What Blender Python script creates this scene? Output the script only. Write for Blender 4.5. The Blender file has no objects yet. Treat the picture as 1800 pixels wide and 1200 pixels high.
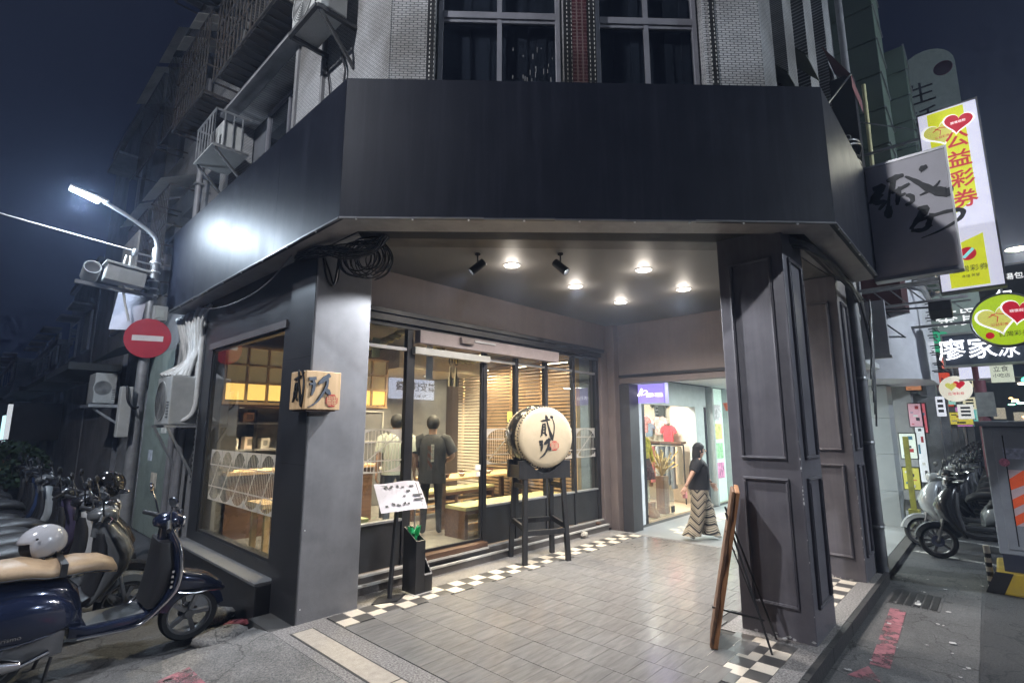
import bpy, math, random
from mathutils import Matrix, Vector
rnd = random.Random(7)
S = bpy.context.scene
COL = S.collection
R_ = math.radians

# ---------------------------------------------------------------- camera
cd = bpy.data.cameras.new('camera')
cam = bpy.data.objects.new('camera', cd); COL.objects.link(cam)
cd.lens = 18.0; cd.sensor_width = 36.0; cd.clip_start = 0.05; cd.clip_end = 3000
PH = R_(43.1); PT = math.atan(149/900.0)
Fh = Vector((math.cos(PH), math.sin(PH), 0)); Rt = Vector((math.sin(PH), -math.cos(PH), 0))
fwd = Fh*math.cos(PT) + Vector((0, 0, math.sin(PT))); upv = -Fh*math.sin(PT) + Vector((0, 0, math.cos(PT)))
cam.matrix_world = Matrix(((Rt.x, upv.x, -fwd.x, 0), (Rt.y, upv.y, -fwd.y, 0), (Rt.z, upv.z, -fwd.z, 1.7), (0, 0, 0, 1)))
S.camera = cam

# ---------------------------------------------------------------- night sky
W = bpy.data.worlds.new('World'); S.world = W; W.use_nodes = True
nt = W.node_tree; nt.nodes.clear()
out = nt.nodes.new('ShaderNodeOutputWorld')
sky = nt.nodes.new('ShaderNodeTexSky'); sky.sky_type = 'NISHITA'; sky.sun_disc = False
sky.sun_elevation = R_(-4.0); sky.sun_rotation = R_(200)
bg1 = nt.nodes.new('ShaderNodeBackground'); bg1.inputs['Strength'].default_value = 0.05
bg2 = nt.nodes.new('ShaderNodeBackground')                       # even glow of the city on the night sky
bg2.inputs['Color'].default_value = (0.17, 0.25, 0.80, 1); bg2.inputs['Strength'].default_value = 0.012
ad = nt.nodes.new('ShaderNodeAddShader')
nt.links.new(sky.outputs[0], bg1.inputs['Color']); nt.links.new(bg1.outputs[0], ad.inputs[0])
nt.links.new(bg2.outputs[0], ad.inputs[1]); nt.links.new(ad.outputs[0], out.inputs['Surface'])
S.view_settings.view_transform = 'Standard'; S.view_settings.look = 'None'
S.view_settings.exposure = 0.4; S.view_settings.gamma = 1.0; S.view_settings.use_curve_mapping = False
S.render.engine = 'CYCLES'
S.cycles.use_denoising = True
S.cycles.use_adaptive_sampling = True; S.cycles.adaptive_threshold = .04; S.cycles.adaptive_min_samples = 20; S.cycles.volume_bounces = 0
S.cycles.max_bounces = 7; S.cycles.diffuse_bounces = 3; S.cycles.glossy_bounces = 3
S.cycles.transparent_max_bounces = 12; S.cycles.sample_clamp_indirect = 4.0
S.cycles.caustics_reflective = False; S.cycles.caustics_refractive = False

# ---------------------------------------------------------------- helpers
class MB:
    """collects geometry; build() links it as one mesh object"""
    def __init__(s): s.v = []; s.f = []; s.m = []; s.cur = 0
    def add(s, vs, fs, M=None):
        b = len(s.v)
        s.v += [tuple(M @ Vector(p)) for p in vs] if M else [tuple(p) for p in vs]
        for q in fs: s.f.append(tuple(b+i for i in q)); s.m.append(s.cur)
        return s
    def box(s, x0, x1, y0, y1, z0, z1, M=None):
        if x0 > x1: x0, x1 = x1, x0
        if y0 > y1: y0, y1 = y1, y0
        if z0 > z1: z0, z1 = z1, z0
        return s.add([(x0,y0,z0),(x1,y0,z0),(x1,y1,z0),(x0,y1,z0),(x0,y0,z1),(x1,y0,z1),(x1,y1,z1),(x0,y1,z1)],
                     [(0,3,2,1),(4,5,6,7),(0,1,5,4),(1,2,6,5),(2,3,7,6),(3,0,4,7)], M)
    def prism(s, poly, a, b, M=None):
        """polygon in the local xy plane pushed from z=a to z=b"""
        ar = sum(poly[i][0]*poly[(i+1) % len(poly)][1]-poly[(i+1) % len(poly)][0]*poly[i][1] for i in range(len(poly)))
        if ar < 0: poly = poly[::-1]
        if a > b: a, b = b, a
        n = len(poly)
        vs = [(p[0], p[1], a) for p in poly]+[(p[0], p[1], b) for p in poly]
        fs = [tuple(range(n-1, -1, -1)), tuple(range(n, 2*n))]+[(i, (i+1) % n, n+(i+1) % n, n+i) for i in range(n)]
        return s.add(vs, fs, M)
    def bar(s, p, q, w, h=None, up=(0, 0, 1), M=None):
        """square bar from p to q"""
        h = w if h is None else h
        p, q = Vector(p), Vector(q); d = (q-p).normalized(); u = Vector(up)
        if abs(d.dot(u)) > .98: u = Vector((1, 0, 0))
        a = d.cross(u).normalized()*w/2; b = a.cross(d).normalized()*h/2
        vs = [p-a-b, p+a-b, p+a+b, p-a+b, q-a-b, q+a-b, q+a+b, q-a+b]
        return s.add(vs, [(0,3,2,1),(4,5,6,7),(0,1,5,4),(1,2,6,5),(2,3,7,6),(3,0,4,7)][:], M) if True else s
    def tube(s, pts, r, n=8, M=None, caps=True):
        pts = [Vector(p) for p in pts]; m = len(pts)
        rs = r if isinstance(r, (list, tuple)) else [r]*m
        vs = []; prev = None
        for i, p in enumerate(pts):
            d = (pts[min(i+1, m-1)]-pts[max(i-1, 0)]).normalized()
            if prev is None:
                u = Vector((0, 0, 1)) if abs(d.z) < .9 else Vector((1, 0, 0)); a = d.cross(u).normalized()
            else:
                a = prev-d*prev.dot(d)
                a = a.normalized() if a.length > 1e-6 else d.orthogonal().normalized()
            prev = a; b = d.cross(a)
            vs += [p+(a*math.cos(2*math.pi*k/n)+b*math.sin(2*math.pi*k/n))*rs[i] for k in range(n)]
        fs = [(i*n+k, i*n+(k+1) % n, (i+1)*n+(k+1) % n, (i+1)*n+k) for i in range(m-1) for k in range(n)]
        if caps: fs += [tuple(range(n-1, -1, -1)), tuple(range((m-1)*n, m*n))]
        return s.add(vs, fs, M)
    def lathe(s, prof, n=20, M=None):
        """(radius, height) profile turned round local z"""
        m = len(prof); vs = []
        for r, h in prof: vs += [(r*math.cos(2*math.pi*k/n), r*math.sin(2*math.pi*k/n), h) for k in range(n)]
        fs = [(i*n+k, i*n+(k+1) % n, (i+1)*n+(k+1) % n, (i+1)*n+k) for i in range(m-1) for k in range(n)]
        return s.add(vs, fs, M)
    def ball(s, c, r, n=14, m=8, M=None):
        r = (r, r, r) if isinstance(r, (int, float)) else r
        vs = []
        for i in range(m+1):
            t = math.pi*i/m
            vs += [(c[0]+r[0]*math.sin(t)*math.cos(2*math.pi*k/n), c[1]+r[1]*math.sin(t)*math.sin(2*math.pi*k/n), c[2]-r[2]*math.cos(t)) for k in range(n)]
        return s.add(vs, [(i*n+k, i*n+(k+1) % n, (i+1)*n+(k+1) % n, (i+1)*n+k) for i in range(m) for k in range(n)], M)
    def loft(s, secs, n=16, M=None, axis='x'):
        """superellipse sections (t, c1, c2, h1, h2[, e]) along an axis: axis x -> (x; y, z), axis z -> (z; x, y)"""
        vs = []
        for q in secs:
            t, c1, c2, h1, h2 = q[:5]; e = q[5] if len(q) > 5 else 2.5
            for k in range(n):
                a = 2*math.pi*k/n; ca, sa = math.cos(a), math.sin(a)
                u = c1+h1*math.copysign(abs(ca)**(2/e), ca); w = c2+h2*math.copysign(abs(sa)**(2/e), sa)
                vs.append((t, u, w) if axis == 'x' else (u, w, t))
        m = len(secs)
        fs = [(i*n+k, i*n+(k+1) % n, (i+1)*n+(k+1) % n, (i+1)*n+k) for i in range(m-1) for k in range(n)]
        fs += [tuple(range(n-1, -1, -1)), tuple(range((m-1)*n, m*n))]
        return s.add(vs, fs, M)
    def islands(s):
        par = list(range(len(s.v)))
        def fd(a):
            while par[a] != a: par[a] = par[par[a]]; a = par[a]
            return a
        for f in s.f:
            for i in f[1:]: par[fd(i)] = fd(f[0])
        gr = {}
        for k, f in enumerate(s.f): gr.setdefault(fd(f[0]), []).append(k)
        res = []
        for ks in gr.values():
            m = MB(); mp = {}
            for k in ks:
                for i in s.f[k]:
                    if i not in mp: mp[i] = len(m.v); m.v.append(s.v[i])
                m.f.append(tuple(mp[i] for i in s.f[k])); m.m.append(s.m[k])
            res.append(m)
        return res
    def each(s, name, mat, parent, **k):
        """every loose piece as a part of its own"""
        return [m.build(name, mat, parent, **k) for m in s.islands()]
    def build(s, name, mat, parent=None, smooth=False, bevel=0, local=False):
        me = bpy.data.meshes.new(name)
        off = OFF.get(parent.name, Vector((0, 0, 0))) if (parent and not local) else Vector((0, 0, 0))
        me.from_pydata([(p[0]-off.x, p[1]-off.y, p[2]-off.z) for p in s.v], [], s.f)
        mats = mat if isinstance(mat, (list, tuple)) else [mat]
        for q in mats: me.materials.append(q)
        if len(mats) > 1: me.polygons.foreach_set('material_index', s.m)
        if smooth:
            me.polygons.foreach_set('use_smooth', [True]*len(me.polygons))
            try: me.set_sharp_from_angle(angle=R_(smooth if smooth > 1 else 40))
            except Exception: pass
        me.validate(); me.update()
        o = bpy.data.objects.new(name, me); COL.objects.link(o)
        if parent:
            o.parent = parent; OFF[o.name] = OFF.get(parent.name, Vector((0, 0, 0)))
        if bevel:
            b = o.modifiers.new('bevel', 'BEVEL'); b.width = bevel; b.segments = 2; b.limit_method = 'ANGLE'; b.angle_limit = R_(40)
        return o
OFF = {}
def tag(o, label=None, cat=None, group=None, kind=None):
    if label: o['label'] = label
    if cat: o['category'] = cat
    if group: o['group'] = group
    if kind: o['kind'] = kind
    return o
def thing(name, label, cat, loc=(0, 0, 0), group=None, rz=0):
    o = bpy.data.objects.new(name, None); COL.objects.link(o); o.location = loc; o.rotation_euler = (0, 0, rz)
    o.empty_display_size = .1
    OFF[o.name] = Vector(loc) if not rz else Vector((0, 0, 0))
    return tag(o, label, cat, group)
def struct(o): return tag(o, kind='structure')
def copy_tree(o, parent=None):
    c = o.copy(); COL.objects.link(c); c.parent = parent
    for ch in list(o.children): copy_tree(ch, c)
    return c
def frame(o, u, v):
    u = Vector(u).normalized(); v = Vector(v).normalized(); n = u.cross(v)
    return Matrix(((u.x, v.x, n.x, o[0]), (u.y, v.y, n.y, o[1]), (u.z, v.z, n.z, o[2]), (0, 0, 0, 1)))
def faceX(x, y, z): return frame((x, y, z), (0, -1, 0), (0, 0, 1))   # a face that looks towards -X
def faceY(x, y, z): return frame((x, y, z), (1, 0, 0), (0, 0, 1))    # a face that looks towards -Y
def T(x, y, z): return Matrix.Translation((x, y, z))
def RX(a): return Matrix.Rotation(a, 4, 'X')
def RY(a): return Matrix.Rotation(a, 4, 'Y')
def RZ(a): return Matrix.Rotation(a, 4, 'Z')

def lettering(txt, size, M, mat, parent, depth=.004, vertical=False, name='lettering', bold=0, sx=1.0):
    """real raised letters; M is the frame of the face, centred on its origin"""
    mb = MB()
    rows = list(txt) if vertical else [txt]
    for i, t in enumerate(rows):
        c = bpy.data.curves.new('t', 'FONT'); c.body = t; c.size = size; c.extrude = depth/2; c.offset = bold
        c.align_x = 'CENTER'; c.align_y = 'CENTER'; c.resolution_u = 2
        o = bpy.data.objects.new('t', c); COL.objects.link(o)
        bpy.context.view_layer.update()
        me = bpy.data.meshes.new_from_object(o.evaluated_get(bpy.context.evaluated_depsgraph_get()))
        off = ((len(rows)-1)/2-i)*size*1.12 if vertical else 0
        mb.add([(p.co.x*sx, p.co.y+off, p.co.z+depth/2) for p in me.vertices], [tuple(p.vertices) for p in me.polygons], M)
        bpy.data.objects.remove(o); bpy.data.curves.remove(c); bpy.data.meshes.remove(me)
    return mb.build(name, mat, parent)
def smooth_line(pts, k=5):
    """Catmull-Rom through points of any dimension"""
    P = [tuple(p) for p in pts]
    if len(P) < 3: return P
    o = []
    for i in range(len(P)-1):
        a, b, c, d = P[max(i-1, 0)], P[i], P[i+1], P[min(i+2, len(P)-1)]
        for j in range(k):
            t = j/k
            o.append(tuple(.5*(2*b[q]+(c[q]-a[q])*t+(2*a[q]-5*b[q]+4*c[q]-d[q])*t*t+(3*b[q]-a[q]-3*c[q]+d[q])*t**3) for q in range(len(b))))
    o.append(P[-1]); return o
def brush(strokes, M, mat, parent, depth=.004, name='brush_lettering'):
    """brush strokes as flat raised ribbons: each a list of (x, y, width) in face units"""
    mb = MB()
    for si, st in enumerate(strokes):
        P = smooth_line(st, 5); L = []; Rr = []
        for i, (x, y, w) in enumerate(P):
            x0, y0 = P[max(i-1, 0)][:2]; x1, y1 = P[min(i+1, len(P)-1)][:2]
            dx, dy = x1-x0, y1-y0; d = math.hypot(dx, dy) or 1
            jit = 1+.12*math.sin(i*1.9+si); w = max(w, .0015)*jit
            L.append((x-dy/d*w/2, y+dx/d*w/2)); Rr.append((x+dy/d*w/2, y-dx/d*w/2))
        m = len(P); z0, z1 = 0.0, depth+.0004*si
        vs = [(a, b, z1) for a, b in L]+[(a, b, z1) for a, b in Rr]+[(a, b, z0) for a, b in L]+[(a, b, z0) for a, b in Rr]
        fs = []
        for i in range(m-1):
            fs += [(i, m+i, m+i+1, i+1), (i+1, 2*m+i+1, 2*m+i, i), (m+i, 3*m+i, 3*m+i+1, m+i+1)]
        fs += [(0, 2*m, 3*m, m), (m-1, 2*m-1, 4*m-1, 3*m-1)]
        mb.add(vs, fs, M)
    return mb.build(name, mat, parent)
def wall_holes(u0, u1, v0, v1, holes, t, M):
    """a wall sheet of thickness t (behind the face) with rectangular openings"""
    mb = MB()
    us = sorted({u0, u1, *[h[0] for h in holes], *[h[1] for h in holes]}); vs = sorted({v0, v1, *[h[2] for h in holes], *[h[3] for h in holes]})
    us = [u for u in us if u0 <= u <= u1]; vs = [v for v in vs if v0 <= v <= v1]
    for i in range(len(us)-1):
        j = 0
        while j < len(vs)-1:
            inside = lambda j: any(h[0] <= (us[i]+us[i+1])/2 <= h[1] and h[2] <= (vs[j]+vs[j+1])/2 <= h[3] for h in holes)
            if inside(j): j += 1; continue
            k = j
            while k+1 < len(vs)-1 and not inside(k+1): k += 1
            mb.box(us[i], us[i+1], vs[j], vs[k+1], -t, 0, M); j = k+1
    return mb
# ---------------------------------------------------------------- materials
def mat(name, col, rough=.55, metal=0, var=.12, vs=6.0, bump=0.0, bs=40.0, spec=.5, coat=0, emit=None, es=0, dirt=0, dcol=(.02, .018, .015), ds=2.0, crack=0, streak=0):
    m = bpy.data.materials.new(name); m.use_nodes = True; t = m.node_tree; n = t.nodes; b = n['Principled BSDF']
    b.inputs['Roughness'].default_value = rough; b.inputs['Metallic'].default_value = metal
    b.inputs['Specular IOR Level'].default_value = spec; b.inputs['Coat Weight'].default_value = coat
    c = (*col, 1)
    tc = n.new('ShaderNodeTexCoord')
    nz = n.new('ShaderNodeTexNoise'); nz.inputs['Scale'].default_value = vs; nz.inputs['Detail'].default_value = 5; nz.inputs['Roughness'].default_value = .65
    t.links.new(tc.outputs['Object'], nz.inputs['Vector'])
    rp = n.new('ShaderNodeValToRGB'); rp.color_ramp.elements[0].position = .3; rp.color_ramp.elements[1].position = .7
    rp.color_ramp.elements[0].color = tuple(x*(1-var) for x in col)+(1,); rp.color_ramp.elements[1].color = tuple(min(1, x*(1+var)) for x in col)+(1,)
    t.links.new(nz.outputs[0], rp.inputs[0]); src = rp.outputs[0]
    if dirt:
        n2 = n.new('ShaderNodeTexNoise'); n2.inputs['Scale'].default_value = ds; n2.inputs['Detail'].default_value = 8; n2.inputs['Roughness'].default_value = .7
        t.links.new(tc.outputs['Object'], n2.inputs['Vector'])
        r2 = n.new('ShaderNodeValToRGB'); r2.color_ramp.elements[0].position = .45; r2.color_ramp.elements[1].position = .75
        r2.color_ramp.elements[1].color = (dirt, dirt, dirt, 1); t.links.new(n2.outputs[0], r2.inputs[0])
        mx = n.new('ShaderNodeMixRGB'); mx.inputs[2].default_value = (*dcol, 1)
        t.links.new(r2.outputs[0], mx.inputs[0]); t.links.new(src, mx.inputs[1]); src = mx.outputs[0]
    if crack:                                                       # thin cracks in old paving
        nd = n.new('ShaderNodeTexNoise'); nd.inputs['Scale'].default_value = 3; nd.inputs['Detail'].default_value = 4; t.links.new(tc.outputs['Object'], nd.inputs['Vector'])
        vm = n.new('ShaderNodeVectorMath'); vm.operation = 'MULTIPLY_ADD'; vm.inputs[1].default_value = (.5, .5, .5); t.links.new(nd.outputs['Color'], vm.inputs[0]); t.links.new(tc.outputs['Object'], vm.inputs[2])
        vo = n.new('ShaderNodeTexVoronoi'); vo.feature = 'DISTANCE_TO_EDGE'; vo.inputs['Scale'].default_value = crack; t.links.new(vm.outputs[0], vo.inputs['Vector'])
        rc = n.new('ShaderNodeValToRGB'); rc.color_ramp.elements[0].position = .004; rc.color_ramp.elements[0].color = (.45, .45, .45, 1); rc.color_ramp.elements[1].position = .012; t.links.new(vo.outputs[0], rc.inputs[0])
        mc = n.new('ShaderNodeMixRGB'); mc.blend_type = 'MULTIPLY'; mc.inputs[0].default_value = 1; t.links.new(src, mc.inputs[1]); t.links.new(rc.outputs[0], mc.inputs[2]); src = mc.outputs[0]
    if streak:                                                      # dust and rain runs drawn down the wall
        mp = n.new('ShaderNodeMapping'); mp.inputs['Scale'].default_value = (9, 9, .45); t.links.new(tc.outputs['Object'], mp.inputs[0])
        ns = n.new('ShaderNodeTexNoise'); ns.inputs['Scale'].default_value = 1; ns.inputs['Detail'].default_value = 7; ns.inputs['Roughness'].default_value = .7; t.links.new(mp.outputs[0], ns.inputs['Vector'])
        rs = n.new('ShaderNodeValToRGB'); rs.color_ramp.elements[0].position = .48; rs.color_ramp.elements[1].position = .78; rs.color_ramp.elements[1].color = (streak, streak, streak, 1); t.links.new(ns.outputs[0], rs.inputs[0])
        ms = n.new('ShaderNodeMixRGB'); ms.inputs[2].default_value = tuple(min(1, x*2.2+.012) for x in col)+(1,); t.links.new(rs.outputs[0], ms.inputs[0]); t.links.new(src, ms.inputs[1]); src = ms.outputs[0]
    t.links.new(src, b.inputs['Base Color'])
    rr = n.new('ShaderNodeMapRange'); rr.inputs[3].default_value = max(0, rough-.08); rr.inputs[4].default_value = min(1, rough+.1)
    t.links.new(nz.outputs[0], rr.inputs[0]); t.links.new(rr.outputs[0], b.inputs['Roughness'])
    if bump:
        n3 = n.new('ShaderNodeTexNoise'); n3.inputs['Scale'].default_value = bs; n3.inputs['Detail'].default_value = 4
        t.links.new(tc.outputs['Object'], n3.inputs['Vector'])
        bp = n.new('ShaderNodeBump'); bp.inputs['Strength'].default_value = bump; bp.inputs['Distance'].default_value = .01
        t.links.new(n3.outputs[0], bp.inputs['Height']); t.links.new(bp.outputs[0], b.inputs['Normal'])
    if emit:
        b.inputs['Emission Color'].default_value = (*emit, 1); b.inputs['Emission Strength'].default_value = es
    return m
def worn(m, scale=7, lo=.47, hi=.56):
    """paint worn through to the road in patches"""
    t = m.node_tree; n = t.nodes; tc = n.new('ShaderNodeTexCoord'); nz = n.new('ShaderNodeTexNoise'); nz.inputs['Scale'].default_value = scale; nz.inputs['Detail'].default_value = 9; nz.inputs['Roughness'].default_value = .75
    rp = n.new('ShaderNodeValToRGB'); rp.color_ramp.elements[0].position = lo; rp.color_ramp.elements[1].position = hi
    tr = n.new('ShaderNodeBsdfTransparent'); mx = n.new('ShaderNodeMixShader')
    t.links.new(tc.outputs['Object'], nz.inputs['Vector']); t.links.new(nz.outputs[0], rp.inputs[0]); t.links.new(rp.outputs[0], mx.inputs[0])
    t.links.new(n['Principled BSDF'].outputs[0], mx.inputs[1]); t.links.new(tr.outputs[0], mx.inputs[2]); t.links.new(mx.outputs[0], n['Material Output'].inputs[0]); return m
def glow(name, col, s, var=0):
    """a lit, back-lit or screen surface"""
    m = mat(name, tuple(.6*x for x in col), .35, emit=col, es=s)
    return m
def glass(name, tint=(.86, .9, .88), rough=0.0, base=.03):
    m = bpy.data.materials.new(name); m.use_nodes = True; t = m.node_tree; n = t.nodes; n.clear()
    o = n.new('ShaderNodeOutputMaterial'); mx = n.new('ShaderNodeMixShader'); tr = n.new('ShaderNodeBsdfTransparent'); gl = n.new('ShaderNodeBsdfGlossy')
    fr = n.new('ShaderNodeFresnel'); fr.inputs[0].default_value = 1.5
    tr.inputs[0].default_value = (*tint, 1); gl.inputs[0].default_value = (.9, .92, .95, 1); gl.inputs['Roughness'].default_value = rough
    ma = n.new('ShaderNodeMath'); ma.operation = 'MULTIPLY_ADD'; ma.inputs[1].default_value = 1.5; ma.inputs[2].default_value = base
    ge = n.new('ShaderNodeNewGeometry'); iv = n.new('ShaderNodeMath'); iv.operation = 'SUBTRACT'; iv.inputs[0].default_value = 1; t.links.new(ge.outputs['Backfacing'], iv.inputs[1])
    mu = n.new('ShaderNodeMath'); mu.operation = 'MULTIPLY'; t.links.new(iv.outputs[0], mu.inputs[1]); t.links.new(ma.outputs[0], mu.inputs[0])   # mirror only on the face the ray enters
    t.links.new(fr.outputs[0], ma.inputs[0]); t.links.new(mu.outputs[0], mx.inputs[0]); t.links.new(tr.outputs[0], mx.inputs[1]); t.links.new(gl.outputs[0], mx.inputs[2])
    t.links.new(mx.outputs[0], o.inputs[0]); return m
def brickmat(name, c1, c2, mortar, w, h, rough=.5, msize=.06, axes='xz', offset=.5, bump=.3):
    """glazed wall tiles too small to pick apart"""
    m = mat(name, c1, rough); t = m.node_tree; n = t.nodes; b = n['Principled BSDF']
    tc = n.new('ShaderNodeTexCoord'); sp = n.new('ShaderNodeSeparateXYZ'); cb = n.new('ShaderNodeCombineXYZ')
    t.links.new(tc.outputs['Object'], sp.inputs[0])
    ix = 'XYZ'.index(axes[0].upper())
    if axes[0] == 'd':
        pass
    t.links.new(sp.outputs[ix], cb.inputs[0]); t.links.new(sp.outputs[2], cb.inputs[1])
    br = n.new('ShaderNodeTexBrick'); br.offset = offset
    br.inputs['Color1'].default_value = (*c1, 1); br.inputs['Color2'].default_value = (*c2, 1); br.inputs['Mortar'].default_value = (*mortar, 1)
    br.inputs['Scale'].default_value = 1.0; br.inputs['Brick Width'].default_value = w; br.inputs['Row Height'].default_value = h
    br.inputs['Mortar Size'].default_value = min(w, h)*msize; br.inputs['Bias'].default_value = 0
    t.links.new(cb.outputs[0], br.inputs['Vector'])
    nz = n.new('ShaderNodeTexNoise'); nz.inputs['Scale'].default_value = 1.3; nz.inputs['Detail'].default_value = 6
    t.links.new(tc.outputs['Object'], nz.inputs['Vector'])
    rp = n.new('ShaderNodeValToRGB'); rp.color_ramp.elements[0].position = .35; rp.color_ramp.elements[0].color = (.45, .43, .4, 1); rp.color_ramp.elements[1].position = .6
    t.links.new(nz.outputs[0], rp.inputs[0])
    mx = n.new('ShaderNodeMixRGB'); mx.blend_type = 'MULTIPLY'; mx.inputs[0].default_value = 1
    t.links.new(br.outputs[0], mx.inputs[1]); t.links.new(rp.outputs[0], mx.inputs[2]); t.links.new(mx.outputs[0], b.inputs['Base Color'])
    bp = n.new('ShaderNodeBump'); bp.inputs['Strength'].default_value = bump; bp.inputs['Distance'].default_value = .004; bp.invert = True
    t.links.new(br.outputs['Fac'], bp.inputs['Height']); t.links.new(bp.outputs[0], b.inputs['Normal'])
    return m
def grainmat(name, c1, c2, axis='x', scale=30, rough=.5, stretch=14):
    """wood or stone grain drawn out along one axis"""
    m = mat(name, c1, rough); t = m.node_tree; n = t.nodes; b = n['Principled BSDF']
    tc = n.new('ShaderNodeTexCoord'); mp = n.new('ShaderNodeMapping')
    s = [scale]*3; s['xyz'.index(axis)] = scale/stretch
    mp.inputs['Scale'].default_value = s
    oi = n.new('ShaderNodeObjectInfo'); sc_ = n.new('ShaderNodeMath'); sc_.operation = 'MULTIPLY'; sc_.inputs[1].default_value = 60; t.links.new(oi.outputs['Random'], sc_.inputs[0])
    va = n.new('ShaderNodeVectorMath'); va.operation = 'ADD'; t.links.new(tc.outputs['Object'], va.inputs[0]); t.links.new(sc_.outputs[0], va.inputs[1])   # every piece cut from another part of the grain
    t.links.new(va.outputs[0], mp.inputs[0])
    nz = n.new('ShaderNodeTexNoise'); nz.inputs['Scale'].default_value = 1; nz.inputs['Detail'].default_value = 6; nz.inputs['Distortion'].default_value = .6
    t.links.new(mp.outputs[0], nz.inputs['Vector'])
    rp = n.new('ShaderNodeValToRGB'); rp.color_ramp.elements[0].position = .32; rp.color_ramp.elements[1].position = .68
    rp.color_ramp.elements[0].color = (*c1, 1); rp.color_ramp.elements[1].color = (*c2, 1)
    t.links.new(nz.outputs[0], rp.inputs[0]); t.links.new(rp.outputs[0], b.inputs['Base Color'])
    bp = n.new('ShaderNodeBump'); bp.inputs['Strength'].default_value = .12; bp.inputs['Distance'].default_value = .005
    t.links.new(nz.outputs[0], bp.inputs['Height']); t.links.new(bp.outputs[0], b.inputs['Normal'])
    return m
def lamp(name, kind, loc, power, col, parent=None, target=None, size=.1, angle=100, blend=.6, sy=None):
    d = bpy.data.lights.new(name, kind); d.energy = power; d.color = col
    if kind == 'SPOT': d.spot_size = R_(angle); d.spot_blend = blend; d.shadow_soft_size = size
    elif kind == 'AREA':
        d.size = size
        if sy: d.shape = 'RECTANGLE'; d.size_y = sy
    else: d.shadow_soft_size = size
    o = bpy.data.objects.new(name, d); COL.objects.link(o)
    off = OFF.get(parent.name, Vector((0, 0, 0))) if parent else Vector((0, 0, 0))
    o.location = Vector(loc)-off
    if target is not None: o.rotation_euler = (Vector(target)-Vector(loc)).to_track_quat('-Z', 'Y').to_euler()
    if parent: o.parent = parent
    return o
# ---------------------------------------------------------------- palette
m_fascia = mat('navy_black_sheet', (.0050, .0062, .012), .44, var=.1, vs=3, bump=.05, bs=9, spec=.22, streak=.5)
m_trim = mat('bent_sheet_edge', (.16, .16, .17), .38, metal=.6)
m_rivet = mat('bright_rivet', (.8, .8, .8), .3, metal=.5)
m_soffit = mat('grey_soffit_sheet', (.28, .265, .255), .5, dirt=.5)
m_gap = mat('black_gap_shade_and_joint', (.012, .012, .013), .8)  # near-black for the shade of the gap, also for joints and slots
m_pillar = mat('charcoal_painted_pillar', (.142, .141, .150), .50, var=.13, vs=5, bump=.12, bs=160, dirt=.5, dcol=(.22, .22, .23), ds=2.6, streak=.12)
m_pillar2 = mat('aubergine_painted_panel', (.105, .098, .112), .46, var=.18, vs=4, bump=.15, bs=190, dirt=.45, dcol=(.14, .135, .14), ds=3.5, streak=.3)
m_brown = mat('brown_painted_plaster', (.150, .122, .115), .55, streak=.15, var=.12, vs=3, bump=.25, bs=120)
m_ceil = mat('grey_painted_ceiling', (.11, .106, .103), .6, var=.12, vs=2.5, bump=.12, bs=70)
m_black = mat('black_painted_metal', (.016, .016, .018), .38, var=.2, spec=.5)
m_blackw = grainmat('black_stained_wood', (.010, .010, .011), (.028, .027, .028), 'z', 40, .42)
m_dkpanel = mat('black_kick_panel', (.022, .022, .024), .4, var=.3, vs=3, bump=.08, bs=30)
m_steel = mat('brushed_light_metal', (.42, .42, .43), .35, metal=.7)
m_alu = mat('lavender_grey_aluminium', (.21, .21, .235), .4, metal=.3)
m_glass = glass('clear_shop_glass'); m_glassd = glass('dark_window_glass', (.42, .44, .47), .02, .05)
m_darkroom = mat('dark_room_behind_glass', (.09, .095, .105), .9)
m_whitetile = brickmat('small_white_wall_tile', (.46, .46, .47), (.36, .37, .38), (.10, .10, .10), .052, .024, .35, .16, 'xz')
m_whitetile_y = brickmat('small_white_wall_tile_y', (.46, .46, .47), (.36, .37, .38), (.10, .10, .10), .052, .024, .35, .16, 'yz')
m_redtile = brickmat('dark_red_wall_tile', (.05, .016, .020), (.065, .02, .025), (.15, .11, .11), .036, .036, .3, .14, 'xz', 0.0)
m_bwtile = brickmat('white_mosaic_grid', (.55, .55, .52), (.5, .5, .48), (.02, .02, .02), .030, .046, .3, .42, 'xz', 0.0)
m_render = mat('stained_cement_render', (.42, .425, .425), .85, var=.15, vs=1.4, bump=.25, bs=70, dirt=.55, dcol=(.06, .06, .055), ds=1.1)
m_render2 = mat('dark_stained_concrete', (.21, .21, .215), .9, var=.25, vs=1.4, bump=.2, bs=40, dirt=.6, dcol=(.035, .035, .035), ds=.9)
m_render3 = mat('far_grey_facade', (.17, .17, .18), .9, var=.25, vs=.8, dirt=.5)
m_grille = mat('rusty_window_grille', (.05, .045, .04), .6, metal=.4, dirt=.5, dcol=(.06, .03, .015))
m_corr = mat('corrugated_plastic_sheet', (.42, .40, .36), .55, dirt=.6, dcol=(.12, .10, .08))
m_acwhite = mat('off_white_metal_case', (.40, .41, .40), .5, dirt=.3, dcol=(.2, .19, .17), ds=4)
m_acdark = mat('dark_fan_grille', (.05, .05, .05), .6)
m_pipe = mat('wrapped_white_pipe', (.6, .6, .58), .55, var=.2, dirt=.3, dcol=(.2, .2, .18))
m_pipeg = mat('grey_drain_pipe', (.20, .20, .21), .5, dirt=.4)
m_galv = mat('galvanised_steel', (.35, .36, .37), .45, metal=.6, var=.25, dirt=.35, dcol=(.1, .09, .08))
m_cable = mat('black_cable', (.012, .012, .013), .35)
m_cablew = mat('white_cable', (.3, .3, .3), .5)
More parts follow.
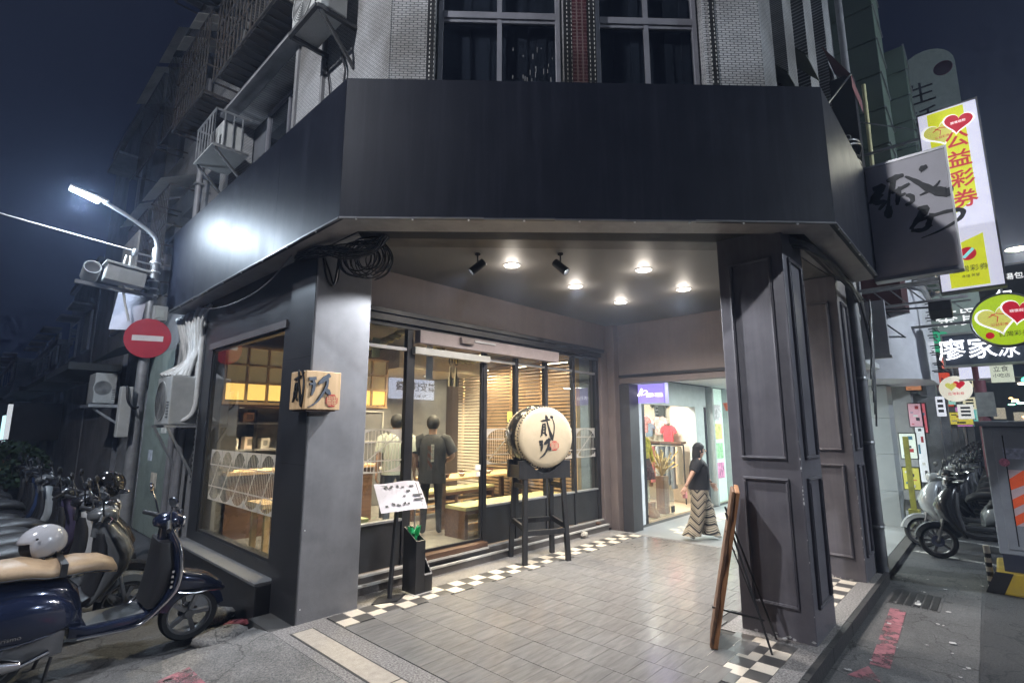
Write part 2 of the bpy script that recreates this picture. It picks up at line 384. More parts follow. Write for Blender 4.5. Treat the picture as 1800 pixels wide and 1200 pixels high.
# ground
m_tilef = grainmat('grey_veined_floor_tile_far', (.155, .150, .146), (.20, .194, .189), 'x', 20, .16, 6)
m_asphalt = mat('worn_asphalt', (.055, .056, .060), .8, crack=.9, var=.6, vs=70, bump=.9, bs=120, dirt=.6, dcol=(.10, .10, .10), ds=.7)
m_patch = mat('pale_concrete_apron', (.17, .165, .16), .82, crack=1.1, var=.6, vs=55, bump=.9, bs=90, dirt=.75, dcol=(.05, .05, .048), ds=1.6)
m_terrazzo = mat('pebbled_terrazzo', (.19, .18, .175), .65, var=.9, vs=62, bump=.6, bs=70, dirt=.3, dcol=(.08, .08, .08), ds=2)
m_beige = mat('beige_paving_slab', (.36, .32, .27), .6, var=.18, vs=18, bump=.2, bs=120)
m_tile = grainmat('grey_veined_floor_tile', (.150, .145, .141), (.205, .198, .193), 'x', 26, .15, 6)
m_tile2 = grainmat('grey_veined_floor_tile_warm', (.143, .138, .134), (.198, .192, .187), 'x', 30, .17, 6)
m_tile3 = grainmat('grey_veined_floor_tile_pale', (.155, .150, .146), (.212, .205, .200), 'x', 22, .15, 5)
m_joint = mat('dark_tile_joint', (.055, .053, .051), .85)
m_chkw = mat('cream_check_tile', (.58, .52, .44), .35, var=.12, vs=9, dirt=.25, dcol=(.25, .22, .19), ds=5)
m_chkb = mat('charcoal_check_tile', (.075, .072, .070), .35, var=.2, vs=9)
m_stepg = mat('brown_granite_step', (.10, .088, .082), .35, var=.45, vs=150, dirt=.2)
m_nosing = mat('pale_step_nosing', (.46, .45, .43), .4)
m_curb = mat('dark_kerb', (.035, .035, .036), .6, bump=.4, bs=30)  # kerb colour darker than the paving beside it
m_red = mat('faded_red_road_paint', (.27, .105, .125), .75, var=.4, vs=14, dirt=.95, dcol=(.07, .06, .065), ds=6)
m_white = mat('worn_white_paint', (.5, .5, .5), .7, var=.3, vs=12, dirt=.6, dcol=(.08, .08, .08), ds=7)
worn(m_red, 6, .50, .60); worn(m_white, 9, .50, .58)
m_iron = mat('cast_iron_grate', (.03, .03, .032), .5, metal=.6)
# wood, cloth, skin
m_wood = grainmat('pale_cypress_wood', (.50, .32, .16), (.62, .42, .23), 'z', 26, .5)
m_woodx = grainmat('brown_cypress_slat', (.24, .15, .08), (.36, .24, .14), 'y', 26, .5)
m_woodw = grainmat('whitened_wood_slat', (.66, .58, .48), (.74, .67, .58), 'y', 26, .5)
m_dkwood = grainmat('dark_brown_timber', (.07, .035, .02), (.13, .07, .042), 'x', 22, .5)
m_orwood = grainmat('orange_split_timber', (.20, .085, .032), (.36, .17, .07), 'z', 30, .55)
m_bark = grainmat('rough_bark_edge', (.05, .025, .014), (.17, .085, .04), 'z', 30, .8, 5)
m_tatami = mat('green_gold_tatami', (.40, .38, .20), .7, var=.12, vs=40, bump=.2, bs=200)
m_rope = mat('straw_rope', (.58, .48, .25), .8, var=.3, vs=40)
m_skin = mat('skin', (.46, .27, .19), .5, var=.06)
m_hair = mat('black_hair', (.008, .007, .007), .65, var=.3, vs=40)
m_blackcloth = mat('black_cloth', (.010, .010, .012), .8, var=.3, vs=12, bump=.3, bs=60)
m_whitecloth = mat('pale_grey_shirt', (.36, .38, .35), .8, var=.08)
m_denim = mat('dark_blue_denim', (.05, .06, .085), .85)
m_shoe = mat('pale_canvas_shoe', (.55, .52, .48), .7)
# ================================================================ GROUND
g = MB(); g.add([(-400, -400, -.12), (600, -400, -.12), (600, 600, -.12), (-400, 600, -.12)], [(0, 1, 2, 3)])
struct(g.build('street', m_asphalt))
# lighter and darker strips laid over the roadway, each its own sheet
def sheet(name, poly, z, m, parent=None):
    b = MB(); b.add([(x, y, z) for x, y in poly], [tuple(range(len(poly)))]); return b.build(name, m, parent)
m_as2 = mat('dark_asphalt', (.042, .043, .046), .75, crack=1.3, var=.7, vs=90, bump=.9, bs=130, dirt=.5, dcol=(.055, .055, .055), ds=2.5)
m_as3 = mat('pale_asphalt', (.105, .105, .106), .82, crack=1.6, var=.55, vs=90, bump=.9, bs=120, dirt=.6, dcol=(.04, .04, .04), ds=2.2)
struct(sheet('road_patch', [(4.9, .30), (8.6, .34), (8.3, 1.16), (4.2, 1.16), (3.6, .9)], -.116, m_as3))
struct(sheet('road_patch', [(3.0, -.7), (9.5, -.6), (9.5, .30), (4.9, .30), (3.4, .25)], -.1165, m_as2))
struct(sheet('road_patch', [(.2, 3.9), (1.35, 3.5), (1.55, 4.7), (.9, 5.6), (-.6, 5.2)], -.116, m_as3))
# painted marks
pm = struct(sheet('road_marking', [(6.68, 1.0), (6.68, .87), (5.05, .80), (5.05, .93)], -.112, m_red))
pm = struct(sheet('road_marking', [(5.0, .93), (4.72, .80), (4.72, 1.02)], -.112, m_red))
pm = struct(sheet('road_marking', [(4.6, .74), (4.6, .96), (4.2, .98), (4.2, .74)], -.112, m_red))
pm = struct(sheet('road_marking', [(9.85, 1.12), (9.95, 1.05), (9.0, -1.6), (8.9, -1.6)], -.112, m_white))
for k in range(9):
    pm = struct(sheet('road_marking', [(11.3+1.3*k, .95), (11.38+1.3*k, .95), (10.6+1.3*k, -1.2), (10.52+1.3*k, -1.2)], -.112, m_white))

# raised corner floor of the arcade
base = MB(); base.prism([(2.0, 1.17), (7.62, 1.17), (7.62, 5.12), (2.0, 5.12)], -.12, -.007)
base.prism([(7.62, 1.17), (30, 1.17), (30, 5.2), (7.62, 5.2)], -.12, -.067)
floor = base.build('arcade_floor', m_joint); struct(floor)
TL, TW = .298, .149
tile_me = None; tiles_far = MB(); cnt = 0
def tile_proto(l, w, m, n=3):
    res = []
    for k in range(n):
        b = MB(); b.box(-l/2+.0022, l/2-.0022, -w/2+.0013, w/2-.0013, -.004, .0065)
        o = b.build('floor_tile', m[k % len(m)], bevel=0); res.append(o.data); bpy.data.objects.remove(o)
    return res
tdat = tile_proto(.3, .15, [m_tile, m_tile2, m_tile3])
cdat = {0: tile_proto(.155, .155, [m_chkw], 1)[0], 1: tile_proto(.155, .155, [m_chkb], 1)[0]}
def put(name, me, x, y, z, parent, rz=0):
    o = bpy.data.objects.new(name, me); COL.objects.link(o); o.location = (x, y, z); o.parent = parent; o.rotation_euler = (rnd.uniform(-.003, .003), rnd.uniform(-.002, .002), rz); return o
ix = 0; x = 2.62
while x < 7.5:
    y = 1.34 + (.075 if ix % 2 else 0)
    while y < 4.29:
        inpil = 4.62 < x < 5.62 and 1.0 < y < 1.95
        chk = (x > 3.75 and y < 1.64)
        if not inpil and not chk:
            if cnt < 296 and x < 6.95:
                put('floor_tile', rnd.choice(tdat), x, y, -.0065+rnd.uniform(0, .0012), floor, rnd.choice([0, math.pi])); cnt += 1
            else:
                tiles_far.box(x-.148, x+.148, y-.073, y+.073, -.012, .0005)
        y += .15
    x += .3; ix += 1
o = tiles_far.build('floor_tiling', m_tilef, floor); tag(o, kind='stuff')
xi = 2.56
for i in range(-4, 29):
    xx = 3.18+.155*i
    for j in (0, 1):
        w = (i % 2 == 0) == (j == 0)
        put('check_tile', cdat[0 if w else 1], xx, 4.3775+.155*j, -.0065, floor)
for i in range(0, 22):
    xx = 3.83+.155*i
    for j in (0, 1, 2):
        if 4.72 < xx < 5.52 and j > -1 and j >= 0 and (1.25+.155*j) > 1.0: continue
        w = (i+j) % 2 == 0
        put('check_tile', cdat[0 if w else 1], xx, 1.405+.155*j-.0, -.0065, floor)
# borders of pebbled terrazzo, beige slabs, kerb
b = MB(); b.box(2.0, 2.46, 1.17, 4.64, -.02, .0)
b.box(2.46, 7.6, 1.175, 1.325, -.02, -.0005); b.box(2.46, 7.6, 4.612, 4.93, -.02, -.0005); b.box(4.66, 5.56, 1.325, 1.92, -.02, -.0008)
b.each('terrazzo_border', m_terrazzo, floor)
for k in range(3):
    b = MB(); b.box(2.10, 2.275, 4.46-1.3*(k+1)+.012, 4.46-1.3*k, -.004, .004); b.build('paving_slab', m_beige, floor)
    b = MB(); b.box(2.085, 2.29, 4.46-1.3*(k+1), 4.475-1.3*k, -.006, .002); b.build('slab_joint', m_joint, floor)
b = MB()
for k in range(8):
    b.box(2.0+.72*k, 2.712+.72*k, 1.13, 1.172, -.12, -.004)
b.each('kerb_stone', m_curb, floor)
b = MB(); b.box(7.6, 7.68, 1.4, 4.9, -.07, -.001); b.build('threshold_strip', m_terrazzo, floor)
# next shop's arcade floor: grey sheets with small white checks
b = MB(); b.box(7.68, 14, 1.3, 4.75, -.07, -.0605); b.build('floor_slab', mat('smooth_grey_floor', (.24, .25, .255), .35, var=.12, vs=3), floor)
for i in range(26):
    for j in (0, 1):
        if (i+j) % 2 == 0: put('check_tile', cdat[0], 8.5+.155*i, 4.1+.155*j, -.0600, floor)
# apron that ramps down to the road
a = MB(); ys = [-1.5, 1.17, 2.2, 3.3, 4.0, 4.64, 5.0]
for i in range(len(ys)-1):
    x0a, x0b = 1.25-.12*math.sin(ys[i]*2), 1.25-.12*math.sin(ys[i+1]*2)
    a.add([(2.0, ys[i], -.002), (2.0, ys[i+1], -.002 if i < 5 else -.05), (x0b, ys[i+1], -.114), (x0a, ys[i], -.114)], [(0, 1, 2, 3)])
struct(a.build('pavement_ramp', m_patch))
km = MB()
def rampz(x, y): x0 = 1.25-.12*math.sin(y*2); return -.114+(x-x0)/(2.0-x0)*.112
kv = [(xx, yy, rampz(xx, yy)+.014) for yy in (4.62, 4.45, 4.25, 4.05, 3.85) for xx in (1.16, 1.26, 1.40)]
km.add(kv, [(r*3+c, r*3+c+1, r*3+c+4, r*3+c+3) for r in range(4) for c in range(2)]); struct(km.build('kerb_mark', m_red))
# drain grate
dg = thing('drain_grate', 'rectangular black iron drain grate set in the road beside the kerb', 'drain', (7.15, .84, -.12))
b = MB(); b.box(6.86, 7.46, .62, 1.06, -.119, -.112); b.build('frame', m_as3, dg)
for k in range(6):
    b = MB(); b.box(6.885, 7.435, .645+.068*k, .70+.068*k, -.116, -.106); b.build('slat', m_iron, dg, bevel=.003)
b = MB(); b.box(6.95, 7.05, .78, .83, -.105, -.103); b.box(7.02, 7.12, .80, .82, -.105, -.103); b.build('paper_scrap', m_white, dg)

# ================================================================ THE CORNER BUILDING
BL = thing('corner_building', 'dark corner building with navy fascia, charcoal pillars and tiled upper floor', 'building', (5, 5, 0))
# fascia: three runs of sheet
fz0, fz1 = 3.40, 4.66
def run(p, q, name, m, z0, z1, t, parent):
    p, q = Vector((*p, 0)), Vector((*q, 0)); d = (q-p).normalized(); n = Vector((-d.y, d.x, 0))
    b = MB(); pts = [p, q, q+n*t, p+n*t]; b.prism([(v.x, v.y) for v in pts], z0, z1); return b.build(name, m, parent)
A, B, C_, D = (1.96, 9.06), (1.94, 3.76), (4.86, .81), (7.16, .81)
def sub(p, q, n):
    return [((p[0]+(q[0]-p[0])*i/n, p[1]+(q[1]-p[1])*i/n), (p[0]+(q[0]-p[0])*(i+1)/n, p[1]+(q[1]-p[1])*(i+1)/n)) for i in range(n)]
for p, q in sub(A, B, 4)+[(B, C_)]+sub(C_, D, 2):
    d = Vector((q[0]-p[0], q[1]-p[1])).normalized()*.0012
    run((p[0]+d.x, p[1]+d.y), (q[0]-d.x, q[1]-d.y), 'fascia_sheet', m_fascia, fz0, fz1, .05, BL)
e = MB()
for p, q in ((A, B), (B, C_), (C_, D)):
    n = 7
    for i in range(n):
        a0 = Vector((p[0]+(q[0]-p[0])*i/n, p[1]+(q[1]-p[1])*i/n, fz0-.008+rnd.uniform(-.006, .006))); a1 = Vector((p[0]+(q[0]-p[0])*(i+1)/n, p[1]+(q[1]-p[1])*(i+1)/n, fz0-.008+rnd.uniform(-.006, .006)))
        e.bar(a0, a1, .022, .014)
e.build('fascia_edge_trim', m_trim, BL)
r = MB()
for p, q, n in ((A, B, 9), (B, C_, 9), (C_, D, 5)):
    for i in range(n):
        f = (i+.3)/n; r.ball((p[0]+(q[0]-p[0])*f, p[1]+(q[1]-p[1])*f, fz0-.02), .009, 6, 4)
r.each('rivet', m_rivet, BL)
# soffit behind the fascia, then a black sheet for the shade of the gap, then the tiled edge beam
s = MB(); s.prism([(1.98, 9.05), (1.98, 3.79), (4.88, .85), (7.15, .85), (7.15, 1.08), (5.00, 1.08), (2.22, 3.95), (2.22, 9.05)], 3.405, 3.42); s.build('soffit_sheet', m_soffit, BL)
s = MB(); s.prism([(2.16, 9.05), (2.16, 3.83), (4.96, 1.0), (7.15, 1.0), (7.15, 1.23), (5.06, 1.23), (2.30, 3.98), (2.30, 9.05)], 3.45, 3.47); s.build('soffit_gap_shade', m_gap, BL)
s = MB(); s.prism([(2.26, 4.05), (5.10, 1.21), (5.24, 1.35), (2.40, 4.19)], 3.455, 3.62); s.build('edge_beam', m_gap, BL)
s = MB(); s.prism([(2.40, 4.20), (5.24, 1.36), (5.44, 1.56), (2.60, 4.40)], 3.475, 3.62)
s.build('tiled_beam', brickmat('brown_beam_tile', (.16, .13, .12), (.14, .11, .10), (.05, .045, .04), .03, .03, .5, .2, 'xz', 0), BL)
v = MB()
for f in (.38, .62):
    cx, cy = 2.04+(4.95-2.04)*f, 3.80+(.92-3.80)*f
    for k in range(6): v.box(cx+.012*k, cx+.012*k+.006, cy-.03-.012*k, cy+.02-.012*k, 3.411, 3.4135)
v.build('vent_slots', m_black, BL)
# ceiling of the recess
c = MB(); c.prism([(2.3, 5.2), (2.3, 4.45), (5.30, 1.40), (8.0, 1.25), (8.0, 5.2)], 3.51, 3.6); c.build('ceiling', m_ceil, BL)
# left pillar with its wedge of plaster
p = MB(); p.box(2.2, 2.80, 4.63, 5.16, -.06, 3.52); p.build('pillar', m_pillar, BL, bevel=.012)
p = MB(); p.box(2.193, 2.2, 4.636, 5.155, -.06, 3.5); p.build('pillar_cladding', m_dkpanel, BL)
p = MB(); p.box(2.1915, 2.1935, 4.64, 5.15, 2.353, 2.357); p.box(2.1915, 2.1935, 4.64, 5.15, 1.35, 1.353); p.each('paint_joint', m_gap, BL)
sc = MB()
for z in (.12, .78): sc.ball((2.235, 4.63, z), (.006, .004, .006), 6, 4)
sc.each('screw_head', m_rivet, BL)
# panelled pillars on the other side
def panelled_pillar(x0, x1, y0, y1, mt):
    q = MB(); q.box(x0, x1, y0, y1, -.02, 3.51); po = q.build('pillar', mt, BL, bevel=.008)
    for (z0, z1) in ((.24, 1.27), (1.42, 3.2)):
        for face in ('x', 'y'):
            m = MB(); w = .028
            if face == 'x': a0, a1, F = y0+.10, y1-.10, lambda u, vv, n: (x0-n, u, vv)
            else: a0, a1, F = x0+.12, x1-.12, lambda u, vv, n: (u, y0-n, vv)
            for (u0, u1, v0, v1) in ((a0, a1, z0, z0+w), (a0, a1, z1-w, z1), (a0, a0+w, z0+w, z1-w), (a1-w, a1, z0+w, z1-w)):
                P0, P1 = F(u0, v0, -.001), F(u1, v1, .022); m.box(P0[0], P1[0], P0[1], P1[1], P0[2], P1[2])
                i = .009; P0, P1 = F(u0+i, v0+i, -.001), F(u1-i, v1-i, .03)
                if u1-u0 > .018 and v1-v0 > .018: m.box(P0[0], P1[0], P0[1], P1[1], P0[2], P1[2])
            m.build('moulding', mt, po, bevel=.004)
    ch = MB()
    for k in range(26):                                    # chipped paint along the edges and the foot
        if k < 13: yy, zz = y0+rnd.uniform(0, .004), rnd.uniform(.15, 1.7); s0 = rnd.uniform(.003, .008); ch.box(x0-.0015, x0+.001, yy-.001, yy+s0, zz, zz+s0*rnd.uniform(1, 3))
        else: yy, zz = rnd.uniform(y0, y1-.05), rnd.uniform(0, .07)**1.3; s0 = rnd.uniform(.004, .022); ch.prism([(yy+s0*math.cos(a)*rnd.uniform(.6, 1), zz+s0*.6*math.sin(a)*rnd.uniform(.5, 1)) for a in [j*math.pi/3 for j in range(6)]], x0-.0016, x0+.001, Matrix(((0, 0, 1, 0), (1, 0, 0, 0), (0, 1, 0, 0), (0, 0, 0, 1))))
    tag(ch.build('paint_chips', mat('bare_plaster_chip', (.5, .5, .5), .8), po), kind='stuff')
    return po
panelled_pillar(4.8, 5.45, 1.22, 1.79, m_pillar2)
panelled_pillar(7.05, 7.62, 1.24, 1.86, m_pillar2)
# plaster band over the shop front, jamb and cross beam
w = MB(); w.box(2.80, 8.0, 5.06, 5.25, 3.045, 3.52); w.build('plaster_band', m_brown, BL)
w = MB(); w.box(7.64, 7.84, 5.00, 5.25, .0, 3.045); w.box(7.845, 8.02, 4.86, 5.24, -.06, 3.5); w.each('jamb', m_brown, BL, bevel=.006)
w = MB(); w.box(8.0, 8.25, 1.28, 5.2, 2.60, 3.51); w.build('cross_beam', m_brown, BL, bevel=.006)
w = MB(); w.box(7.985, 8.24, 1.28, 4.86, 2.555, 2.597); w.build('beam_lip', m_black, BL)
w = MB(); w.box(8.01, 8.22, 1.28, 4.86, 2.45, 2.552); w.build('beam_trim', m_brown, BL)
w = MB(); w.box(7.99, 8.3, 4.66, 4.855, -.06, 2.44); w.build('door_jamb', mat('dark_grey_jamb', (.05, .05, .055), .5), BL)
# ---- left street front: glass opening over a plinth
w = wall_holes(-7.98, -5.17, .22, 3.42, [(-7.62, -5.36, .38, 2.72)], .16, frame((2.235, 0, 0), (0, -1, 0), (0, 0, 1)))
w.build('side_wall', m_dkpanel, BL)
w = MB(); w.box(2.06, 2.40, 5.17, 7.98, -.12, .235); w.build('plinth', m_black, BL, bevel=.01)
w = MB(); w.box(2.05, 2.30, 5.18, 7.98, .235, .262); w.build('sill', mat('grey_stone_sill', (.13, .13, .135), .5, dirt=.4), BL, bevel=.004)
w = MB(); w.box(2.215, 2.28, 5.3, 7.7, 2.72, 2.80); w.build('window_head', mat('brown_grey_trim', (.09, .08, .08), .45), BL)
# ---- upper storeys
def dgm(s0, z): return frame((2.31+s0*.70711, 3.69-s0*.70711, z), (1, -1, 0), (0, 0, 1))
L = 3.48
MW = dgm(0, 0)
ZT = 11.0
w = wall_holes(0, L, 4.3, ZT, [(.40, 1.60, 4.62, 7.2), (1.90, 2.93, 4.62, 7.2)], .22, MW); w.build('corner_wall', m_whitetile, BL)
w = MB(); w.box(.33, .40, 4.62, 7.3, -.01, .012, MW); w.box(1.60, 1.675, 4.62, 7.3, -.01, .012, MW); w.box(1.825, 1.90, 4.62, 7.3, -.01, .012, MW); w.box(2.985, 3.045, 4.62, 7.3, -.01, .012, MW); w.each('mosaic_strip', m_bwtile, BL)
w = MB(); w.box(1.68, 1.82, 4.62, 7.3, -.01, .008, MW); w.build('red_tile_panel', m_redtile, BL)
m_pane_backing = mat('dull_grey_pane_backing', (.36, .38, .41), .9, var=.25, vs=2)  # grey for the backing added behind the upper panes
def window(s0, s1, z0, z1, M, parent, cols=2, trans=None, d=.12):
    f = MB(); t = .045
    for (a0, a1, b0, b1) in ((s0, s1, z0, z0+t), (s0, s1, z1-t, z1), (s0, s0+t, z0+t, z1-t), (s1-t, s1, z0+t, z1-t)): f.box(a0, a1, b0, b1, -d-.03, -d+.03, M)
    if trans: f.box(s0+t, s1-t, trans-.035, trans+.035, -d-.028, -d+.034, M); f.box(s0+t, s1-t, trans-.07, trans-.037, -d-.028, -d+.018, M)
    wf = f.build('window', m_alu, parent, bevel=.004)
    for k in range(1, cols):
        x = s0+(s1-s0)*k/cols; f = MB(); f.box(x-.022, x+.022, z0+t, z1-t, -d-.02, -d+.024, M); f.build('mullion', m_alu, wf)
    for k in range(cols):
        x0, x1 = s0+(s1-s0)*k/cols, s0+(s1-s0)*(k+1)/cols
        f = MB(); f.box(x0+.024, x1-.024, z0+t, z1-t, -d-.003, -d+.003, M); f.build('pane', m_glassd, wf)
    f = MB(); nf = int((s1-s0)/.09)
    for k in range(nf):
        a0 = s0+.03+(s1-s0-.06)*k/nf; a1 = s0+.03+(s1-s0-.06)*(k+1)/nf; dd = .015*(k % 2); f.box(a0, a1, z0, z1, -d-.10-dd, -d-.09-dd, M)
    f.build('pane_backing', m_pane_backing, wf)  # pleated backing added to lift the panes out of black
    return wf
window(.42, 1.58, 4.6, 7.2, MW, BL, 2, 5.58)
window(1.92, 2.91, 4.6, 7.2, MW, BL, 2, 5.56)
# water marks and a curtain fold behind the panes
w = MB()
for k in range(24):
    u, z, h = rnd.uniform(1.1, 1.52), rnd.uniform(4.7, 5.3), rnd.uniform(.01, .07)
    w.box(u, u+.004, z, z+h, -.1155, -.1148, MW)
w.each('dried_drip', mat('dried_white_drip', (.35, .35, .35), .8), BL)
w = MB(); w.tube([(.72, 5.5, -.2), (.725, 5.1, -.2), (.75, 4.7, -.2)], .012, 6, MW); w.build('curtain_fold', m_alu, BL)
# left upper wall
ML = frame((2.30, 3.69, 0), (0, -1, 0), (0, 0, 1))            # u runs towards -Y: u = 3.69 - y
def uL(y): return 3.69-y
w = wall_holes(uL(9.2), 0, 3.5, ZT, [(uL(7.9), uL(5.72), 4.9, 6.22), (uL(9.2), uL(8.3), 4.6, 5.75), (uL(7.6), uL(5.6), 7.5, 8.7)], .3, ML)
w.build('side_upper_wall', m_whitetile_y, BL)
window(uL(7.2), uL(5.78), 4.9, 6.15, ML, BL, 2, None, .26)
window(uL(9.15), uL(8.35), 4.62, 5.7, ML, BL, 2, None, .26)
window(uL(7.5), uL(5.65), 7.55, 8.65, ML, BL, 3, None, .2)
w = MB(); w.box(2.12, 2.30, 5.60, 7.95, 6.24, 6.30); w.each('window_hood', m_render2, BL)
w = MB(); w.box(2.27, 2.30, 5.645, 5.71, 4.7, 7.0); w.box(2.262, 2.30, 4.95, 5.0, 4.7, 9); w.each('wall_rib', m_render2, BL)
# right upper wall, pilasters of white tile with dark recesses between
MR = frame((4.77, 1.23, 0), (1, 0, 0), (0, 0, 1))
w = wall_holes(0, 4.0, 3.52, ZT, [(.42, .95, 4.4, 9), (1.35, 2.05, 4.4, 9), (2.55, 3.4, 4.4, 9)], .3, MR); w.build('street_upper_wall', m_whitetile, BL)
w = MB()
for (a0, a1) in ((.42, .95), (1.35, 2.05), (2.55, 3.4)): w.box(a0, a1, 4.4, 9, -.34, -.3, MR)
w.each('recess_back', m_render2, BL)
w = MB()
for (a0, a1, zz) in ((.44, .93, 5.15), (1.38, 2.0, 5.0), (1.38, 2.0, 5.9), (2.6, 3.3, 5.3)):
    w.add([(a0, zz+.5, -.28), (a1, zz+.5, -.28), (a1, zz, .10), (a0, zz, .10), (a0, zz+.52, -.28), (a1, zz+.52, -.28), (a1, zz+.02, .10), (a0, zz+.02, .10)], [(0, 3, 2, 1), (4, 5, 6, 7), (0, 1, 5, 4), (1, 2, 6, 5), (2, 3, 7, 6), (3, 0, 4, 7)], MR)
w.each('window_awning', mat('mossy_awning_sheet', (.075, .085, .065), .7, dirt=.6), BL)
# mass behind so that no light leaks through
w = MB(); w.prism([(2.62, 9.1), (2.62, 3.98), (4.98, 1.6), (8.9, 1.6), (8.9, 9.1)], 3.62, ZT-.1); w.build('core', m_darkroom, BL)
# ================================================================ RESTAURANT SHOP FRONT
SF = thing('restaurant_shopfront', 'black framed restaurant shopfront of tall panes with patterned film and glass door', 'shopfront', (5.2, 5.1, 0))
Yg = 5.10
b = MB(); b.box(2.80, 7.64, 4.93, 5.08, -.005, .075); b.build('step', m_stepg, SF, bevel=.004)
b = MB(); b.box(2.80, 7.64, 4.915, 4.955, .075, .10); b.build('step_nosing', m_nosing, SF, bevel=.004)
b = MB(); b.box(2.80, 7.64, 5.0, 5.24, .076, .15); b.build('riser', m_stepg, SF)
b = MB(); b.box(2.80, 3.66, 4.985, 5.05, .15, .17); b.box(4.86, 7.64, 5.02, 5.05, .15, .165); b.each('riser_nosing', m_nosing, SF)
b = MB(); b.box(3.63, 4.86, 4.97, 5.22, .15, .235); b.build('door_threshold', m_dkwood, SF, bevel=.006)
b = MB(); b.box(3.63, 4.86, 4.955, 4.97, .152, .175); b.build('threshold_nosing', m_nosing, SF)
# head profiles
b = MB(); b.box(2.80, 7.72, 4.97, 5.10, 2.985, 3.045); b.box(2.80, 7.70, 5.0, 5.14, 2.90, 2.985); b.box(2.80, 7.66, 5.05, 5.14, 2.85, 2.90); b.build('head_profile', m_black, SF, bevel=.006)
# door operator box and door head
b = MB(); b.box(3.68, 6.38, 4.95, 5.07, 2.69, 2.85); b.build('door_operator_cover', mat('mauve_grey_cover', (.24, .20, .20), .5), SF, bevel=.006)
b = MB(); b.box(4.30, 4.52, 4.90, 4.95, 2.755, 2.835); sn = b.build('door_sensor', m_brown, SF, bevel=.006)
b = MB(); b.box(4.56, 4.95, 4.935, 4.95, 2.80, 2.82); b.build('sensor_label', m_steel, SF)
b = MB(); b.box(3.64, 4.90, 4.99, 5.06, 2.56, 2.645); b.build('door_head', mat('grey_door_rail', (.42, .42, .40), .4, metal=.3), SF, bevel=.004)
# mullions
def post(x0, x1, z0=.16, z1=2.9, y0=5.06, y1=5.13): 
    b = MB(); b.box(x0, x1, y0, y1, z0, z1); return b.build('mullion', m_black, SF, bevel=.004)
post(3.575, 3.66); post(4.845, 4.91); post(5.485, 5.55); post(6.165, 6.23); post(6.885, 6.95); post(7.55, 7.64); post(2.80, 2.93)
# transoms and sills
cells = [(2.93, 3.575), (4.91, 5.485), (5.55, 6.165), (6.23, 6.885), (6.95, 7.55)]
for (x0, x1) in cells:
    zs = 2.61
    b = MB(); b.box(x0, x1, 5.07, 5.12, zs-.018, zs+.018); b.build('transom', m_steel, SF)
    b = MB(); b.box(x0, x1, 5.055, 5.13, .645, .672); b.build('sill_rail', m_steel, SF, bevel=.003)
    b = MB(); b.box(x0, x1, 5.075, 5.12, .17, .645); b.build('kick_panel', m_dkpanel, SF, bevel=.004)
    b = MB(); b.box(x0, x1, 5.095, 5.103, .672, zs-.018); b.build('pane', m_glass, SF)
    b = MB(); b.box(x0, x1, 5.095, 5.103, zs+.018, 2.86); b.build('pane', m_glass, SF)
# sliding door leaf
d = MB(); d.box(3.66, 3.70, 5.075, 5.115, .24, 2.56); d.box(4.815, 4.845, 5.075, 5.115, .24, 2.56); d.box(3.70, 4.815, 5.075, 5.115, .24, .27)
dr = d.build('door', m_black, SF, bevel=.003)
d = MB(); d.box(3.70, 4.815, 5.091, 5.099, .27, 2.56); d.build('pane', m_glass, dr)
d = MB(); d.box(4.73, 4.80, 5.070, 5.088, 1.05, 1.11); d.box(4.72, 4.81, 5.072, 5.089, 1.13, 1.20); d.each('door_sticker', mat('white_sticker', (.7, .7, .68), .5), dr)
# patterned film: white arches, bars and slanted strokes
m_film = mat('white_window_film', (.62, .60, .58), .6, var=.05)
_t = m_film.node_tree; _n = _t.nodes; _tr = _n.new('ShaderNodeBsdfTranslucent'); _tr.inputs[0].default_value = (.62, .6, .57, 1); _mx = _n.new('ShaderNodeMixShader'); _mx.inputs[0].default_value = .55
_t.links.new(_n['Principled BSDF'].outputs[0], _mx.inputs[1]); _t.links.new(_tr.outputs[0], _mx.inputs[2]); _t.links.new(_mx.outputs[0], _n['Material Output'].inputs[0])   # thin film lets the room light through
m_filmy = m_film
def film(u0, u1, v0, v1, M, parent, cell, mt):
    b = MB(); H = v1-v0; n = max(1, round((u1-u0)/cell)); cw = (u1-u0)/n
    for i in range(n):
        a, e = u0+cw*i, u0+cw*(i+1); cx = (a+e)/2; hw = cw/2*.97
        N = 10
        for k in range(N):                                      # spandrels above and feet below
            t0, t1 = math.pi*k/N, math.pi*(k+1)/N
            x0, x1 = cx-hw*math.cos(t0), cx-hw*math.cos(t1)
            ya, yb = v0+H*.62+H*.36*math.sin(t0), v0+H*.62+H*.36*math.sin(t1)
            b.prism([(x0, ya), (x1, yb), (x1, v1), (x0, v1)], 0, .0012, M)
            ya, yb = v0+H*.20-H*.18*math.sin(t0), v0+H*.20-H*.18*math.sin(t1)
            b.prism([(x0, v0), (x1, v0), (x1, yb), (x0, ya)], 0, .0012, M)
        nb = max(4, int(cw/.042))
        for k in range(1, nb):
            x = a+cw*k/nb; t = (x-cx)/hw
            q = math.sqrt(max(0, 1-t*t)); top = v0+H*.62+H*.36*q; bot = v0+H*.20-H*.18*q
            b.box(x-.004, x+.004, bot, top, .0002, .0010, M)
        b.prism([(a, v0+H*.03), (a+.022, v0+H*.03), (e, v1-H*.06), (e-.022, v1-H*.06)], .0003, .0014, M)
        b.box(a, a+.006, v0+H*.2, v0+H*.62, .0001, .0011, M)
    for f in (.27, .70): b.box(u0, u1, v0+H*f-.007, v0+H*f+.007, .0004, .0015, M)
    return b.build('window_film', mt, parent)
for (x0, x1) in cells: film(x0+.01, x1-.01, 1.19, 1.67, faceY(0, 5.094, 0), SF, .45, m_film)
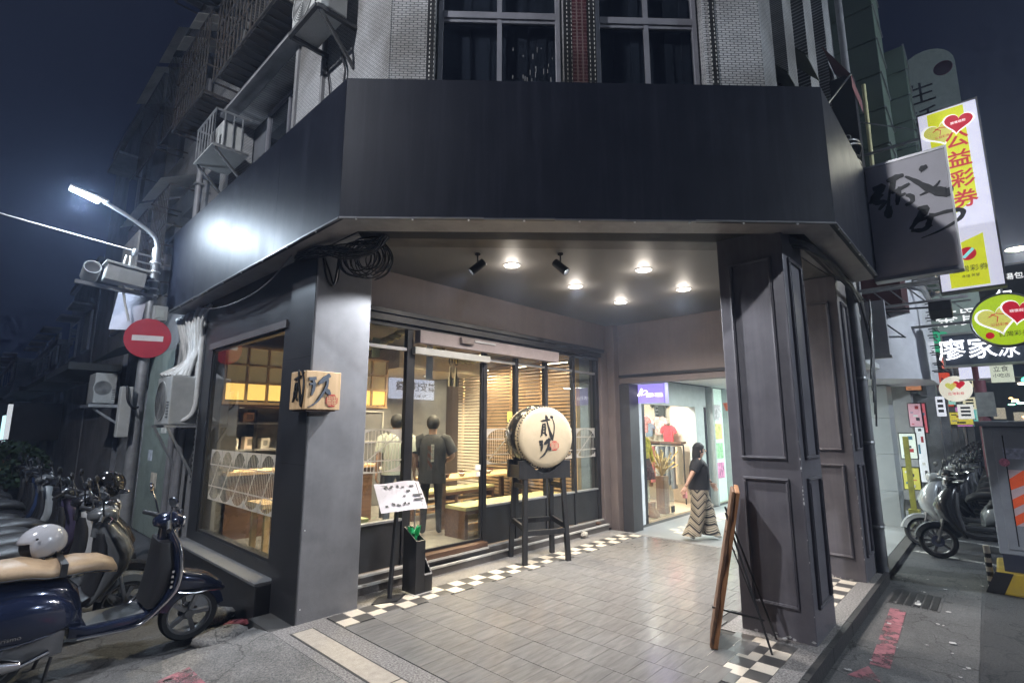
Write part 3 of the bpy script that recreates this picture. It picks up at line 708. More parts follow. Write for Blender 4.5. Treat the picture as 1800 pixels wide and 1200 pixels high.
# side window on the lane
SW = thing('side_window', 'large restaurant side window with slanted arch film facing the scooters', 'window', (2.3, 6.5, .38))
f = MB()
for (y0, y1, z0, z1) in ((5.36, 7.62, .38, .41), (5.36, 7.62, 2.69, 2.72), (5.36, 5.40, .41, 2.69), (7.58, 7.62, .41, 2.69)): f.box(2.25, 2.30, y0, y1, z0, z1)
f.build('frame', m_black, SW)
f = MB(); f.box(2.27, 2.278, 5.40, 7.58, .41, 2.69); f.build('pane', m_glass, SW)
film(-7.40, -5.41, .80, 1.41, frame((2.268, 0, 0), (0, -1, 0), (0, 0, 1)), SW, .40, m_film)

# ================================================================ RESTAURANT INTERIOR
RI = thing('restaurant_room', 'warm lit restaurant room with dark walls seen through the glass', 'room', (5, 7, 0)); RI['kind'] = 'structure'
b = MB(); b.box(2.41, 7.75, 5.24, 9.4, .02, .15); b.build('floor', mat('polished_grey_concrete', (.26, .25, .24), .22, var=.2, vs=3), RI)
b = MB(); b.box(2.41, 7.75, 9.3, 9.4, .15, 3.3); b.build('wall', mat('charcoal_plaster', (.17, .165, .165), .7, var=.25, vs=2.5), RI)
b = MB(); b.box(7.70, 7.78, 5.24, 9.3, .15, 3.3); b.build('wall', mat('brown_plaster', (.10, .07, .05), .7), RI)
b = MB(); b.box(2.36, 2.41, 8.0, 9.3, .15, 3.3); b.box(2.3, 2.41, 7.98, 8.06, -.1, 3.4); b.build('wall', mat('charcoal_plaster2', (.06, .06, .06), .7), RI)
b = MB(); b.box(2.41, 7.7, 5.26, 9.3, 3.12, 3.2); b.build('ceiling', mat('dark_ceiling', (.07, .07, .075), .7), RI)
b = MB(); b.box(5.2, 7.2, 7.6, 9.3, 2.72, 3.1); b.build('dropped_soffit', mat('cream_soffit', (.52, .45, .35), .7), RI)
b = MB(); b.box(5.05, 6.15, 9.20, 9.298, .16, 2.25); b.build('panel', mat('slate_grey_panel', (.13, .13, .135), .6, var=.2), RI)
# suspended wooden lattice hood over the open kitchen
HD = thing('lattice_hood', 'suspended pale wood lattice hood glowing amber above the open kitchen counter', 'hood', (3.7, 8.2, 1.98))
m_amber = glow('amber_backlit_paper', (1.0, .58, .15), 1.5)
m_tanp = glow('tan_backlit_paper', (.62, .43, .20), .22)
x0, x1, y0, y1 = 2.46, 5.06, 7.75, 8.85
for (z0, z1, mt, nm) in ((2.07, 2.31, m_amber, 'lit_panel'), (2.33, 2.82, m_tanp, 'panel')):
    for k in range(9):
        a = x0+(x1-x0)*k/9; b = MB(); b.box(a+.02, a+(x1-x0)/9-.02, y0+.02, y0+.03, z0, z1); b.build(nm, mt, HD)
    for k in range(4):
        a = y0+(y1-y0)*k/4; b = MB(); b.box(x1-.03, x1-.02, a+.02, a+(y1-y0)/4-.02, z0, z1); b.build(nm, mt, HD)
for k in range(10):
    a = x0+(x1-x0)*k/9; b = MB(); b.box(a-.016, a+.016, y0-.012, y0+.02, 2.03, 2.84); b.build('upright', m_wood, HD)
for k in range(9):
    a = y0+.06+(y1-y0-.06)*k/8; b = MB(); b.box(x1-.02, x1+.012, a-.014, a+.014, 2.03, 2.84); b.build('upright', m_wood, HD)
for z in (2.025, 2.315, 2.57, 2.83):
    b = MB(); b.box(x0-.02, x1+.02, y0-.02, y0+.025, z-.018, z+.018); b.box(x1-.025, x1+.02, y0+.025, y1, z-.018, z+.018); b.build('rail', m_wood, HD)
b = MB(); b.box(x0, x1-.03, y0+.035, y1, 1.99, 2.01); b.build('underside', m_dkwood, HD)
b = MB(); b.box(x0+.3, x0+.34, y0+.4, y0+.44, 2.84, 3.12); b.box(x1-.34, x1-.3, y0+.4, y0+.44, 2.84, 3.12); b.each('hanger', m_black, HD)
# kitchen counter, back shelf with boxes
KC = thing('kitchen_counter', 'dark timber kitchen counter below the lattice hood', 'counter', (3.4, 7.6, .15))
b = MB(); b.box(2.65, 4.95, 7.9, 7.94, .15, 1.02); b.box(4.91, 4.95, 7.94, 8.6, .15, 1.02); b.build('front', m_dkwood, KC)
b = MB(); b.box(2.6, 5.0, 7.8, 8.3, 1.02, 1.07); b.build('top', m_wood, KC, bevel=.006)
SH = thing('kitchen_shelf', 'tall black shelving behind the counter holding boxes', 'shelf', (3.4, 8.8, .15))
for x in (2.55, 3.35, 4.2):
    b = MB(); b.box(x-.02, x+.02, 8.92, 9.25, .15, 1.97); b.build('upright', m_black, SH)
for z in (.9, 1.32, 1.75):
    b = MB(); b.box(2.55, 4.2, 8.92, 9.25, z-.015, z+.015); b.build('board', m_steel, SH)
bc = [(.75, .72, .65), (.72, .42, .05), (.7, .68, .62), (.62, .5, .42), (.5, .48, .45), (.12, .1, .09), (.66, .62, .58), (.35, .2, .12)]
names = ['narrow cream box', 'tall amber yellow box', 'small white box', 'pink printed box', 'pale grey tin', 'black tea caddy', 'square ivory carton', 'brown parcel']
bx = 2.62
for k in range(8):
    w = [.12, .10, .10, .17, .14, .12, .16, .2][k]; h = [.26, .32, .18, .2, .17, .18, .14, .16][k]
    z = 1.335 if k < 5 else 1.765; 
    if k == 5: bx = 2.7
    b = MB(); b.box(bx, bx+w, 8.94, 9.1, z, z+h); o = b.build('storage_box', mat('box_paper_%d' % k, bc[k], .6), bevel=.004)
    tag(o, names[k]+' on the restaurant kitchen shelf', 'box', 'boxes on the kitchen shelf')
    b = MB(); b.box(bx+w*.25, bx+w*.75, 8.937, 8.9395, z+h*.3, z+h*.8); b.build('print', mat('box_print_%d' % k, tuple(.35*c for c in bc[k]), .6), o)
    bx += w+.09
# small downlights inside, each with its own lamp
for i, (x, y, z, p) in enumerate([(2.9, 8.35, 1.985, 30), (3.7, 8.35, 1.985, 30), (4.5, 8.35, 1.985, 24), (3.1, 6.2, 3.115, 75), (4.3, 6.0, 3.115, 60), (5.4, 5.9, 3.115, 60), (6.5, 5.9, 3.115, 75), (5.6, 7.0, 3.115, 60), (6.8, 7.0, 3.115, 70), (5.5, 8.6, 2.715, 40), (6.4, 8.4, 2.715, 45)]):
    t = thing('room_downlight', ['amber downlight under the lattice hood nearest the lane window', 'amber downlight in the middle under the lattice hood', 'amber downlight under the lattice hood nearest the door', 'ceiling downlight above the low front bench', 'ceiling downlight just inside the glass door', 'ceiling downlight above the tatami bench near the door', 'ceiling downlight above the tatami bench near the slat wall', 'ceiling downlight over the long dining table near the aisle', 'ceiling downlight over the long dining table near the slat wall', 'downlight in the cream soffit over the aisle', 'downlight in the cream soffit by the white slats'][i], 'downlight', (x, y, z), 'restaurant downlights')
    b = MB(); b.lathe([(.055, -.012), (.055, .01), (.045, .01), (.045, -.012)], 16, T(x, y, z)); b.build('ring', m_steel, t)
    b = MB(); b.lathe([(.0, -.004), (.045, -.004), (.045, .004)], 16, T(x, y, z)); b.build('lens', glow('warm_lens_%d' % i, (1, .86, .66), 9), t)
    lamp('downlight_lamp', 'SPOT', (x, y, z-.03), p*4.6, (1, .78, .52), t, (x, y, 0), .05, 130, .8)
# horizontal slat wall
SL = thing('slat_screen', 'tall screen of thin horizontal wooden slats along the dining benches', 'screen', (7.3, 6.8, .2))
for k in range(40):
    z = .42+.062*k
    b = MB(); b.box(7.28+.004*(k % 2), 7.32, 5.36, 7.66, z, z+.034); b.build('slat', m_woodx, SL)
    b = MB(); b.box(7.26, 7.32, 7.70, 8.36, z, z+.042); b.build('slat', m_woodw, SL)
for y in (5.40, 6.15, 6.9, 7.64, 7.74, 8.3):
    b = MB(); b.box(7.325, 7.36, y-.02, y+.02, .15, 2.95); b.build('upright', m_wood, SL)
b = MB(); b.box(7.25, 7.36, 5.27, 5.35, .15, 2.95); b.build('end_post', m_wood, SL)
b = MB(); b.box(7.36, 7.69, 5.27, 5.29, .15, 3.1); b.build('side_screen', mat('pale_side_plaster', (.45, .44, .42), .7), SL)
for (y, p) in ((5.9, 26), (6.8, 12), (8.0, 80)):                   # light strip behind the slats
    b = MB(); b.box(7.52, 7.55, y-.25, y+.25, 2.86, 2.89); b.build('light_strip', glow('strip_%d' % int(y*10), (1, .84, .6), 12), SL)
    lamp('strip_lamp', 'AREA', (7.50, y, 2.84), p, (1, .82, .58), SL, (7.45, y, 0), .45, sy=.06)
# tatami benches with cubby fronts, long table with bowls
def bench(x0, x1, y0, y1, z, label):
    t = thing('tatami_bench', label, 'bench', ((x0+x1)/2, (y0+y1)/2, .15), 'tatami benches')
    n = max(1, round((x1-x0)/.8)); w = (x1-x0)/n
    for k in range(n):
        b = MB(); b.box(x0+w*k+.004, x0+w*(k+1)-.004, y0, y1, z-.05, z); b.build('mat', m_tatami, t, bevel=.005)
    b = MB(); b.box(x0, x1, y0-.005, y1+.005, z-.10, z-.052); b.build('seat_frame', m_dkwood, t)
    for k in range(n+1):
        b = MB(); x = x0+w*k; x = min(max(x, x0+.03), x1-.03); b.box(x-.03, x+.03, y0+.01, y1-.01, .15, z-.10); b.build('leg', m_dkwood, t)
    for zz in (.25, .39):
        b = MB(); b.box(x0+.06, x1-.06, y0+.02, y1-.02, zz-.012, zz+.012); b.build('shelf', m_wood, t)
    return t
bench(4.98, 7.2, 5.55, 6.0, .58, 'long tatami topped bench just behind the drum window')
bench(5.3, 7.2, 7.2, 7.6, .60, 'far tatami bench behind the dining table')
bench(2.6, 3.55, 5.7, 6.2, .60, 'short tatami topped bench behind the menu stand window')
TB = thing('dining_table', 'long pale wood dining table between the tatami benches', 'table', (6.2, 6.6, .15))
b = MB(); b.box(5.1, 7.2, 6.3, 6.95, .86, .90); b.build('top', m_wood, TB, bevel=.006)
for x in (5.25, 7.05):
    for y in (6.38, 6.87): b = MB(); b.box(x-.035, x+.035, y-.035, y+.035, .15, .86); b.build('leg', m_dkwood, TB)
for k, (x, y) in enumerate([(5.35, 6.42), (5.7, 6.45), (6.0, 6.8), (6.3, 6.45), (6.65, 6.75), (6.95, 6.45)]):
    b = MB(); b.lathe([(.03, 0), (.035, .012), (.065, .05), (.07, .055), (.06, .05), (.03, .016), (0, .014)], 14, T(x, y, .90))
    o = b.build('soup_bowl', mat('bowl_%d' % k, [(.05, .02, .015), (.5, .48, .45)][k % 2], .25), smooth=30)
    tag(o, ['dark lacquer', 'pale ceramic'][k % 2]+' bowl on the dining table, number %s from the door' % ['first', 'second', 'third', 'fourth', 'fifth', 'sixth'][k], 'bowl', 'bowls on the dining table')
    o['label'] = ['dark lacquer bowl at the table end nearest the door', 'pale bowl second from the door on the dining table', 'dark lacquer bowl at the back edge of the dining table', 'pale bowl in the middle front of the dining table', 'dark lacquer bowl at the back near the slats', 'pale bowl at the table end nearest the slats'][k]
TT = thing('side_table', 'small pale wall table with a black cup by the white slats', 'table', (5.0, 7.4, .15))
b = MB(); b.box(4.95, 5.45, 7.75, 8.1, .98, 1.01); b.build('top', m_woodw, TT); b = MB(); b.box(5.15, 5.22, 7.9, 7.97, .15, .98); b.build('leg', m_black, TT)
b = MB(); b.lathe([(.035, 0), (.04, .1), (.034, .1), (.03, .01), (0, .01)], 14, T(5.12, 7.9, 1.01)); tag(b.build('cup', m_black, smooth=30), 'black cup standing on the small wall table', 'cup')
# low table left of the door
TL_ = thing('low_table', 'low orange wood table seen under the menu sheet', 'table', (3.0, 6.6, .15))
b = MB(); b.box(2.6, 3.7, 6.5, 7.0, .72, .78); b.build('top', m_wood, TL_, bevel=.005)
for x in (2.68, 3.62):
    for y in (6.56, 6.94): b = MB(); b.box(x-.03, x+.03, y-.03, y+.03, .15, .72); b.build('leg', m_wood, TL_)
# straw rope swag with paper strips and tassels
RP = thing('straw_rope', 'thick twisted straw rope swagged behind the glass under the ceiling', 'rope', (3.8, 5.6, 2.9))
for ph in (0, math.pi):
    P = []
    for k in range(90):
        t = k/89; x = 2.7+2.6*t; sw = 3.02-.38*abs(math.cos(math.pi*(x-3.1)/1.8))
        P.append((x, 5.55+.028*math.cos(k*.9+ph), sw+.028*math.sin(k*.9+ph)))
    b = MB(); b.tube(P, .032, 7); b.build('strand', m_rope, RP, smooth=60)
for (x, h, mt) in ((3.42, .2, m_tatami), (4.25, .42, mat('white_paper_strip', (.7, .7, .75), .6))):
    b = MB(); b.box(x-.055, x+.055, 5.50, 5.505, 2.74-h, 2.78); b.build('paper_strip', mt, RP)
for k, x in enumerate((4.62, 4.72)):
    b = MB(); b.lathe([(.010, .10), (.014, .08), (.014, .05), (.012, .04), (.035, -.17), (0, -.17)], 12, T(x, 5.5, 2.42)); b.build('tassel', mat('grey_gold_tassel_%d' % k, (.22, .2, .14), .8), RP)
    b = MB(); b.tube([(x+.028*math.cos(a), 5.5, 2.60+.05*math.sin(a)) for a in [j*math.pi/6 for j in range(13)]], .007, 6); b.build('knot', m_cable, RP)
# wall frame, lucky cat shaped ornament stays out; small framed notice
FR = thing('wall_frame', 'thin pale square frame hung on the dark restaurant wall', 'frame', (5.4, 9.28, 1.7))
b = MB()
for (a0, a1, z0, z1) in ((5.45, 5.95, 1.40, 1.42), (5.45, 5.95, 1.98, 2.0), (5.45, 5.47, 1.42, 1.98), (5.93, 5.95, 1.42, 1.98)): b.box(a0, a1, 9.17, 9.199, z0, z1)
b.build('border', mat('pale_frame', (.45, .44, .42), .5), FR)
TLb = thing('tube_light', 'short white tube light on the dark restaurant wall', 'light', (4.9, 9.2, 2.3))
b = MB(); b.box(4.85, 5.35, 9.2, 9.23, 2.30, 2.33); b.build('tube', glow('cool_tube', (.9, .95, 1), 5), TLb)
b = MB(); b.box(4.84, 5.36, 9.23, 9.29, 2.29, 2.35); b.build('holder', m_steel, TLb)
YN = thing('wall_notice', 'small yellow green notice stuck on the slat screen', 'notice', (7.25, 6.7, 1.9))
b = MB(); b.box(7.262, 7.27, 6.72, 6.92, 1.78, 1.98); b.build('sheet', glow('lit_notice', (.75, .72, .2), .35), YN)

# ================================================================ CLOTHES SHOP along the arcade
CS = thing('clothes_shop', 'bright little clothes shop with cream walls beyond the cross beam', 'shop', (10, 5.5, -.06)); CS['kind'] = 'structure'
m_cream = mat('cream_shop_wall', (.70, .62, .50), .7, var=.06)
m_grfr = mat('grey_green_shop_frame', (.34, .38, .37), .45)
b = MB(); b.box(8.3, 8.78, 4.87, 5.0, -.06, 2.62); b.build('jamb_panel', mat('white_jamb_panel', (.58, .6, .64), .45), CS)
b = MB(); b.box(8.25, 15, 4.9, 7.9, -.12, -.03); b.build('floor', mat('pale_wood_floor', (.5, .38, .26), .35, var=.15), CS)
b = MB(); b.box(8.3, 11.8, 7.8, 7.9, -.03, 2.9); b.box(11.75, 11.8, 4.92, 7.8, -.03, 2.9); b.build('wall', m_cream, CS)
b = MB(); b.box(8.3, 8.36, 5.0, 7.8, -.03, 2.9); b.build('wall', m_cream, CS)
b = MB(); b.box(8.3, 11.8, 4.9, 7.8, 2.72, 2.8); b.build('ceiling', mat('white_shop_ceiling', (.7, .7, .68), .6), CS)
b = MB(); b.box(8.25, 14, 1.3, 4.88, 2.62, 2.7); b.build('arcade_ceiling', mat('white_arcade_ceiling', (.6, .61, .6), .5, var=.1), CS)
b = MB(); b.box(8.78, 11.75, 4.87, 4.97, 2.12, 2.62); b.build('shutter_box', m_grfr, CS)
b = MB(); b.box(8.79, 11.7, 4.86, 4.87, 2.60, 2.615); b.build('shutter_lip', m_black, CS)
b = MB(); b.box(8.78, 8.90, 4.88, 4.96, -.06, 2.12); b.build('glass_post', m_black, CS)
b = MB(); b.box(11.0, 11.45, 4.80, 4.97, -.06, 2.12); b.build('door_post', m_grfr, CS)
b = MB(); b.box(11.45, 11.52, 4.78, 4.97, -.06, 2.12); b.build('door_edge', m_black, CS)
b = MB(); b.box(8.9, 10.0, 4.91, 4.918, -.03, 2.12); b.build('pane', m_glass, CS)
b = MB(); b.box(9.85, 9.97, 4.88, 4.90, .02, .14); b.build('glass_clamp', m_black, CS)
for i, (x, y) in enumerate(((9.3, 5.7), (10.4, 5.6), (9.9, 6.9))):
    t = thing('ceiling_panel_light', ['square ceiling light above the mannequin in the clothes shop', 'square ceiling light above the clothes rack by the door', 'square ceiling light at the back of the clothes shop'][i], 'light', (x, y, 2.7), 'clothes shop ceiling lights')
    b = MB(); b.box(x-.22, x+.22, y-.22, y+.22, 2.69, 2.715); b.build('frame', m_steel, t)
    b = MB(); b.box(x-.2, x+.2, y-.2, y+.2, 2.684, 2.69); b.build('diffuser', glow('shop_light_%d' % i, (1, .96, .88), 9), t)
    lamp('panel_lamp', 'AREA', (x, y, 2.67), 62, (1, .95, .86), t, (x, y, 0), .4)
for i, x in enumerate((9.6, 11.6, 13.2)):
    t = thing('arcade_tube_light', ['ceiling tube light over the walking woman', 'second ceiling tube light along the arcade', 'farthest ceiling tube light along the arcade'][i], 'light', (x, 3.2, 2.6), 'arcade tube lights')
    b = MB(); b.box(x-.5, x+.5, 3.17, 3.25, 2.585, 2.62); b.build('holder', m_steel, t)
    b = MB(); b.tube([(x-.48, 3.21, 2.57), (x+.48, 3.21, 2.57)], .016, 8); b.build('tube', glow('arcade_tube_%d' % i, (.92, 1, .96), 10), t)
    lamp('tube_lamp', 'AREA', (x, 3.21, 2.54), 75, (.9, 1, .97), t, (x, 3.21, 0), .9, sy=.1)
# hanging purple sign
PS = thing('hanging_shop_sign', 'small glowing purple sign with white brush lettering under the cross beam', 'sign', (8.32, 4.5, 2.28))
b = MB(); b.box(8.3, 8.42, 4.16, 4.92, 2.11, 2.44); b.build('box', glow('purple_lightbox', (.33, .26, .80), .95), PS, bevel=.004)
b = MB(); b.box(8.295, 8.43, 4.14, 4.16, 2.10, 2.45); b.box(8.295, 8.43, 4.92, 4.93, 2.10, 2.45); b.each('edge', glow('purple_edge', (.25, .2, .62), .8), PS)
m_wlet = glow('white_lit_letter', (1, .98, 1), 2.2)
# ---- brush writing shared by the drum, the cube sign and the shop signs (units: 1 = width of the writing)
def norm(st, cx, cy, s): return [[((x-cx)/s, -(y-cy)/s, w/s) for x, y, w in q] for q in st]
EF = norm([
    [(712, 330, 8), (722, 365, 30), (728, 405, 22)], [(640, 410, 10), (690, 402, 20), (770, 388, 16)], [(775, 345, 10), (800, 362, 30), (806, 372, 8)],
    [(672, 440, 14), (660, 520, 20), (650, 590, 14)], [(700, 440, 14), (704, 500, 17), (698, 560, 14)], [(665, 446, 12), (706, 442, 12)], [(664, 482, 10), (700, 480, 10)],
    [(662, 516, 10), (700, 516, 10)], [(655, 554, 12), (700, 556, 12)], [(655, 572, 16), (632, 606, 6)], [(698, 560, 14), (722, 590, 18)],
    [(728, 410, 10), (755, 500, 16), (790, 610, 30), (806, 645, 8)], [(800, 365, 5), (828, 440, 8), (826, 540, 9), (800, 650, 14)],
    [(615, 668, 24), (668, 660, 20)], [(646, 668, 16), (654, 720, 22), (640, 780, 12)], [(622, 704, 14), (664, 694, 12)],
    [(684, 700, 12), (725, 665, 34), (768, 630, 26)], [(750, 650, 16), (748, 710, 18), (700, 800, 16), (655, 845, 9), (618, 862, 3)], [(738, 730, 20), (760, 752, 34), (778, 770, 10)]], 720, 600, 340)
ZN = norm([
    [(145, 548, 16), (195, 548, 30), (150, 600, 24), (122, 640, 8)], [(190, 592, 18), (150, 640, 22), (200, 650, 18), (165, 695, 10)], [(218, 685, 20), (208, 745, 30), (200, 760, 6)], [(245, 530, 8), (222, 640, 10), (214, 700, 16)],
    [(222, 518, 14), (270, 508, 24), (312, 505, 12)], [(262, 520, 16), (245, 590, 14)], [(238, 604, 10), (290, 588, 16), (335, 570, 10)], [(285, 575, 12), (270, 640, 18), (260, 690, 10)], [(262, 640, 10), (310, 628, 12)],
    [(310, 640, 12), (335, 655, 18), (335, 690, 14), (300, 705, 12)], [(318, 518, 8), (360, 560, 16), (430, 640, 28), (500, 680, 40), (530, 655, 6)], [(370, 585, 8), (420, 612, 12)], [(392, 488, 14), (412, 500, 32), (418, 508, 8)], [(478, 600, 4), (440, 640, 10), (375, 662, 5)],
    [(385, 758, 8), (420, 775, 34), (380, 830, 22), (338, 885, 12)], [(340, 892, 14), (395, 905, 18), (440, 880, 16)], [(358, 848, 10), (430, 832, 14), (520, 820, 14), (590, 832, 18), (575, 880, 14), (480, 930, 8), (385, 955, 3)], [(450, 810, 16), (430, 870, 20), (410, 900, 8)]], 330, 720, 480)
def scaled(st, s, dx=0, dy=0): return [[(x*s+dx, y*s+dy, w*s) for x, y, w in q] for q in st]
def seal(M, r, parent, mt, m2):
    b = MB(); b.prism([(r*math.cos(a), r*math.sin(a)) for a in [math.pi/8+j*math.pi/4 for j in range(8)]], 0, .003, M); o = b.build('seal', mt, parent)
    b = MB(); w = r*.09
    for k in (-.72, -.42, -.1, .12, .42, .7): b.box(r*k-w/2, r*k+w/2, -r*.62, -r*.05, .003, .0042, M); b.box(r*k-w/2, r*k+w/2, r*.08, r*.6, .003, .0042, M)
    for k in (-.62, -.33, -.05, .08, .36, .62): b.box(-r*.74, -r*.08, r*k-w/2, r*k+w/2, .0031, .0044, M); b.box(r*.1, r*.74, r*k-w/2, r*k+w/2, .0031, .0044, M)
    b.build('seal_lines', m2, o); return o
m_ink = mat('black_brush_ink', (.010, .010, .011), .5)
m_sealr = mat('vermilion_seal', (.42, .035, .025), .6, var=.2, vs=20)
m_drumskin = mat('cream_drum_skin', (.46, .385, .27), .55, var=.1, vs=5, dirt=.2, dcol=(.4, .3, .17), ds=4)
brush(scaled(ZN, .17, -.22, .05), frame((8.298, 4.54, 2.28), (0, -1, 0), (0, 0, 1)) @ T(0, -.03, 0) @ RZ(0), m_wlet, PS) if False else None
MP = faceX(8.297, 4.54, 2.275)
ZN1 = [q for q in ZN[:14]]; ZN2 = [q for q in ZN[14:]]
brush([[(x, y, w*1.5) for x, y, w in q] for q in scaled(ZN1, .30, -.22, -.05)], MP, m_wlet, PS, .003); brush([[(x, y, w*1.5) for x, y, w in q] for q in scaled(ZN2, .30, -.10, .11)], MP, m_wlet, PS, .003)
lettering('服飾 精品', .075, MP @ T(.20, -.035, 0), m_wlet, PS, .003)
# ---- goods in the clothes shop
def shirt(name, label, x, y, z, s, mt, group, face='y', neck=True):
    P = [(-.11, .30), (-.05, .27), (.05, .27), (.11, .30), (.24, .22), (.31, .06), (.22, .0), (.17, .08), (.16, -.3), (-.16, -.3), (-.17, .08), (-.22, .0), (-.31, .06), (-.24, .22)]
    b = MB(); M = (faceY(x, y, z) if face == 'y' else faceX(x, y, z)) @ Matrix.Scale(s, 4); b.prism(P, -.03, .03, M)
    o = b.build(name, mt, bevel=.02); tag(o, label, 'shirt', group)
    h = MB(); h.tube([(-.14, .29, .0), (0, .34, 0), (.14, .29, 0)], .006, 5, M); h.tube([(0, .34, 0), (0, .42, 0), (.03, .44, 0)], .005, 5, M); h.build('hanger', m_black, o)
shirt('hanging_shirt', 'olive black t-shirt hung high on the cream shop wall', 11.66, 5.98, 2.14, .80, mat('olive_black_cotton', (.05, .055, .045), .85), 'shirts in the clothes shop', 'x')
shirt('hanging_shirt', 'pink and white floral blouse hung on the cream shop wall', 11.62, 5.97, 1.72, .75, mat('pink_floral_print', (.75, .45, .42), .8, var=.6, vs=18), 'shirts in the clothes shop', 'x')
shirt('hanging_shirt', 'bright red top hung above the clothes rack', 11.5, 5.70, 1.52, .72, mat('bright_red_cotton', (.62, .05, .06), .8), 'shirts in the clothes shop', 'x')
RK = thing('clothes_rack', 'black metal clothes rack full of hanging trousers', 'rack', (11.4, 5.9, -.03))
b = MB(); b.tube([(11.4, 5.3, 1.28), (11.4, 6.5, 1.28)], .016, 8); b.tube([(11.4, 5.3, 1.28), (11.4, 5.3, -.03)], .014, 8); b.tube([(11.4, 6.5, 1.28), (11.4, 6.5, -.03)], .014, 8); b.build('frame', m_black, RK)
b = MB(); b.box(11.3, 11.55, 5.3, 6.5, 1.30, 1.35); b.build('shelf', m_dkwood, RK)
gc = [((.1, .1, .11), 'black'), ((.55, .55, .53), 'white'), ((.3, .17, .08), 'tan brown'), ((.6, .2, .18), 'coral'), ((.5, .5, .52), 'pale grey'), ((.12, .13, .15), 'charcoal'), ((.36, .36, .38), 'mid grey'), ((.25, .27, .3), 'slate'), ((.5, .42, .3), 'khaki')]
for k, (c, nm) in enumerate(gc):
    x = 6.42-.125*k; h = .80+.14*((k*37) % 5)/4
    b = MB(); b.loft([(1.24, 11.4, x, .13, .032), (1.06, 11.4, x, .15, .042), (1.24-h*.6, 11.4, x+.01, .14, .048), (1.24-h, 11.4, x+.015, .12, .048)], 10, None, 'z')
    tag(b.build('hanging_trousers', mat('trouser_%d' % k, c, .85), smooth=50), nm+' pair of trousers hanging on the black clothes rack', 'trousers', 'trousers on the rack')
# mannequin with yellow top and patterned skirt
MQ = thing('mannequin', 'headless cream mannequin in yellow top and dark floral skirt by the shop glass', 'mannequin', (9.4, 5.22, -.03))
b = MB(); b.loft([(.05, 9.32, 5.22, .05, .06), (.1, 9.32, 5.22, .04, .05), (.35, 9.33, 5.22, .055, .06), (.5, 9.33, 5.22, .05, .055), (.8, 9.32, 5.22, .07, .08)], 12, None, 'z'); b.loft([(.05, 9.48, 5.22, .05, .06), (.1, 9.48, 5.22, .04, .05), (.35, 9.47, 5.22, .055, .06), (.5, 9.47, 5.22, .05, .055), (.8, 9.46, 5.22, .07, .08)], 12, None, 'z'); b.build('leg', mat('cream_plastic', (.66, .55, .42), .4), MQ, smooth=60)
b = MB(); b.loft([(.68, 9.4, 5.22, .24, .2), (.8, 9.4, 5.22, .22, .18), (1.0, 9.4, 5.22, .17, .13), (1.08, 9.4, 5.22, .14, .1)], 18, None, 'z'); b.build('skirt', mat('dark_floral_skirt', (.10, .035, .035), .8, var=1.2, vs=22), MQ, smooth=60)
b = MB(); b.loft([(1.06, 9.4, 5.22, .14, .1), (1.2, 9.4, 5.22, .15, .11), (1.38, 9.4, 5.22, .2, .11), (1.46, 9.4, 5.22, .17, .09), (1.5, 9.4, 5.22, .06, .05), (1.58, 9.4, 5.22, .05, .05)], 18, None, 'z'); b.tube([(9.22, 5.22, 1.42), (9.14, 5.19, 1.2), (9.2, 5.12, 1.0)], [.06, .05, .035], 8); b.tube([(9.58, 5.22, 1.42), (9.65, 5.19, 1.2), (9.60, 5.12, 1.0)], [.06, .05, .035], 8); b.build('top', mat('yellow_print_top', (.62, .45, .05), .8, var=.5, vs=16), MQ, smooth=60)
shirt('hanging_shirt', 'red and white striped scarf top hung beside the mannequin', 10.2, 5.62, 1.75, .6, mat('red_white_print', (.6, .2, .2), .8, var=1.0, vs=24), 'shirts in the clothes shop', 'x')
shirt('hanging_shirt', 'blue denim shirt folded on a hanger beside the mannequin', 11.6, 6.25, 1.62, .55, mat('washed_denim', (.2, .25, .32), .85), 'shirts in the clothes shop', 'x')
BG = thing('wooden_plinth', 'weathered wooden plinth carrying a straw bouquet in the shop window', 'plinth', (9.95, 5.12, -.03))
b = MB(); b.box(9.86, 10.06, 5.03, 5.22, -.03, .70); b.build('block', grainmat('weathered_plinth', (.18, .09, .05), (.32, .18, .1), 'z', 24, .7), BG, bevel=.008)
DV = thing('dried_bouquet', 'dried straw bouquet on the wooden plinth', 'bouquet', (9.95, 5.12, .70))
b = MB()
for k in range(46):
    a = rnd.uniform(0, 6.28); r = rnd.uniform(.1, .34); h = rnd.uniform(.15, .55)
    b.tube([(9.95, 5.12, .70), (9.95+r*.5*math.cos(a), 5.12+r*.5*math.sin(a), .70+h*.6), (9.95+r*math.cos(a), 5.12+r*math.sin(a), .70+h)], [.005, .005, .016], 4)
b.build('stems', mat('golden_straw', (.5, .34, .12), .8, var=.3), DV)
for k, (x, y) in enumerate(((9.35, 5.03), (9.5, 5.06))):
    b = MB(); b.loft([(-.03, x, y, .05, .10), (.02, x, y, .05, .10), (.07, x, y+.02, .045, .06), (.15, x, y+.04, .045, .045), (.24, x, y+.04, .05, .05)], 12, None, 'z')
    tag(b.build('ankle_boot', mat('tan_leather_%d' % k, (.4, .2, .1), .45), smooth=50), 'tan leather ankle boot on the shop floor, '+['left one of the pair', 'right one of the pair'][k], 'boot', 'boots in the shop window')
b = MB(); b.loft([(-.03, 9.1, 5.25, .10, .07), (.12, 9.1, 5.25, .11, .08), (.24, 9.1, 5.25, .07, .05)], 12, None, 'z'); tag(b.build('handbag', mat('dark_red_leather', (.22, .03, .04), .45), smooth=50), 'dark red leather handbag on the shop floor behind the glass', 'handbag')
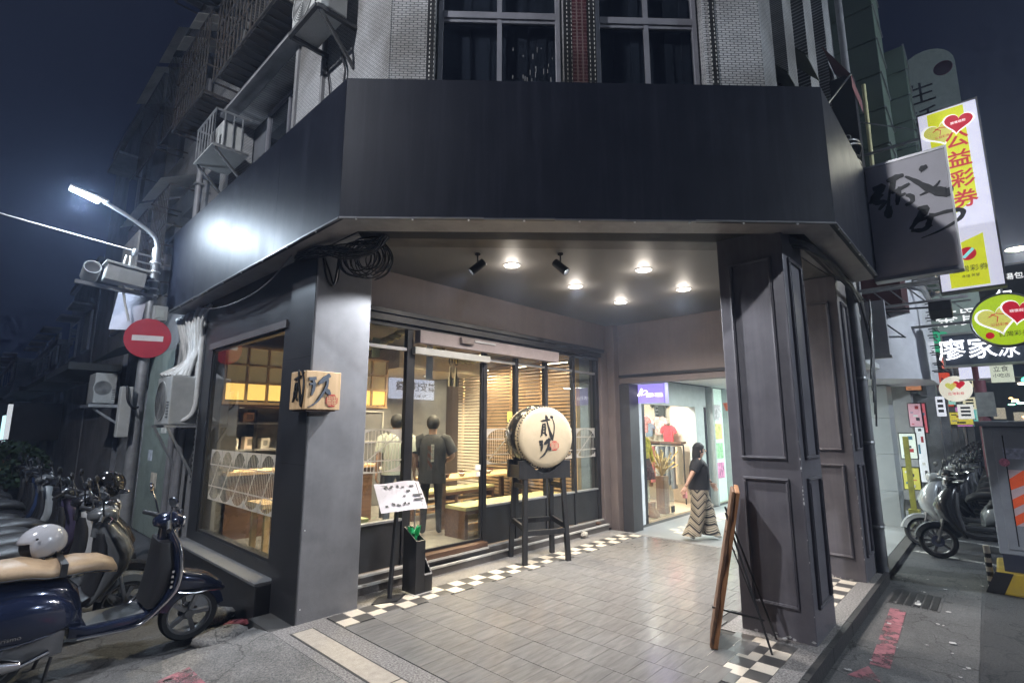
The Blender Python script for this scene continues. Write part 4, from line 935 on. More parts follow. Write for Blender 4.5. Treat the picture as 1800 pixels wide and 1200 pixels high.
# posters and shop fronts farther along the arcade
for k in range(5):
    x = 12.0+.9*k
    t = thing('arcade_shop_bay', ['pale green', 'white', 'lime', 'pale blue', 'cream'][k]+' lit shop bay with posters along the arcade', 'shop front', (x, 4.9, -.06), 'shop bays along the arcade')
    b = MB(); b.box(x, x+.8, 4.9, 5.0, -.06, 2.6); b.build('panel', glow('bay_%d' % k, [(.6, .8, .68), (.85, .88, .92), (.7, .8, .35), (.7, .82, .95), (.9, .85, .7)][k], .55), t)
    b = MB(); b.box(x-.08, x, 4.78, 5.0, -.06, 2.6); b.build('post', m_grfr, t)
    for j in range(4):
        b = MB(); z = .5+.45*j; b.box(x+.12, x+.66, 4.885, 4.899, z, z+.36); b.build('poster', mat('poster_%d_%d' % (k, j), [(.7, .25, .4), (.3, .6, .3), (.75, .7, .2), (.7, .72, .75)][(k+j) % 4], .5, var=.8, vs=9), t)
RB = thing('hanging_basket', 'orange red basket hanging from the arcade ceiling', 'basket', (12.1, 4.5, 2.2))
b = MB(); b.lathe([(.10, 0), (.15, .18), (.14, .18), (.09, .01)], 14, T(12.1, 4.45, 2.05)); b.build('bowl', mat('orange_red_plastic', (.6, .12, .04), .4), RB); b = MB(); b.tube([(12.1, 4.45, 2.2), (12.1, 4.45, 2.6)], .008, 5); b.build('cord', m_black, RB)
# ================================================================ THINGS UNDER THE CEILING
for i, (x, y) in enumerate(((4.09, 3.83), (5.31, 3.83), (6.47, 3.86), (5.27, 2.82), (6.41, 2.86))):
    t = thing('recessed_downlight', ['recessed ceiling downlight nearest the charcoal pillar with the cube sign', 'recessed ceiling downlight above the drum', 'recessed ceiling downlight nearest the cross beam and jamb', 'recessed ceiling downlight nearest the panelled pillar', 'recessed ceiling downlight nearest the cross beam, on the street side'][i], 'downlight', (x, y, 3.505), 'downlights in the recess ceiling')
    b = MB(); b.lathe([(.098, 0), (.098, -.008), (.085, -.012), (.080, -.004), (.080, 0)], 28, T(x, y, 3.509)); b.build('ring', mat('white_ring_%d' % i, (.6, .6, .6), .4), t)
    b = MB(); b.lathe([(0, -.006), (.080, -.006), (.080, .0)], 28, T(x, y, 3.508)); b.build('lens', glow('downlight_lens_%d' % i, (1.0, .93, .82), 16), t)
    lamp('downlight_lamp', 'SPOT', (x, y, 3.48), 245, (1, .93, .86), t, (x, y, 0), .08, 150, .9)
    lamp('halo_lamp', 'POINT', (x, y, 3.42), 7, (1, .9, .78), t, None, .08)  # added point lamp that makes the halo on the ceiling
for i, (x, y, aim) in enumerate(((3.56, 3.83, (2.48, 4.63, 2.2)), (4.16, 3.19, (4.8, 1.5, 1.7)))):
    t = thing('track_spotlight', ['small black cylinder spotlight aimed at the pillar with the cube sign', 'small black cylinder spotlight aimed at the panelled pillar'][i], 'spotlight', (x, y, 3.5), 'cylinder spotlights on the beam')
    dv = (Vector(aim)-Vector((x, y, 3.36))).normalized(); c0 = Vector((x, y, 3.36)); q = dv.to_track_quat('Z', 'Y').to_matrix().to_4x4()
    b = MB(); b.lathe([(.0, -.09), (.042, -.09), (.045, -.085), (.045, .09), (.038, .09), (.036, .06), (0, .06)], 18, T(*c0) @ q); b.build('barrel', m_black, t, smooth=30)
    b = MB(); b.lathe([(0, .061), (.035, .061)], 18, T(*c0) @ q); b.build('lens', glow('spot_lens_%d' % i, (.9, .95, 1), 12), t)
    b = MB(); b.tube([(x, y, 3.51), (x, y, 3.43), tuple(c0)], .008, 6); b.lathe([(.03, 0), (.03, .012), (0, .012)], 14, T(x, y, 3.497)); b.build('bracket', m_black, t)
    lamp('spot_lamp', 'SPOT', tuple(c0+dv*.10), [240, 200][i], (.90, .94, 1), t, aim, .03, 58, .5)
# ---- drum on its stand
n_ = Vector((-.42, -.9075, 0)).normalized(); u_ = Vector((0, 0, 1)).cross(n_); DC = Vector((5.39, 4.56, 1.56))
q = n_.to_track_quat('Z', 'Y').to_matrix().to_4x4()
DM = T(*DC) @ q
DRM = thing('barrel_drum', 'large black barrel drum with cream skin and black brush lettering', 'drum', (5.39, 4.56, 1.14))
b = MB(); b.lathe([(.375, -.23), (.40, -.15), (.418, -.05), (.42, 0), (.418, .05), (.40, .15), (.375, .23)], 44, DM); b.build('shell', mat('black_lacquer', (.012, .012, .013), .22, coat=.4), DRM, smooth=50)
for s in (1, -1):
    b = MB(); b.lathe([(0, .262*s), (.33, .262*s), (.372, .252*s), (.388, .24*s), (.392, .20*s), (.393, .17*s), (.388, .165*s)], 44, DM); b.build('drum_head', m_drumskin, DRM, smooth=50)
    b = MB()
    for k in range(64):
        a = 2*math.pi*k/64; b.ball((.394*math.cos(a), .394*math.sin(a), .222*s), .0125, 6, 4, DM)
    b.build('tack_row', m_black, DRM, smooth=60)
    b = MB()
    for k in range(40):
        a = 2*math.pi*k/40+.03; w = .02+.012*((k*7) % 5)/4; b.box(.388, .402, -w, w, (.165 if s > 0 else -.165)-.012, (.165 if s > 0 else -.165)+.014, DM @ RZ(a))
    b.build('skin_hem', m_drumskin, DRM)
b = MB(); b.tube([tuple(DC-u_*.425+Vector((0, 0, .05+.045*math.cos(a)))+n_*(.045*math.sin(a)-.02)-u_*.012) for a in [j*math.pi/8 for j in range(17)]], .007, 6); b.build('ring', m_steel, DRM, smooth=60)
HM = frame(tuple(DC+n_*.2615), u_, (0, 0, 1))
brush([[(x, y, w*1.45) for x, y, w in q2] for q2 in scaled(EF, .35, .0, .01)], HM, m_ink, DRM, .0016)
seal(HM @ T(.113, -.11, .0012), .066, DRM, m_sealr, m_drumskin)
ST = thing('drum_stand', 'tall black wooden four legged stand under the drum', 'stand', (5.39, 4.56, 0))
def dl(a, bb, z): p = DC+u_*a+n_*bb; return (p.x, p.y, z)
LG = {}
for (a, bb) in ((-1, 1), (1, 1), (-1, -1), (1, -1)):
    P0, P1 = dl(a*.305, bb*.235, 0), dl(a*.262, bb*.165, 1.30); LG[(a, bb)] = (Vector(P0), Vector(P1))
    b = MB(); b.bar(P0, P1, .062, .055, n_); b.build('leg', m_blackw, ST, bevel=.005)
def on(a, bb, z): p, q2 = LG[(a, bb)]; f = z/1.30; return p+(q2-p)*f
for bb, z in ((1, .37), (-1, .45)): b = MB(); b.bar(on(-1, bb, z), on(1, bb, z), .036, .065); b.build('stretcher', m_blackw, ST, bevel=.004)
for a in (-1, 1): b = MB(); b.bar(on(a, 1, .42), on(a, -1, .47), .036, .065); b.build('stretcher', m_blackw, ST, bevel=.004); b = MB(); b.bar(on(a, 1, .93), on(a, -1, .93), .036, .06); b.build('stretcher', m_blackw, ST, bevel=.004)
for bb in (.185, -.185):
    pts = [(-.39, 0), (.39, 0), (.39, .24), (.35, .24)]
    arc = [(.405*math.sin(t), .46-.40*math.cos(t)) for t in [.80-.16*k for k in range(11)]]
    poly = [(-.37, -.02), (.37, -.02), (.37, .21)]+[(x, max(.055, z)) for x, z in [(.27-.054*k, .21-.16*math.cos((.27-.054*k)/.27*math.pi/2)) for k in range(11)]]+[(-.37, .21)]
    b = MB(); M = frame(tuple(DC+n_*bb+Vector((0, 0, -.51))), u_, (0, 0, 1)); b.prism(poly, -.03, .03, M); b.build('cradle_board', m_blackw, ST, bevel=.005)
for a in (-.33, .33): b = MB(); b.bar(dl(a, .16, 1.12), dl(a, -.16, 1.12), .045, .16); b.build('cradle_end', m_blackw, ST, bevel=.005)
# ---- wooden cube sign wrapped round the pillar corner
WS = thing('cube_sign', 'pale wooden box sign with black brush characters and red seal on the pillar corner', 'sign', (2.25, 4.6, 1.85))
b = MB(); b.box(2.09, 2.43, 4.49, 4.80, 1.85, 2.20); b.build('box', m_wood, WS, bevel=.006)
b = MB(); b.box(2.12, 2.40, 4.52, 4.80, 1.835, 1.85); b.build('recessed_base', m_dkwood, WS)  # dark wood strip set in under the box
b = MB(); b.box(2.18, 2.3, 4.57, 4.7, 1.84, 1.86); b.build('fixing', m_black, WS)
E1 = [q2 for q2 in EF[:13]]; E2 = [q2 for q2 in EF[13:]]
brush(scaled(E1, .36, .02, -.115), faceX(2.089, 4.645, 2.04), m_ink, WS, .012)
brush(scaled(E2, .44, .03, .17), faceY(2.22, 4.489, 2.04), mat('grey_steel_stroke', (.10, .11, .13), .35, metal=.5), WS, .012)
seal(faceY(2.345, 4.489, 1.935) @ T(0, 0, .001), .062, WS, m_sealr, m_wood)
# ---- menu stand
MS = thing('menu_stand', 'slim black floor stand holding a tilted grey menu sheet', 'menu stand', (3.14, 4.62, 0))
b = MB(); b.prism([(2.93, 4.60), (3.16, 4.50), (3.34, 4.62), (3.10, 4.74)], 0.001, .014); b.build('base', m_black, MS, bevel=.003)
b = MB(); b.bar((3.14, 4.61, .014), (3.245, 4.68, .90), .045, .028); b.build('pole', m_black, MS)
BLc, BRc = Vector((2.95, 4.53, .86)), Vector((3.47, 4.46, .87))
uu = (BRc-BLc).normalized(); TLc2 = BLc+Vector((-.14, .18, .22)); vv = (TLc2-BLc); vv = (vv-uu*vv.dot(uu)).normalized()
MM = frame(tuple(BLc), uu, vv)
b = MB(); b.box(.02, .48, .01, .29, -.016, -.003, MM); b.build('board', m_black, MS)
b = MB(); N = 8
for i in range(N):
    for j in range(4): 
        pass
g0 = []; 
for j in range(7):
    for i in range(9):
        x, y = -.0+.53*i/8, -.01+.325*j/6; z = .003+.012*math.sin(i*.9)*math.sin(j*.8)*(1 if (i in (0, 8) or j in (0, 6)) else .35)+(.02*(max(0, x-.42)/.1)**2*-1)
        g0.append((x, y, z))
b.add(g0, [(j*9+i, j*9+i+1, (j+1)*9+i+1, (j+1)*9+i) for j in range(6) for i in range(8)], MM); b.build('menu_sheet', mat('grey_printed_sheet', (.52, .49, .52), .6, var=.04), MS, smooth=60)
b = MB(); MU = MM @ T(0, 0, .012)
for (x, y, w, h) in ((.38, .24, .05, .02), (.33, .19, .045, .02), (.39, .135, .11, .02), (.39, .085, .11, .02), (.28, .14, .03, .012)): b.box(x, x+w, y, y+h, 0, .002, MU)
for k in range(22):
    x, y = .06+.26*((k*37) % 17)/17, (.24 if k < 9 else .04)+.02*((k*13) % 5)/5; b.box(x, x+.003+.012*((k*7) % 3), y, y+.004+.012*((k*5) % 3), 0, .002, MU)
b.build('print_mark', m_ink, MS)
# ---- umbrella bin with a wet green umbrella
UB = thing('umbrella_bin', 'black slanted umbrella bin on the checked border tiles', 'umbrella stand', (3.48, 4.66, 0))
def slantbox(x0, x1, y0, y1, zb, za, t, name, thick=.012):
    # walls of an open box whose rim slopes from zb (back) to za (front)
    zf = lambda y: za+(zb-za)*(y-y0)/(y1-y0)
    b = MB()
    for (a0, a1, c0, c1) in ((x0, x0+thick, y0, y1), (x1-thick, x1, y0, y1), (x0+thick, x1-thick, y0, y0+thick), (x0+thick, x1-thick, y1-thick, y1)):
        b.add([(a0, c0, .002), (a1, c0, .002), (a1, c1, .002), (a0, c1, .002), (a0, c0, zf(c0)), (a1, c0, zf(c0)), (a1, c1, zf(c1)), (a0, c1, zf(c1))], [(0, 3, 2, 1), (4, 5, 6, 7), (0, 1, 5, 4), (1, 2, 6, 5), (2, 3, 7, 6), (3, 0, 4, 7)], t)
    return b.build(name, m_black, UB)
UT = T(3.395, 4.53, 0)
slantbox(0, .115, .0, .23, .64, .52, UT, 'tall_bin'); slantbox(.117, .215, .0, .23, .44, .17, UT, 'low_bin')
b = MB(); b.box(-.03, .235, -.02, .24, .0, .004, UT); b.build('tray', m_nosing, UB)
GU = thing('green_umbrella', 'folded green umbrella with pale shaft standing in the bin', 'umbrella', (3.47, 4.66, .3))
b = MB(); b.lathe([(.012, 0), (.03, .12), (.05, .30), (.055, .36), (.03, .40), (0, .41)], 10, UT @ T(.06, .13, .22) @ RX(R_(-4))); b.build('canopy', mat('bright_green_nylon', (.02, .40, .14), .45), GU)
b = MB()
for k in range(9):
    a = k*.7; b.add([(0, 0, .36), (.05*math.cos(a), .05*math.sin(a), .33), (.075*math.cos(a+.3), .075*math.sin(a+.3), .44), (.02*math.cos(a+.5), .02*math.sin(a+.5), .40)], [(0, 1, 2, 3)], UT @ T(.06, .13, .22))
b.build('folds', mat('bright_green_nylon2', (.03, .5, .2), .45), GU)
b = MB(); b.tube([(0, 0, .38), (.004, .0, .62)], .007, 7, UT @ T(.06, .13, .22)); b.build('shaft', m_steel, GU)
# ---- split timber board leaning on a black easel
EZ = thing('easel_board', 'live edge timber sign board seen edge-on leaning on a black wire easel', 'sign board', (4.32, 1.72, 0))
wd = Vector((.93, .37, 0)).normalized(); ln = Vector((.38, -.925, 0)).normalized()
EM = frame((4.20, 1.775, .004), wd, (ln*.20+Vector((0, 0, 1))).normalized())
b = MB(); P = [(0, 0), (.012, .22), (-.008, .45), (.014, .7), (.0, .95), (.01, 1.2), (.42, 1.22), (.43, .9), (.41, .5), (.425, 0)]
b.prism(P, -.022, .012, EM); b.build('plank', m_orwood, EZ, bevel=.006)
b = MB(); P2 = [(x+(-.006 if x < .2 else .006), y) for x, y in P]; P2 = [(-.012+.012*math.sin(k*1.7), k*.1) for k in range(13)]+[(.43, 1.2), (.435, 0)]
b.prism(P2, -.048, -.023, EM); b.build('bark_edge', m_bark, EZ, bevel=.008)
for k, (a0, a1) in enumerate((((.05, 1.02, -.07), (4.41, 1.435, 0)), ((.38, 1.02, -.07), (4.74, 1.50, 0)))):
    p0 = EM @ Vector(a0); b = MB(); b.tube([tuple(p0), a1], .009, 6); b.build('leg', m_black, EZ)
p0 = EM @ Vector((.05, 1.0, -.075)); b = MB(); b.tube([tuple(p0+Vector((0, 0, -.12))), (4.385, 1.47, .18)], .006, 6); b.build('leg', m_black, EZ)
p1 = EM @ Vector((.06, .28, -.07)); b = MB(); b.tube([tuple(p1), (4.40, 1.47, .235)], .008, 6); b.build('crossbar', m_black, EZ)
# stone door stop on the step border
b = MB(); b.ball((6.83, 4.86, .045), (.075, .055, .055), 9, 6)
for i, p in enumerate(b.v): b.v[i] = tuple(c+rnd.uniform(-.008, .008) for c in p)
tag(b.build('door_stone', mat('pale_rough_stone', (.38, .36, .33), .85, bump=.4, bs=60)), 'small pale rough stone lying against the shopfront step', 'stone')
b = MB(); b.ball((7.42, 4.99, .125), (.06, .04, .03), 9, 6); tag(b.build('door_wedge', m_dkwood), 'small brown wooden wedge lying on the end of the step', 'wedge')
# security cameras on the shopfront
for i, (x, mt, lb) in enumerate(((6.56, mat('white_camera_plastic', (.6, .6, .58), .4), 'small white dome camera under the shopfront head'), (7.02, m_black, 'small black bullet camera under the shopfront head'))):
    t = thing('security_camera', lb, 'camera', (x, 5.18, 2.8)); b = MB(); b.lathe([(.0, .05), (.05, .05), (.05, 0), (.035, -.03), (0, -.045)], 16, T(x, 5.2, 2.76)); b.build('body', mt, t, smooth=40)
    b = MB(); b.box(x-.015, x+.015, 5.185, 5.215, 2.81, 2.9); b.build('bracket', mt, t)
# ---- cable tangles
def cable(name, label, bundles, mts, loc, cat='cable'):
    t = thing(name, label, cat, loc)
    for pts, r, mi in bundles:
        b = MB(); b.tube(smooth_line(pts, 6), r, 6); b.build('strand', mts[mi], t, smooth=60)
    return t
B1 = []
for k in range(14):
    j = lambda s=.05: rnd.uniform(-s, s)
    B1.append(([(2.10+j(), 4.9+j(), 3.36+j()), (2.16+j(), 4.5+j(), 3.33+j(.05)), (2.24+j(), 4.25+j(), 3.28+j(.06)), (2.40+j(), 4.06+j(), 3.32+j(.05)), (2.52+j(), 3.98+j(), 3.44)], rnd.uniform(.006, .011), 0))
for k in range(16):
    c = Vector((2.46+rnd.uniform(-.12, .1), 4.14+rnd.uniform(-.05, .12), 3.30)); rr = rnd.uniform(.10, .21); a0 = rnd.uniform(0, 6)
    B1.append(([tuple(c+Vector((.7*rr*math.cos(a0+t), -.7*rr*math.cos(a0+t), rr*math.sin(a0+t)-.04))) for t in [i*.6 for i in range(rnd.randint(8, 12))]], rnd.uniform(.005, .008), 0))
B1 += [([(2.2, 4.55, 3.34), (2.28, 4.55, 3.18), (2.33, 4.55, 3.06), (2.37, 4.55, 3.12), (2.36, 4.5, 3.3)], .011, 0), ([(2.2, 4.55, 3.34), (2.26, 4.55, 3.1), (2.33, 4.54, 3.05), (2.36, 4.53, 3.3)], .014, 0)]
cable('cable_tangle', 'tangle of black looped cables hanging at the corner above the charcoal pillar', B1, [m_cable, m_steel], (2.3, 4.3, 3.3))
B2 = []
for k in range(10):
    j = lambda s=.03: rnd.uniform(-s, s)
    B2.append(([(4.98+j(), 1.48+j(), 3.44+j()), (5.12+j(), 1.22+j(), 3.40+j(.02)), (5.4+j(), 1.10+j(.02), 3.37+j(.03)), (6.1+j(), 1.09+j(.02), 3.36+j(.03)), (7.0+j(), 1.10+j(.02), 3.35+j(.02)), (7.75+j(), 1.12+j(), 3.30+j(.05))], rnd.uniform(.012, .028), 0 if k % 3 else 1))
cable('cable_run', 'thick run of dark cables and conduit above the panelled pillars', B2, [m_cable, mat('dusty_conduit', (.09, .085, .08), .6)], (6, 1.1, 3.35))
cable('drooping_cable', 'single thin cable drooping under the fascia above the side window', [([(2.05, 4.9, 3.36), (2.1, 5.6, 3.22), (2.1, 6.3, 3.16), (2.1, 7.2, 3.2), (2.08, 7.9, 3.33)], .008, 0)], [m_pipeg], (2.1, 6.3, 3.2))
# ================================================================ PEOPLE
def skin_mesh(J, E, Rr, sub=2):
    ks = list(J); me = bpy.data.meshes.new('s'); me.from_pydata([J[k] for k in ks], [(ks.index(a), ks.index(b)) for a, b in E], [])
    o = bpy.data.objects.new('s', me); COL.objects.link(o)
    md = o.modifiers.new('skin', 'SKIN'); md.branch_smoothing = .6; md.use_smooth_shade = True
    if not me.skin_vertices: 
        bpy.context.view_layer.objects.active = o; bpy.ops.mesh.customdata_skin_add()
    for i, k in enumerate(ks):
        r = Rr[k]; me.skin_vertices[0].data[i].radius = r if isinstance(r, tuple) else (r, r); me.skin_vertices[0].data[i].use_root = (i == 0)
    sb = o.modifiers.new('sub', 'SUBSURF'); sb.levels = sub; sb.render_levels = sub
    bpy.context.view_layer.update()
    r = bpy.data.meshes.new_from_object(o.evaluated_get(bpy.context.evaluated_depsgraph_get()))
    bpy.data.objects.remove(o); return r
def hand(wrist, d, side, s=1.0):
    """palm and five unequal, slightly curled fingers continuing the forearm direction d"""
    d = Vector(d).normalized(); a = Vector(side); a = (a-d*a.dot(d)).normalized(); c = d.cross(a); w = Vector(wrist)
    b = MB(); b.loft([(0, 0, 0, .022, .016), (.03, 0, 0, .036, .015), (.075, 0, 0, .040, .014), (.09, 0, 0, .034, .011)], 10, Matrix(((d.x, a.x, c.x, w.x), (d.y, a.y, c.y, w.y), (d.z, a.z, c.z, w.z), (0, 0, 0, 1))))
    for k, l in enumerate((.062, .075, .08, .072)):
        q = w+d*.08+a*(-.030+.02*k); b.tube([q, q+d*l*.5+c*.008, q+d*l*.85+c*.028, q+d*l*.95+c*.045], [.0095, .009, .008, .006], 6)
    q = w+d*.02+a*.03; b.tube([q, q+a*.025+d*.03, q+a*.03+d*.065+c*.01], [.012, .010, .007], 6)
    return b
def figure(name, label, loc, rz, h, J, matf, mats, extra, cat='person', group=None):
    t = thing(name, label, cat, (0, 0, 0), group)
    E = [('pel', 'wai'), ('wai', 'che'), ('che', 'nec'), ('nec', 'chin'), ('chin', 'hea'), ('hea', 'top'), ('che', 'shl'), ('shl', 'ell'), ('ell', 'wrl'), ('che', 'shr'), ('shr', 'elr'), ('elr', 'wrr'),
         ('pel', 'hil'), ('hil', 'knl'), ('knl', 'anl'), ('anl', 'tol'), ('pel', 'hir'), ('hir', 'knr'), ('knr', 'anr'), ('anr', 'tor')]
    RR = {'pel': (.13, .11), 'wai': (.125, .10), 'che': (.15, .105), 'nec': .052, 'chin': (.062, .07), 'hea': (.078, .092), 'top': (.06, .07), 'shl': .062, 'ell': .042, 'wrl': .028, 'shr': .062, 'elr': .042, 'wrr': .028,
          'hil': .088, 'knl': .058, 'anl': .04, 'tol': .035, 'hir': .088, 'knr': .058, 'anr': .04, 'tor': .035}
    RR.update(extra.get('R', {}))
    me = skin_mesh(J, E, RR)
    b = MB(); b.v = [tuple(v.co) for v in me.vertices]; b.f = [tuple(p.vertices) for p in me.polygons]; b.m = [matf(p.center) for p in me.polygons]
    for sd, el, wr in ((1, 'ell', 'wrl'), (-1, 'elr', 'wrr')):
        d = Vector(J[wr])-Vector(J[el]); hb = hand(J[wr], d, (1, 0, 0)); n0 = len(b.v); b.v += hb.v; b.f += [tuple(n0+i for i in f) for f in hb.f]; b.m += [0]*len(hb.f)
    # nose and ears on the head
    hx, hy, hz = J['hea']; n0 = len(b.v)
    q = MB(); q.ball((hx+.098, hy, hz-.015), (.018, .013, .02), 8, 5); q.ball((hx, hy+.078, hz-.01), (.02, .012, .03), 8, 5); q.ball((hx, hy-.078, hz-.01), (.02, .012, .03), 8, 5)
    b.v += q.v; b.f += [tuple(n0+i for i in f) for f in q.f]; b.m += [0]*len(q.f)
    o = b.build('body', mats, t, smooth=80)
    f = MB(); f.ball((hx+.083, hy+.032, hz+.012), (.010, .014, .008), 8, 5); f.ball((hx+.083, hy-.032, hz+.012), (.010, .014, .008), 8, 5); f.build('eye', m_hair, o)
    f = MB(); f.ball((hx+.082, hy, hz-.058), (.010, .024, .006), 8, 5); f.build('mouth', mat('lips', (.35, .12, .1), .5), o)
    # hair cap pushed off the skull
    hm = MB(); hair = extra.get('hair', 'short')
    hm.ball((hx-.016, hy, hz+.025), (.102, .094, .112), 20, 14)
    keep = []
    for f2 in hm.f:
        c = sum((Vector(hm.v[i]) for i in f2), Vector())/len(f2)
        if c.z > hz-.055+(.09 if c.x > hx+.045 else 0) and not (c.x > hx+.06 and c.z < hz+.06): keep.append(f2)
    hm.f = keep; hm.m = [0]*len(keep)
    if hair == 'long':
        hm.loft([(hz+.06, hx-.035, hy, .085, .095), (hz-.03, hx-.055, hy, .075, .105), (hz-.12, hx-.065, hy, .07, .12), (hz-.20, hx-.06, hy, .07, .125), (hz-.245, hx-.05, hy, .05, .09)], 18, None, 'z')
    hm.build('hair', m_hair, t, smooth=80)
    for k in extra.get('clothes', []): k(t)
    s = h/1.66
    t.location = loc; t.rotation_euler = (0, 0, rz); t.scale = (s, s, s)
    return t
def stand(ls=.10): return {'pel': (0, 0, .88), 'wai': (0, 0, 1.02), 'che': (0, 0, 1.24), 'nec': (.005, 0, 1.39), 'chin': (.03, 0, 1.45), 'hea': (.02, 0, 1.54), 'top': (.01, 0, 1.61),
    'shl': (0, .17, 1.335), 'ell': (-.03, .235, 1.08), 'wrl': (.06, .25, .86), 'shr': (0, -.17, 1.335), 'elr': (-.03, -.235, 1.08), 'wrr': (.06, -.25, .86),
    'hil': (0, .09, .84), 'knl': (.02, .10, .48), 'anl': (-.01, .11, .07), 'tol': (.13, .125, .035), 'hir': (0, -.09, .84), 'knr': (.02, -.10, .48), 'anr': (-.01, -.11, .07), 'tor': (.13, -.125, .035)}
# woman walking along the arcade
J = stand()
J.update({'hil': (0, .085, .84), 'knl': (.14, .09, .50), 'anl': (.22, .09, .08), 'tol': (.35, .10, .05), 'hir': (0, -.085, .84), 'knr': (-.04, -.09, .48), 'anr': (-.22, -.09, .10), 'tor': (-.11, -.095, .035),
          'ell': (.10, .27, 1.12), 'wrl': (.24, .31, .93), 'elr': (-.13, -.29, 1.12), 'wrr': (-.24, -.36, .92), 'hea': (.05, .0, 1.53), 'chin': (.05, .0, 1.44), 'top': (.035, 0, 1.60), 'che': (.02, 0, 1.22)})
m_print = None
def zigzag():
    m = mat('black_and_cream_zigzag_cloth', (.5, .45, .36), .85); t = m.node_tree; n = t.nodes; bs = n['Principled BSDF']
    tc = n.new('ShaderNodeTexCoord'); sp = n.new('ShaderNodeSeparateXYZ'); t.links.new(tc.outputs['Object'], sp.inputs[0])
    at = n.new('ShaderNodeMath'); at.operation = 'ARCTAN2'; t.links.new(sp.outputs[1], at.inputs[0]); t.links.new(sp.outputs[0], at.inputs[1])
    pp = n.new('ShaderNodeMath'); pp.operation = 'PINGPONG'; pp.inputs[1].default_value = .6; t.links.new(at.outputs[0], pp.inputs[0])
    m1 = n.new('ShaderNodeMath'); m1.operation = 'MULTIPLY_ADD'; m1.inputs[1].default_value = .22; t.links.new(pp.outputs[0], m1.inputs[0]); t.links.new(sp.outputs[2], m1.inputs[2])
    m2 = n.new('ShaderNodeMath'); m2.operation = 'MULTIPLY'; m2.inputs[1].default_value = 7.5; t.links.new(m1.outputs[0], m2.inputs[0])
    fr = n.new('ShaderNodeMath'); fr.operation = 'FRACT'; t.links.new(m2.outputs[0], fr.inputs[0])
    rp = n.new('ShaderNodeValToRGB'); rp.color_ramp.interpolation = 'CONSTANT'; e = rp.color_ramp.elements
    e[0].position = 0; e[0].color = (.012, .012, .012, 1); e[1].position = .22; e[1].color = (.46, .40, .31, 1)
    for p, c in ((.34, (.02, .02, .02, 1)), (.46, (.46, .40, .31, 1)), (.62, (.12, .10, .08, 1)), (.70, (.46, .40, .31, 1)), (.84, (.25, .21, .16, 1))): q = e.new(p); q.color = c
    t.links.new(fr.outputs[0], rp.inputs[0]); t.links.new(rp.outputs[0], bs.inputs['Base Color']); return m
mz = zigzag()
def wtrousers(t):
    b = MB()
    b.loft([(.95, .0, 0, .16, .19), (.84, .0, 0, .175, .215), (.76, .0, 0, .16, .205)], 22, None, 'z')
    for s, kn, an in ((1, (.13, .09), (.17, .10)), (-1, (-.04, -.09), (-.17, -.10))):
        b.loft([(.84, 0, s*.085, .145, .12), (.66, kn[0]*.5, s*.095, .135, .115), (.46, kn[0], kn[1], .125, .11), (.26, (kn[0]+an[0])/2, s*.095, .13, .11), (.085, an[0], an[1], .16, .135)], 22, None, 'z')
    b.build('trousers', mz, t, smooth=60)
def wshirt(t):
    b = MB(); b.loft([(.86, .0, 0, .18, .215), (.98, .01, 0, .175, .21), (1.12, .02, 0, .17, .20), (1.24, .025, 0, .165, .205), (1.33, .01, 0, .12, .19), (1.385, .005, 0, .07, .10)], 24, None, 'z')
    for s, el in ((1, (.06, .255, 1.17)), (-1, (-.09, -.26, 1.17))): b.tube([(0, s*.12, 1.335), (0, s*.18, 1.32), el], [.075, .085, .075], 12)
    b.build('shirt', m_blackcloth, t, smooth=60)
    b = MB(); b.box(.155, .17, -.012, .012, 1.25, 1.28); b.build('pendant', m_steel, t)
    b = MB(); b.box(-.30, -.22, -.40, -.33, .74, .84); b.build('drink_cup', mat('red_white_cup', (.7, .3, .3), .5, var=.6, vs=30), t)
    b = MB(); b.tube([(.215+.0, .27, .965), (.25, .31, .95), (.23, .345, .965), (.20, .31, .975), (.215, .27, .965)], .012, 6); b.build('wristband', m_black, t)
wm = figure('person', 'woman in black t-shirt and zigzag printed wide trousers walking through the arcade', (8.22, 3.60, -.06), R_(-62), 1.50, J,
    lambda c: (1 if (c.z > .88 and c.z < 1.37 and abs(c.y) < .22) else (2 if c.z < .1 else (0 if c.z > .3 else 0))), [m_skin, m_blackcloth, m_shoe], {'hair': 'long', 'clothes': [wtrousers, wshirt]})
# man in black uniform with his back to the door
J = stand(); J.update({'elr': (-.02, -.30, 1.08), 'wrr': (.12, -.16, 1.0), 'ell': (-.02, .24, 1.10), 'wrl': (.10, .2, .92)})
def mtunic(t):
    b = MB(); b.loft([(.72, .0, 0, .165, .205), (.86, .0, 0, .155, .19), (1.02, .0, 0, .145, .185), (1.22, .0, 0, .15, .205), (1.33, .0, 0, .115, .19), (1.40, 0, 0, .07, .09)], 24, None, 'z')
    for s, el in ((1, (-.02, .25, 1.13)), (-1, (-.02, -.30, 1.13))): b.tube([(0, s*.12, 1.34), (0, s*.185, 1.32), el], [.075, .088, .08], 12)
    b.build('tunic', m_blackcloth, t, smooth=60)
    b = MB(); b.box(-.158, -.150, -.022, .022, 1.02, 1.26); o = b.build('back_label', m_nosing, t)
    lettering('手作之味', .046, frame((-.159, 0, 1.14), (0, -1, 0), (0, 0, 1)), m_ink, t, .002, True)
figure('person', 'man in black tunic seen from behind inside the restaurant door', (4.85, 6.15, .15), R_(52), 1.70, J,
    lambda c: (0 if (c.z > 1.39 or abs(c.y) > .205) else 1), [m_skin, m_blackcloth], {'clothes': [mtunic]})
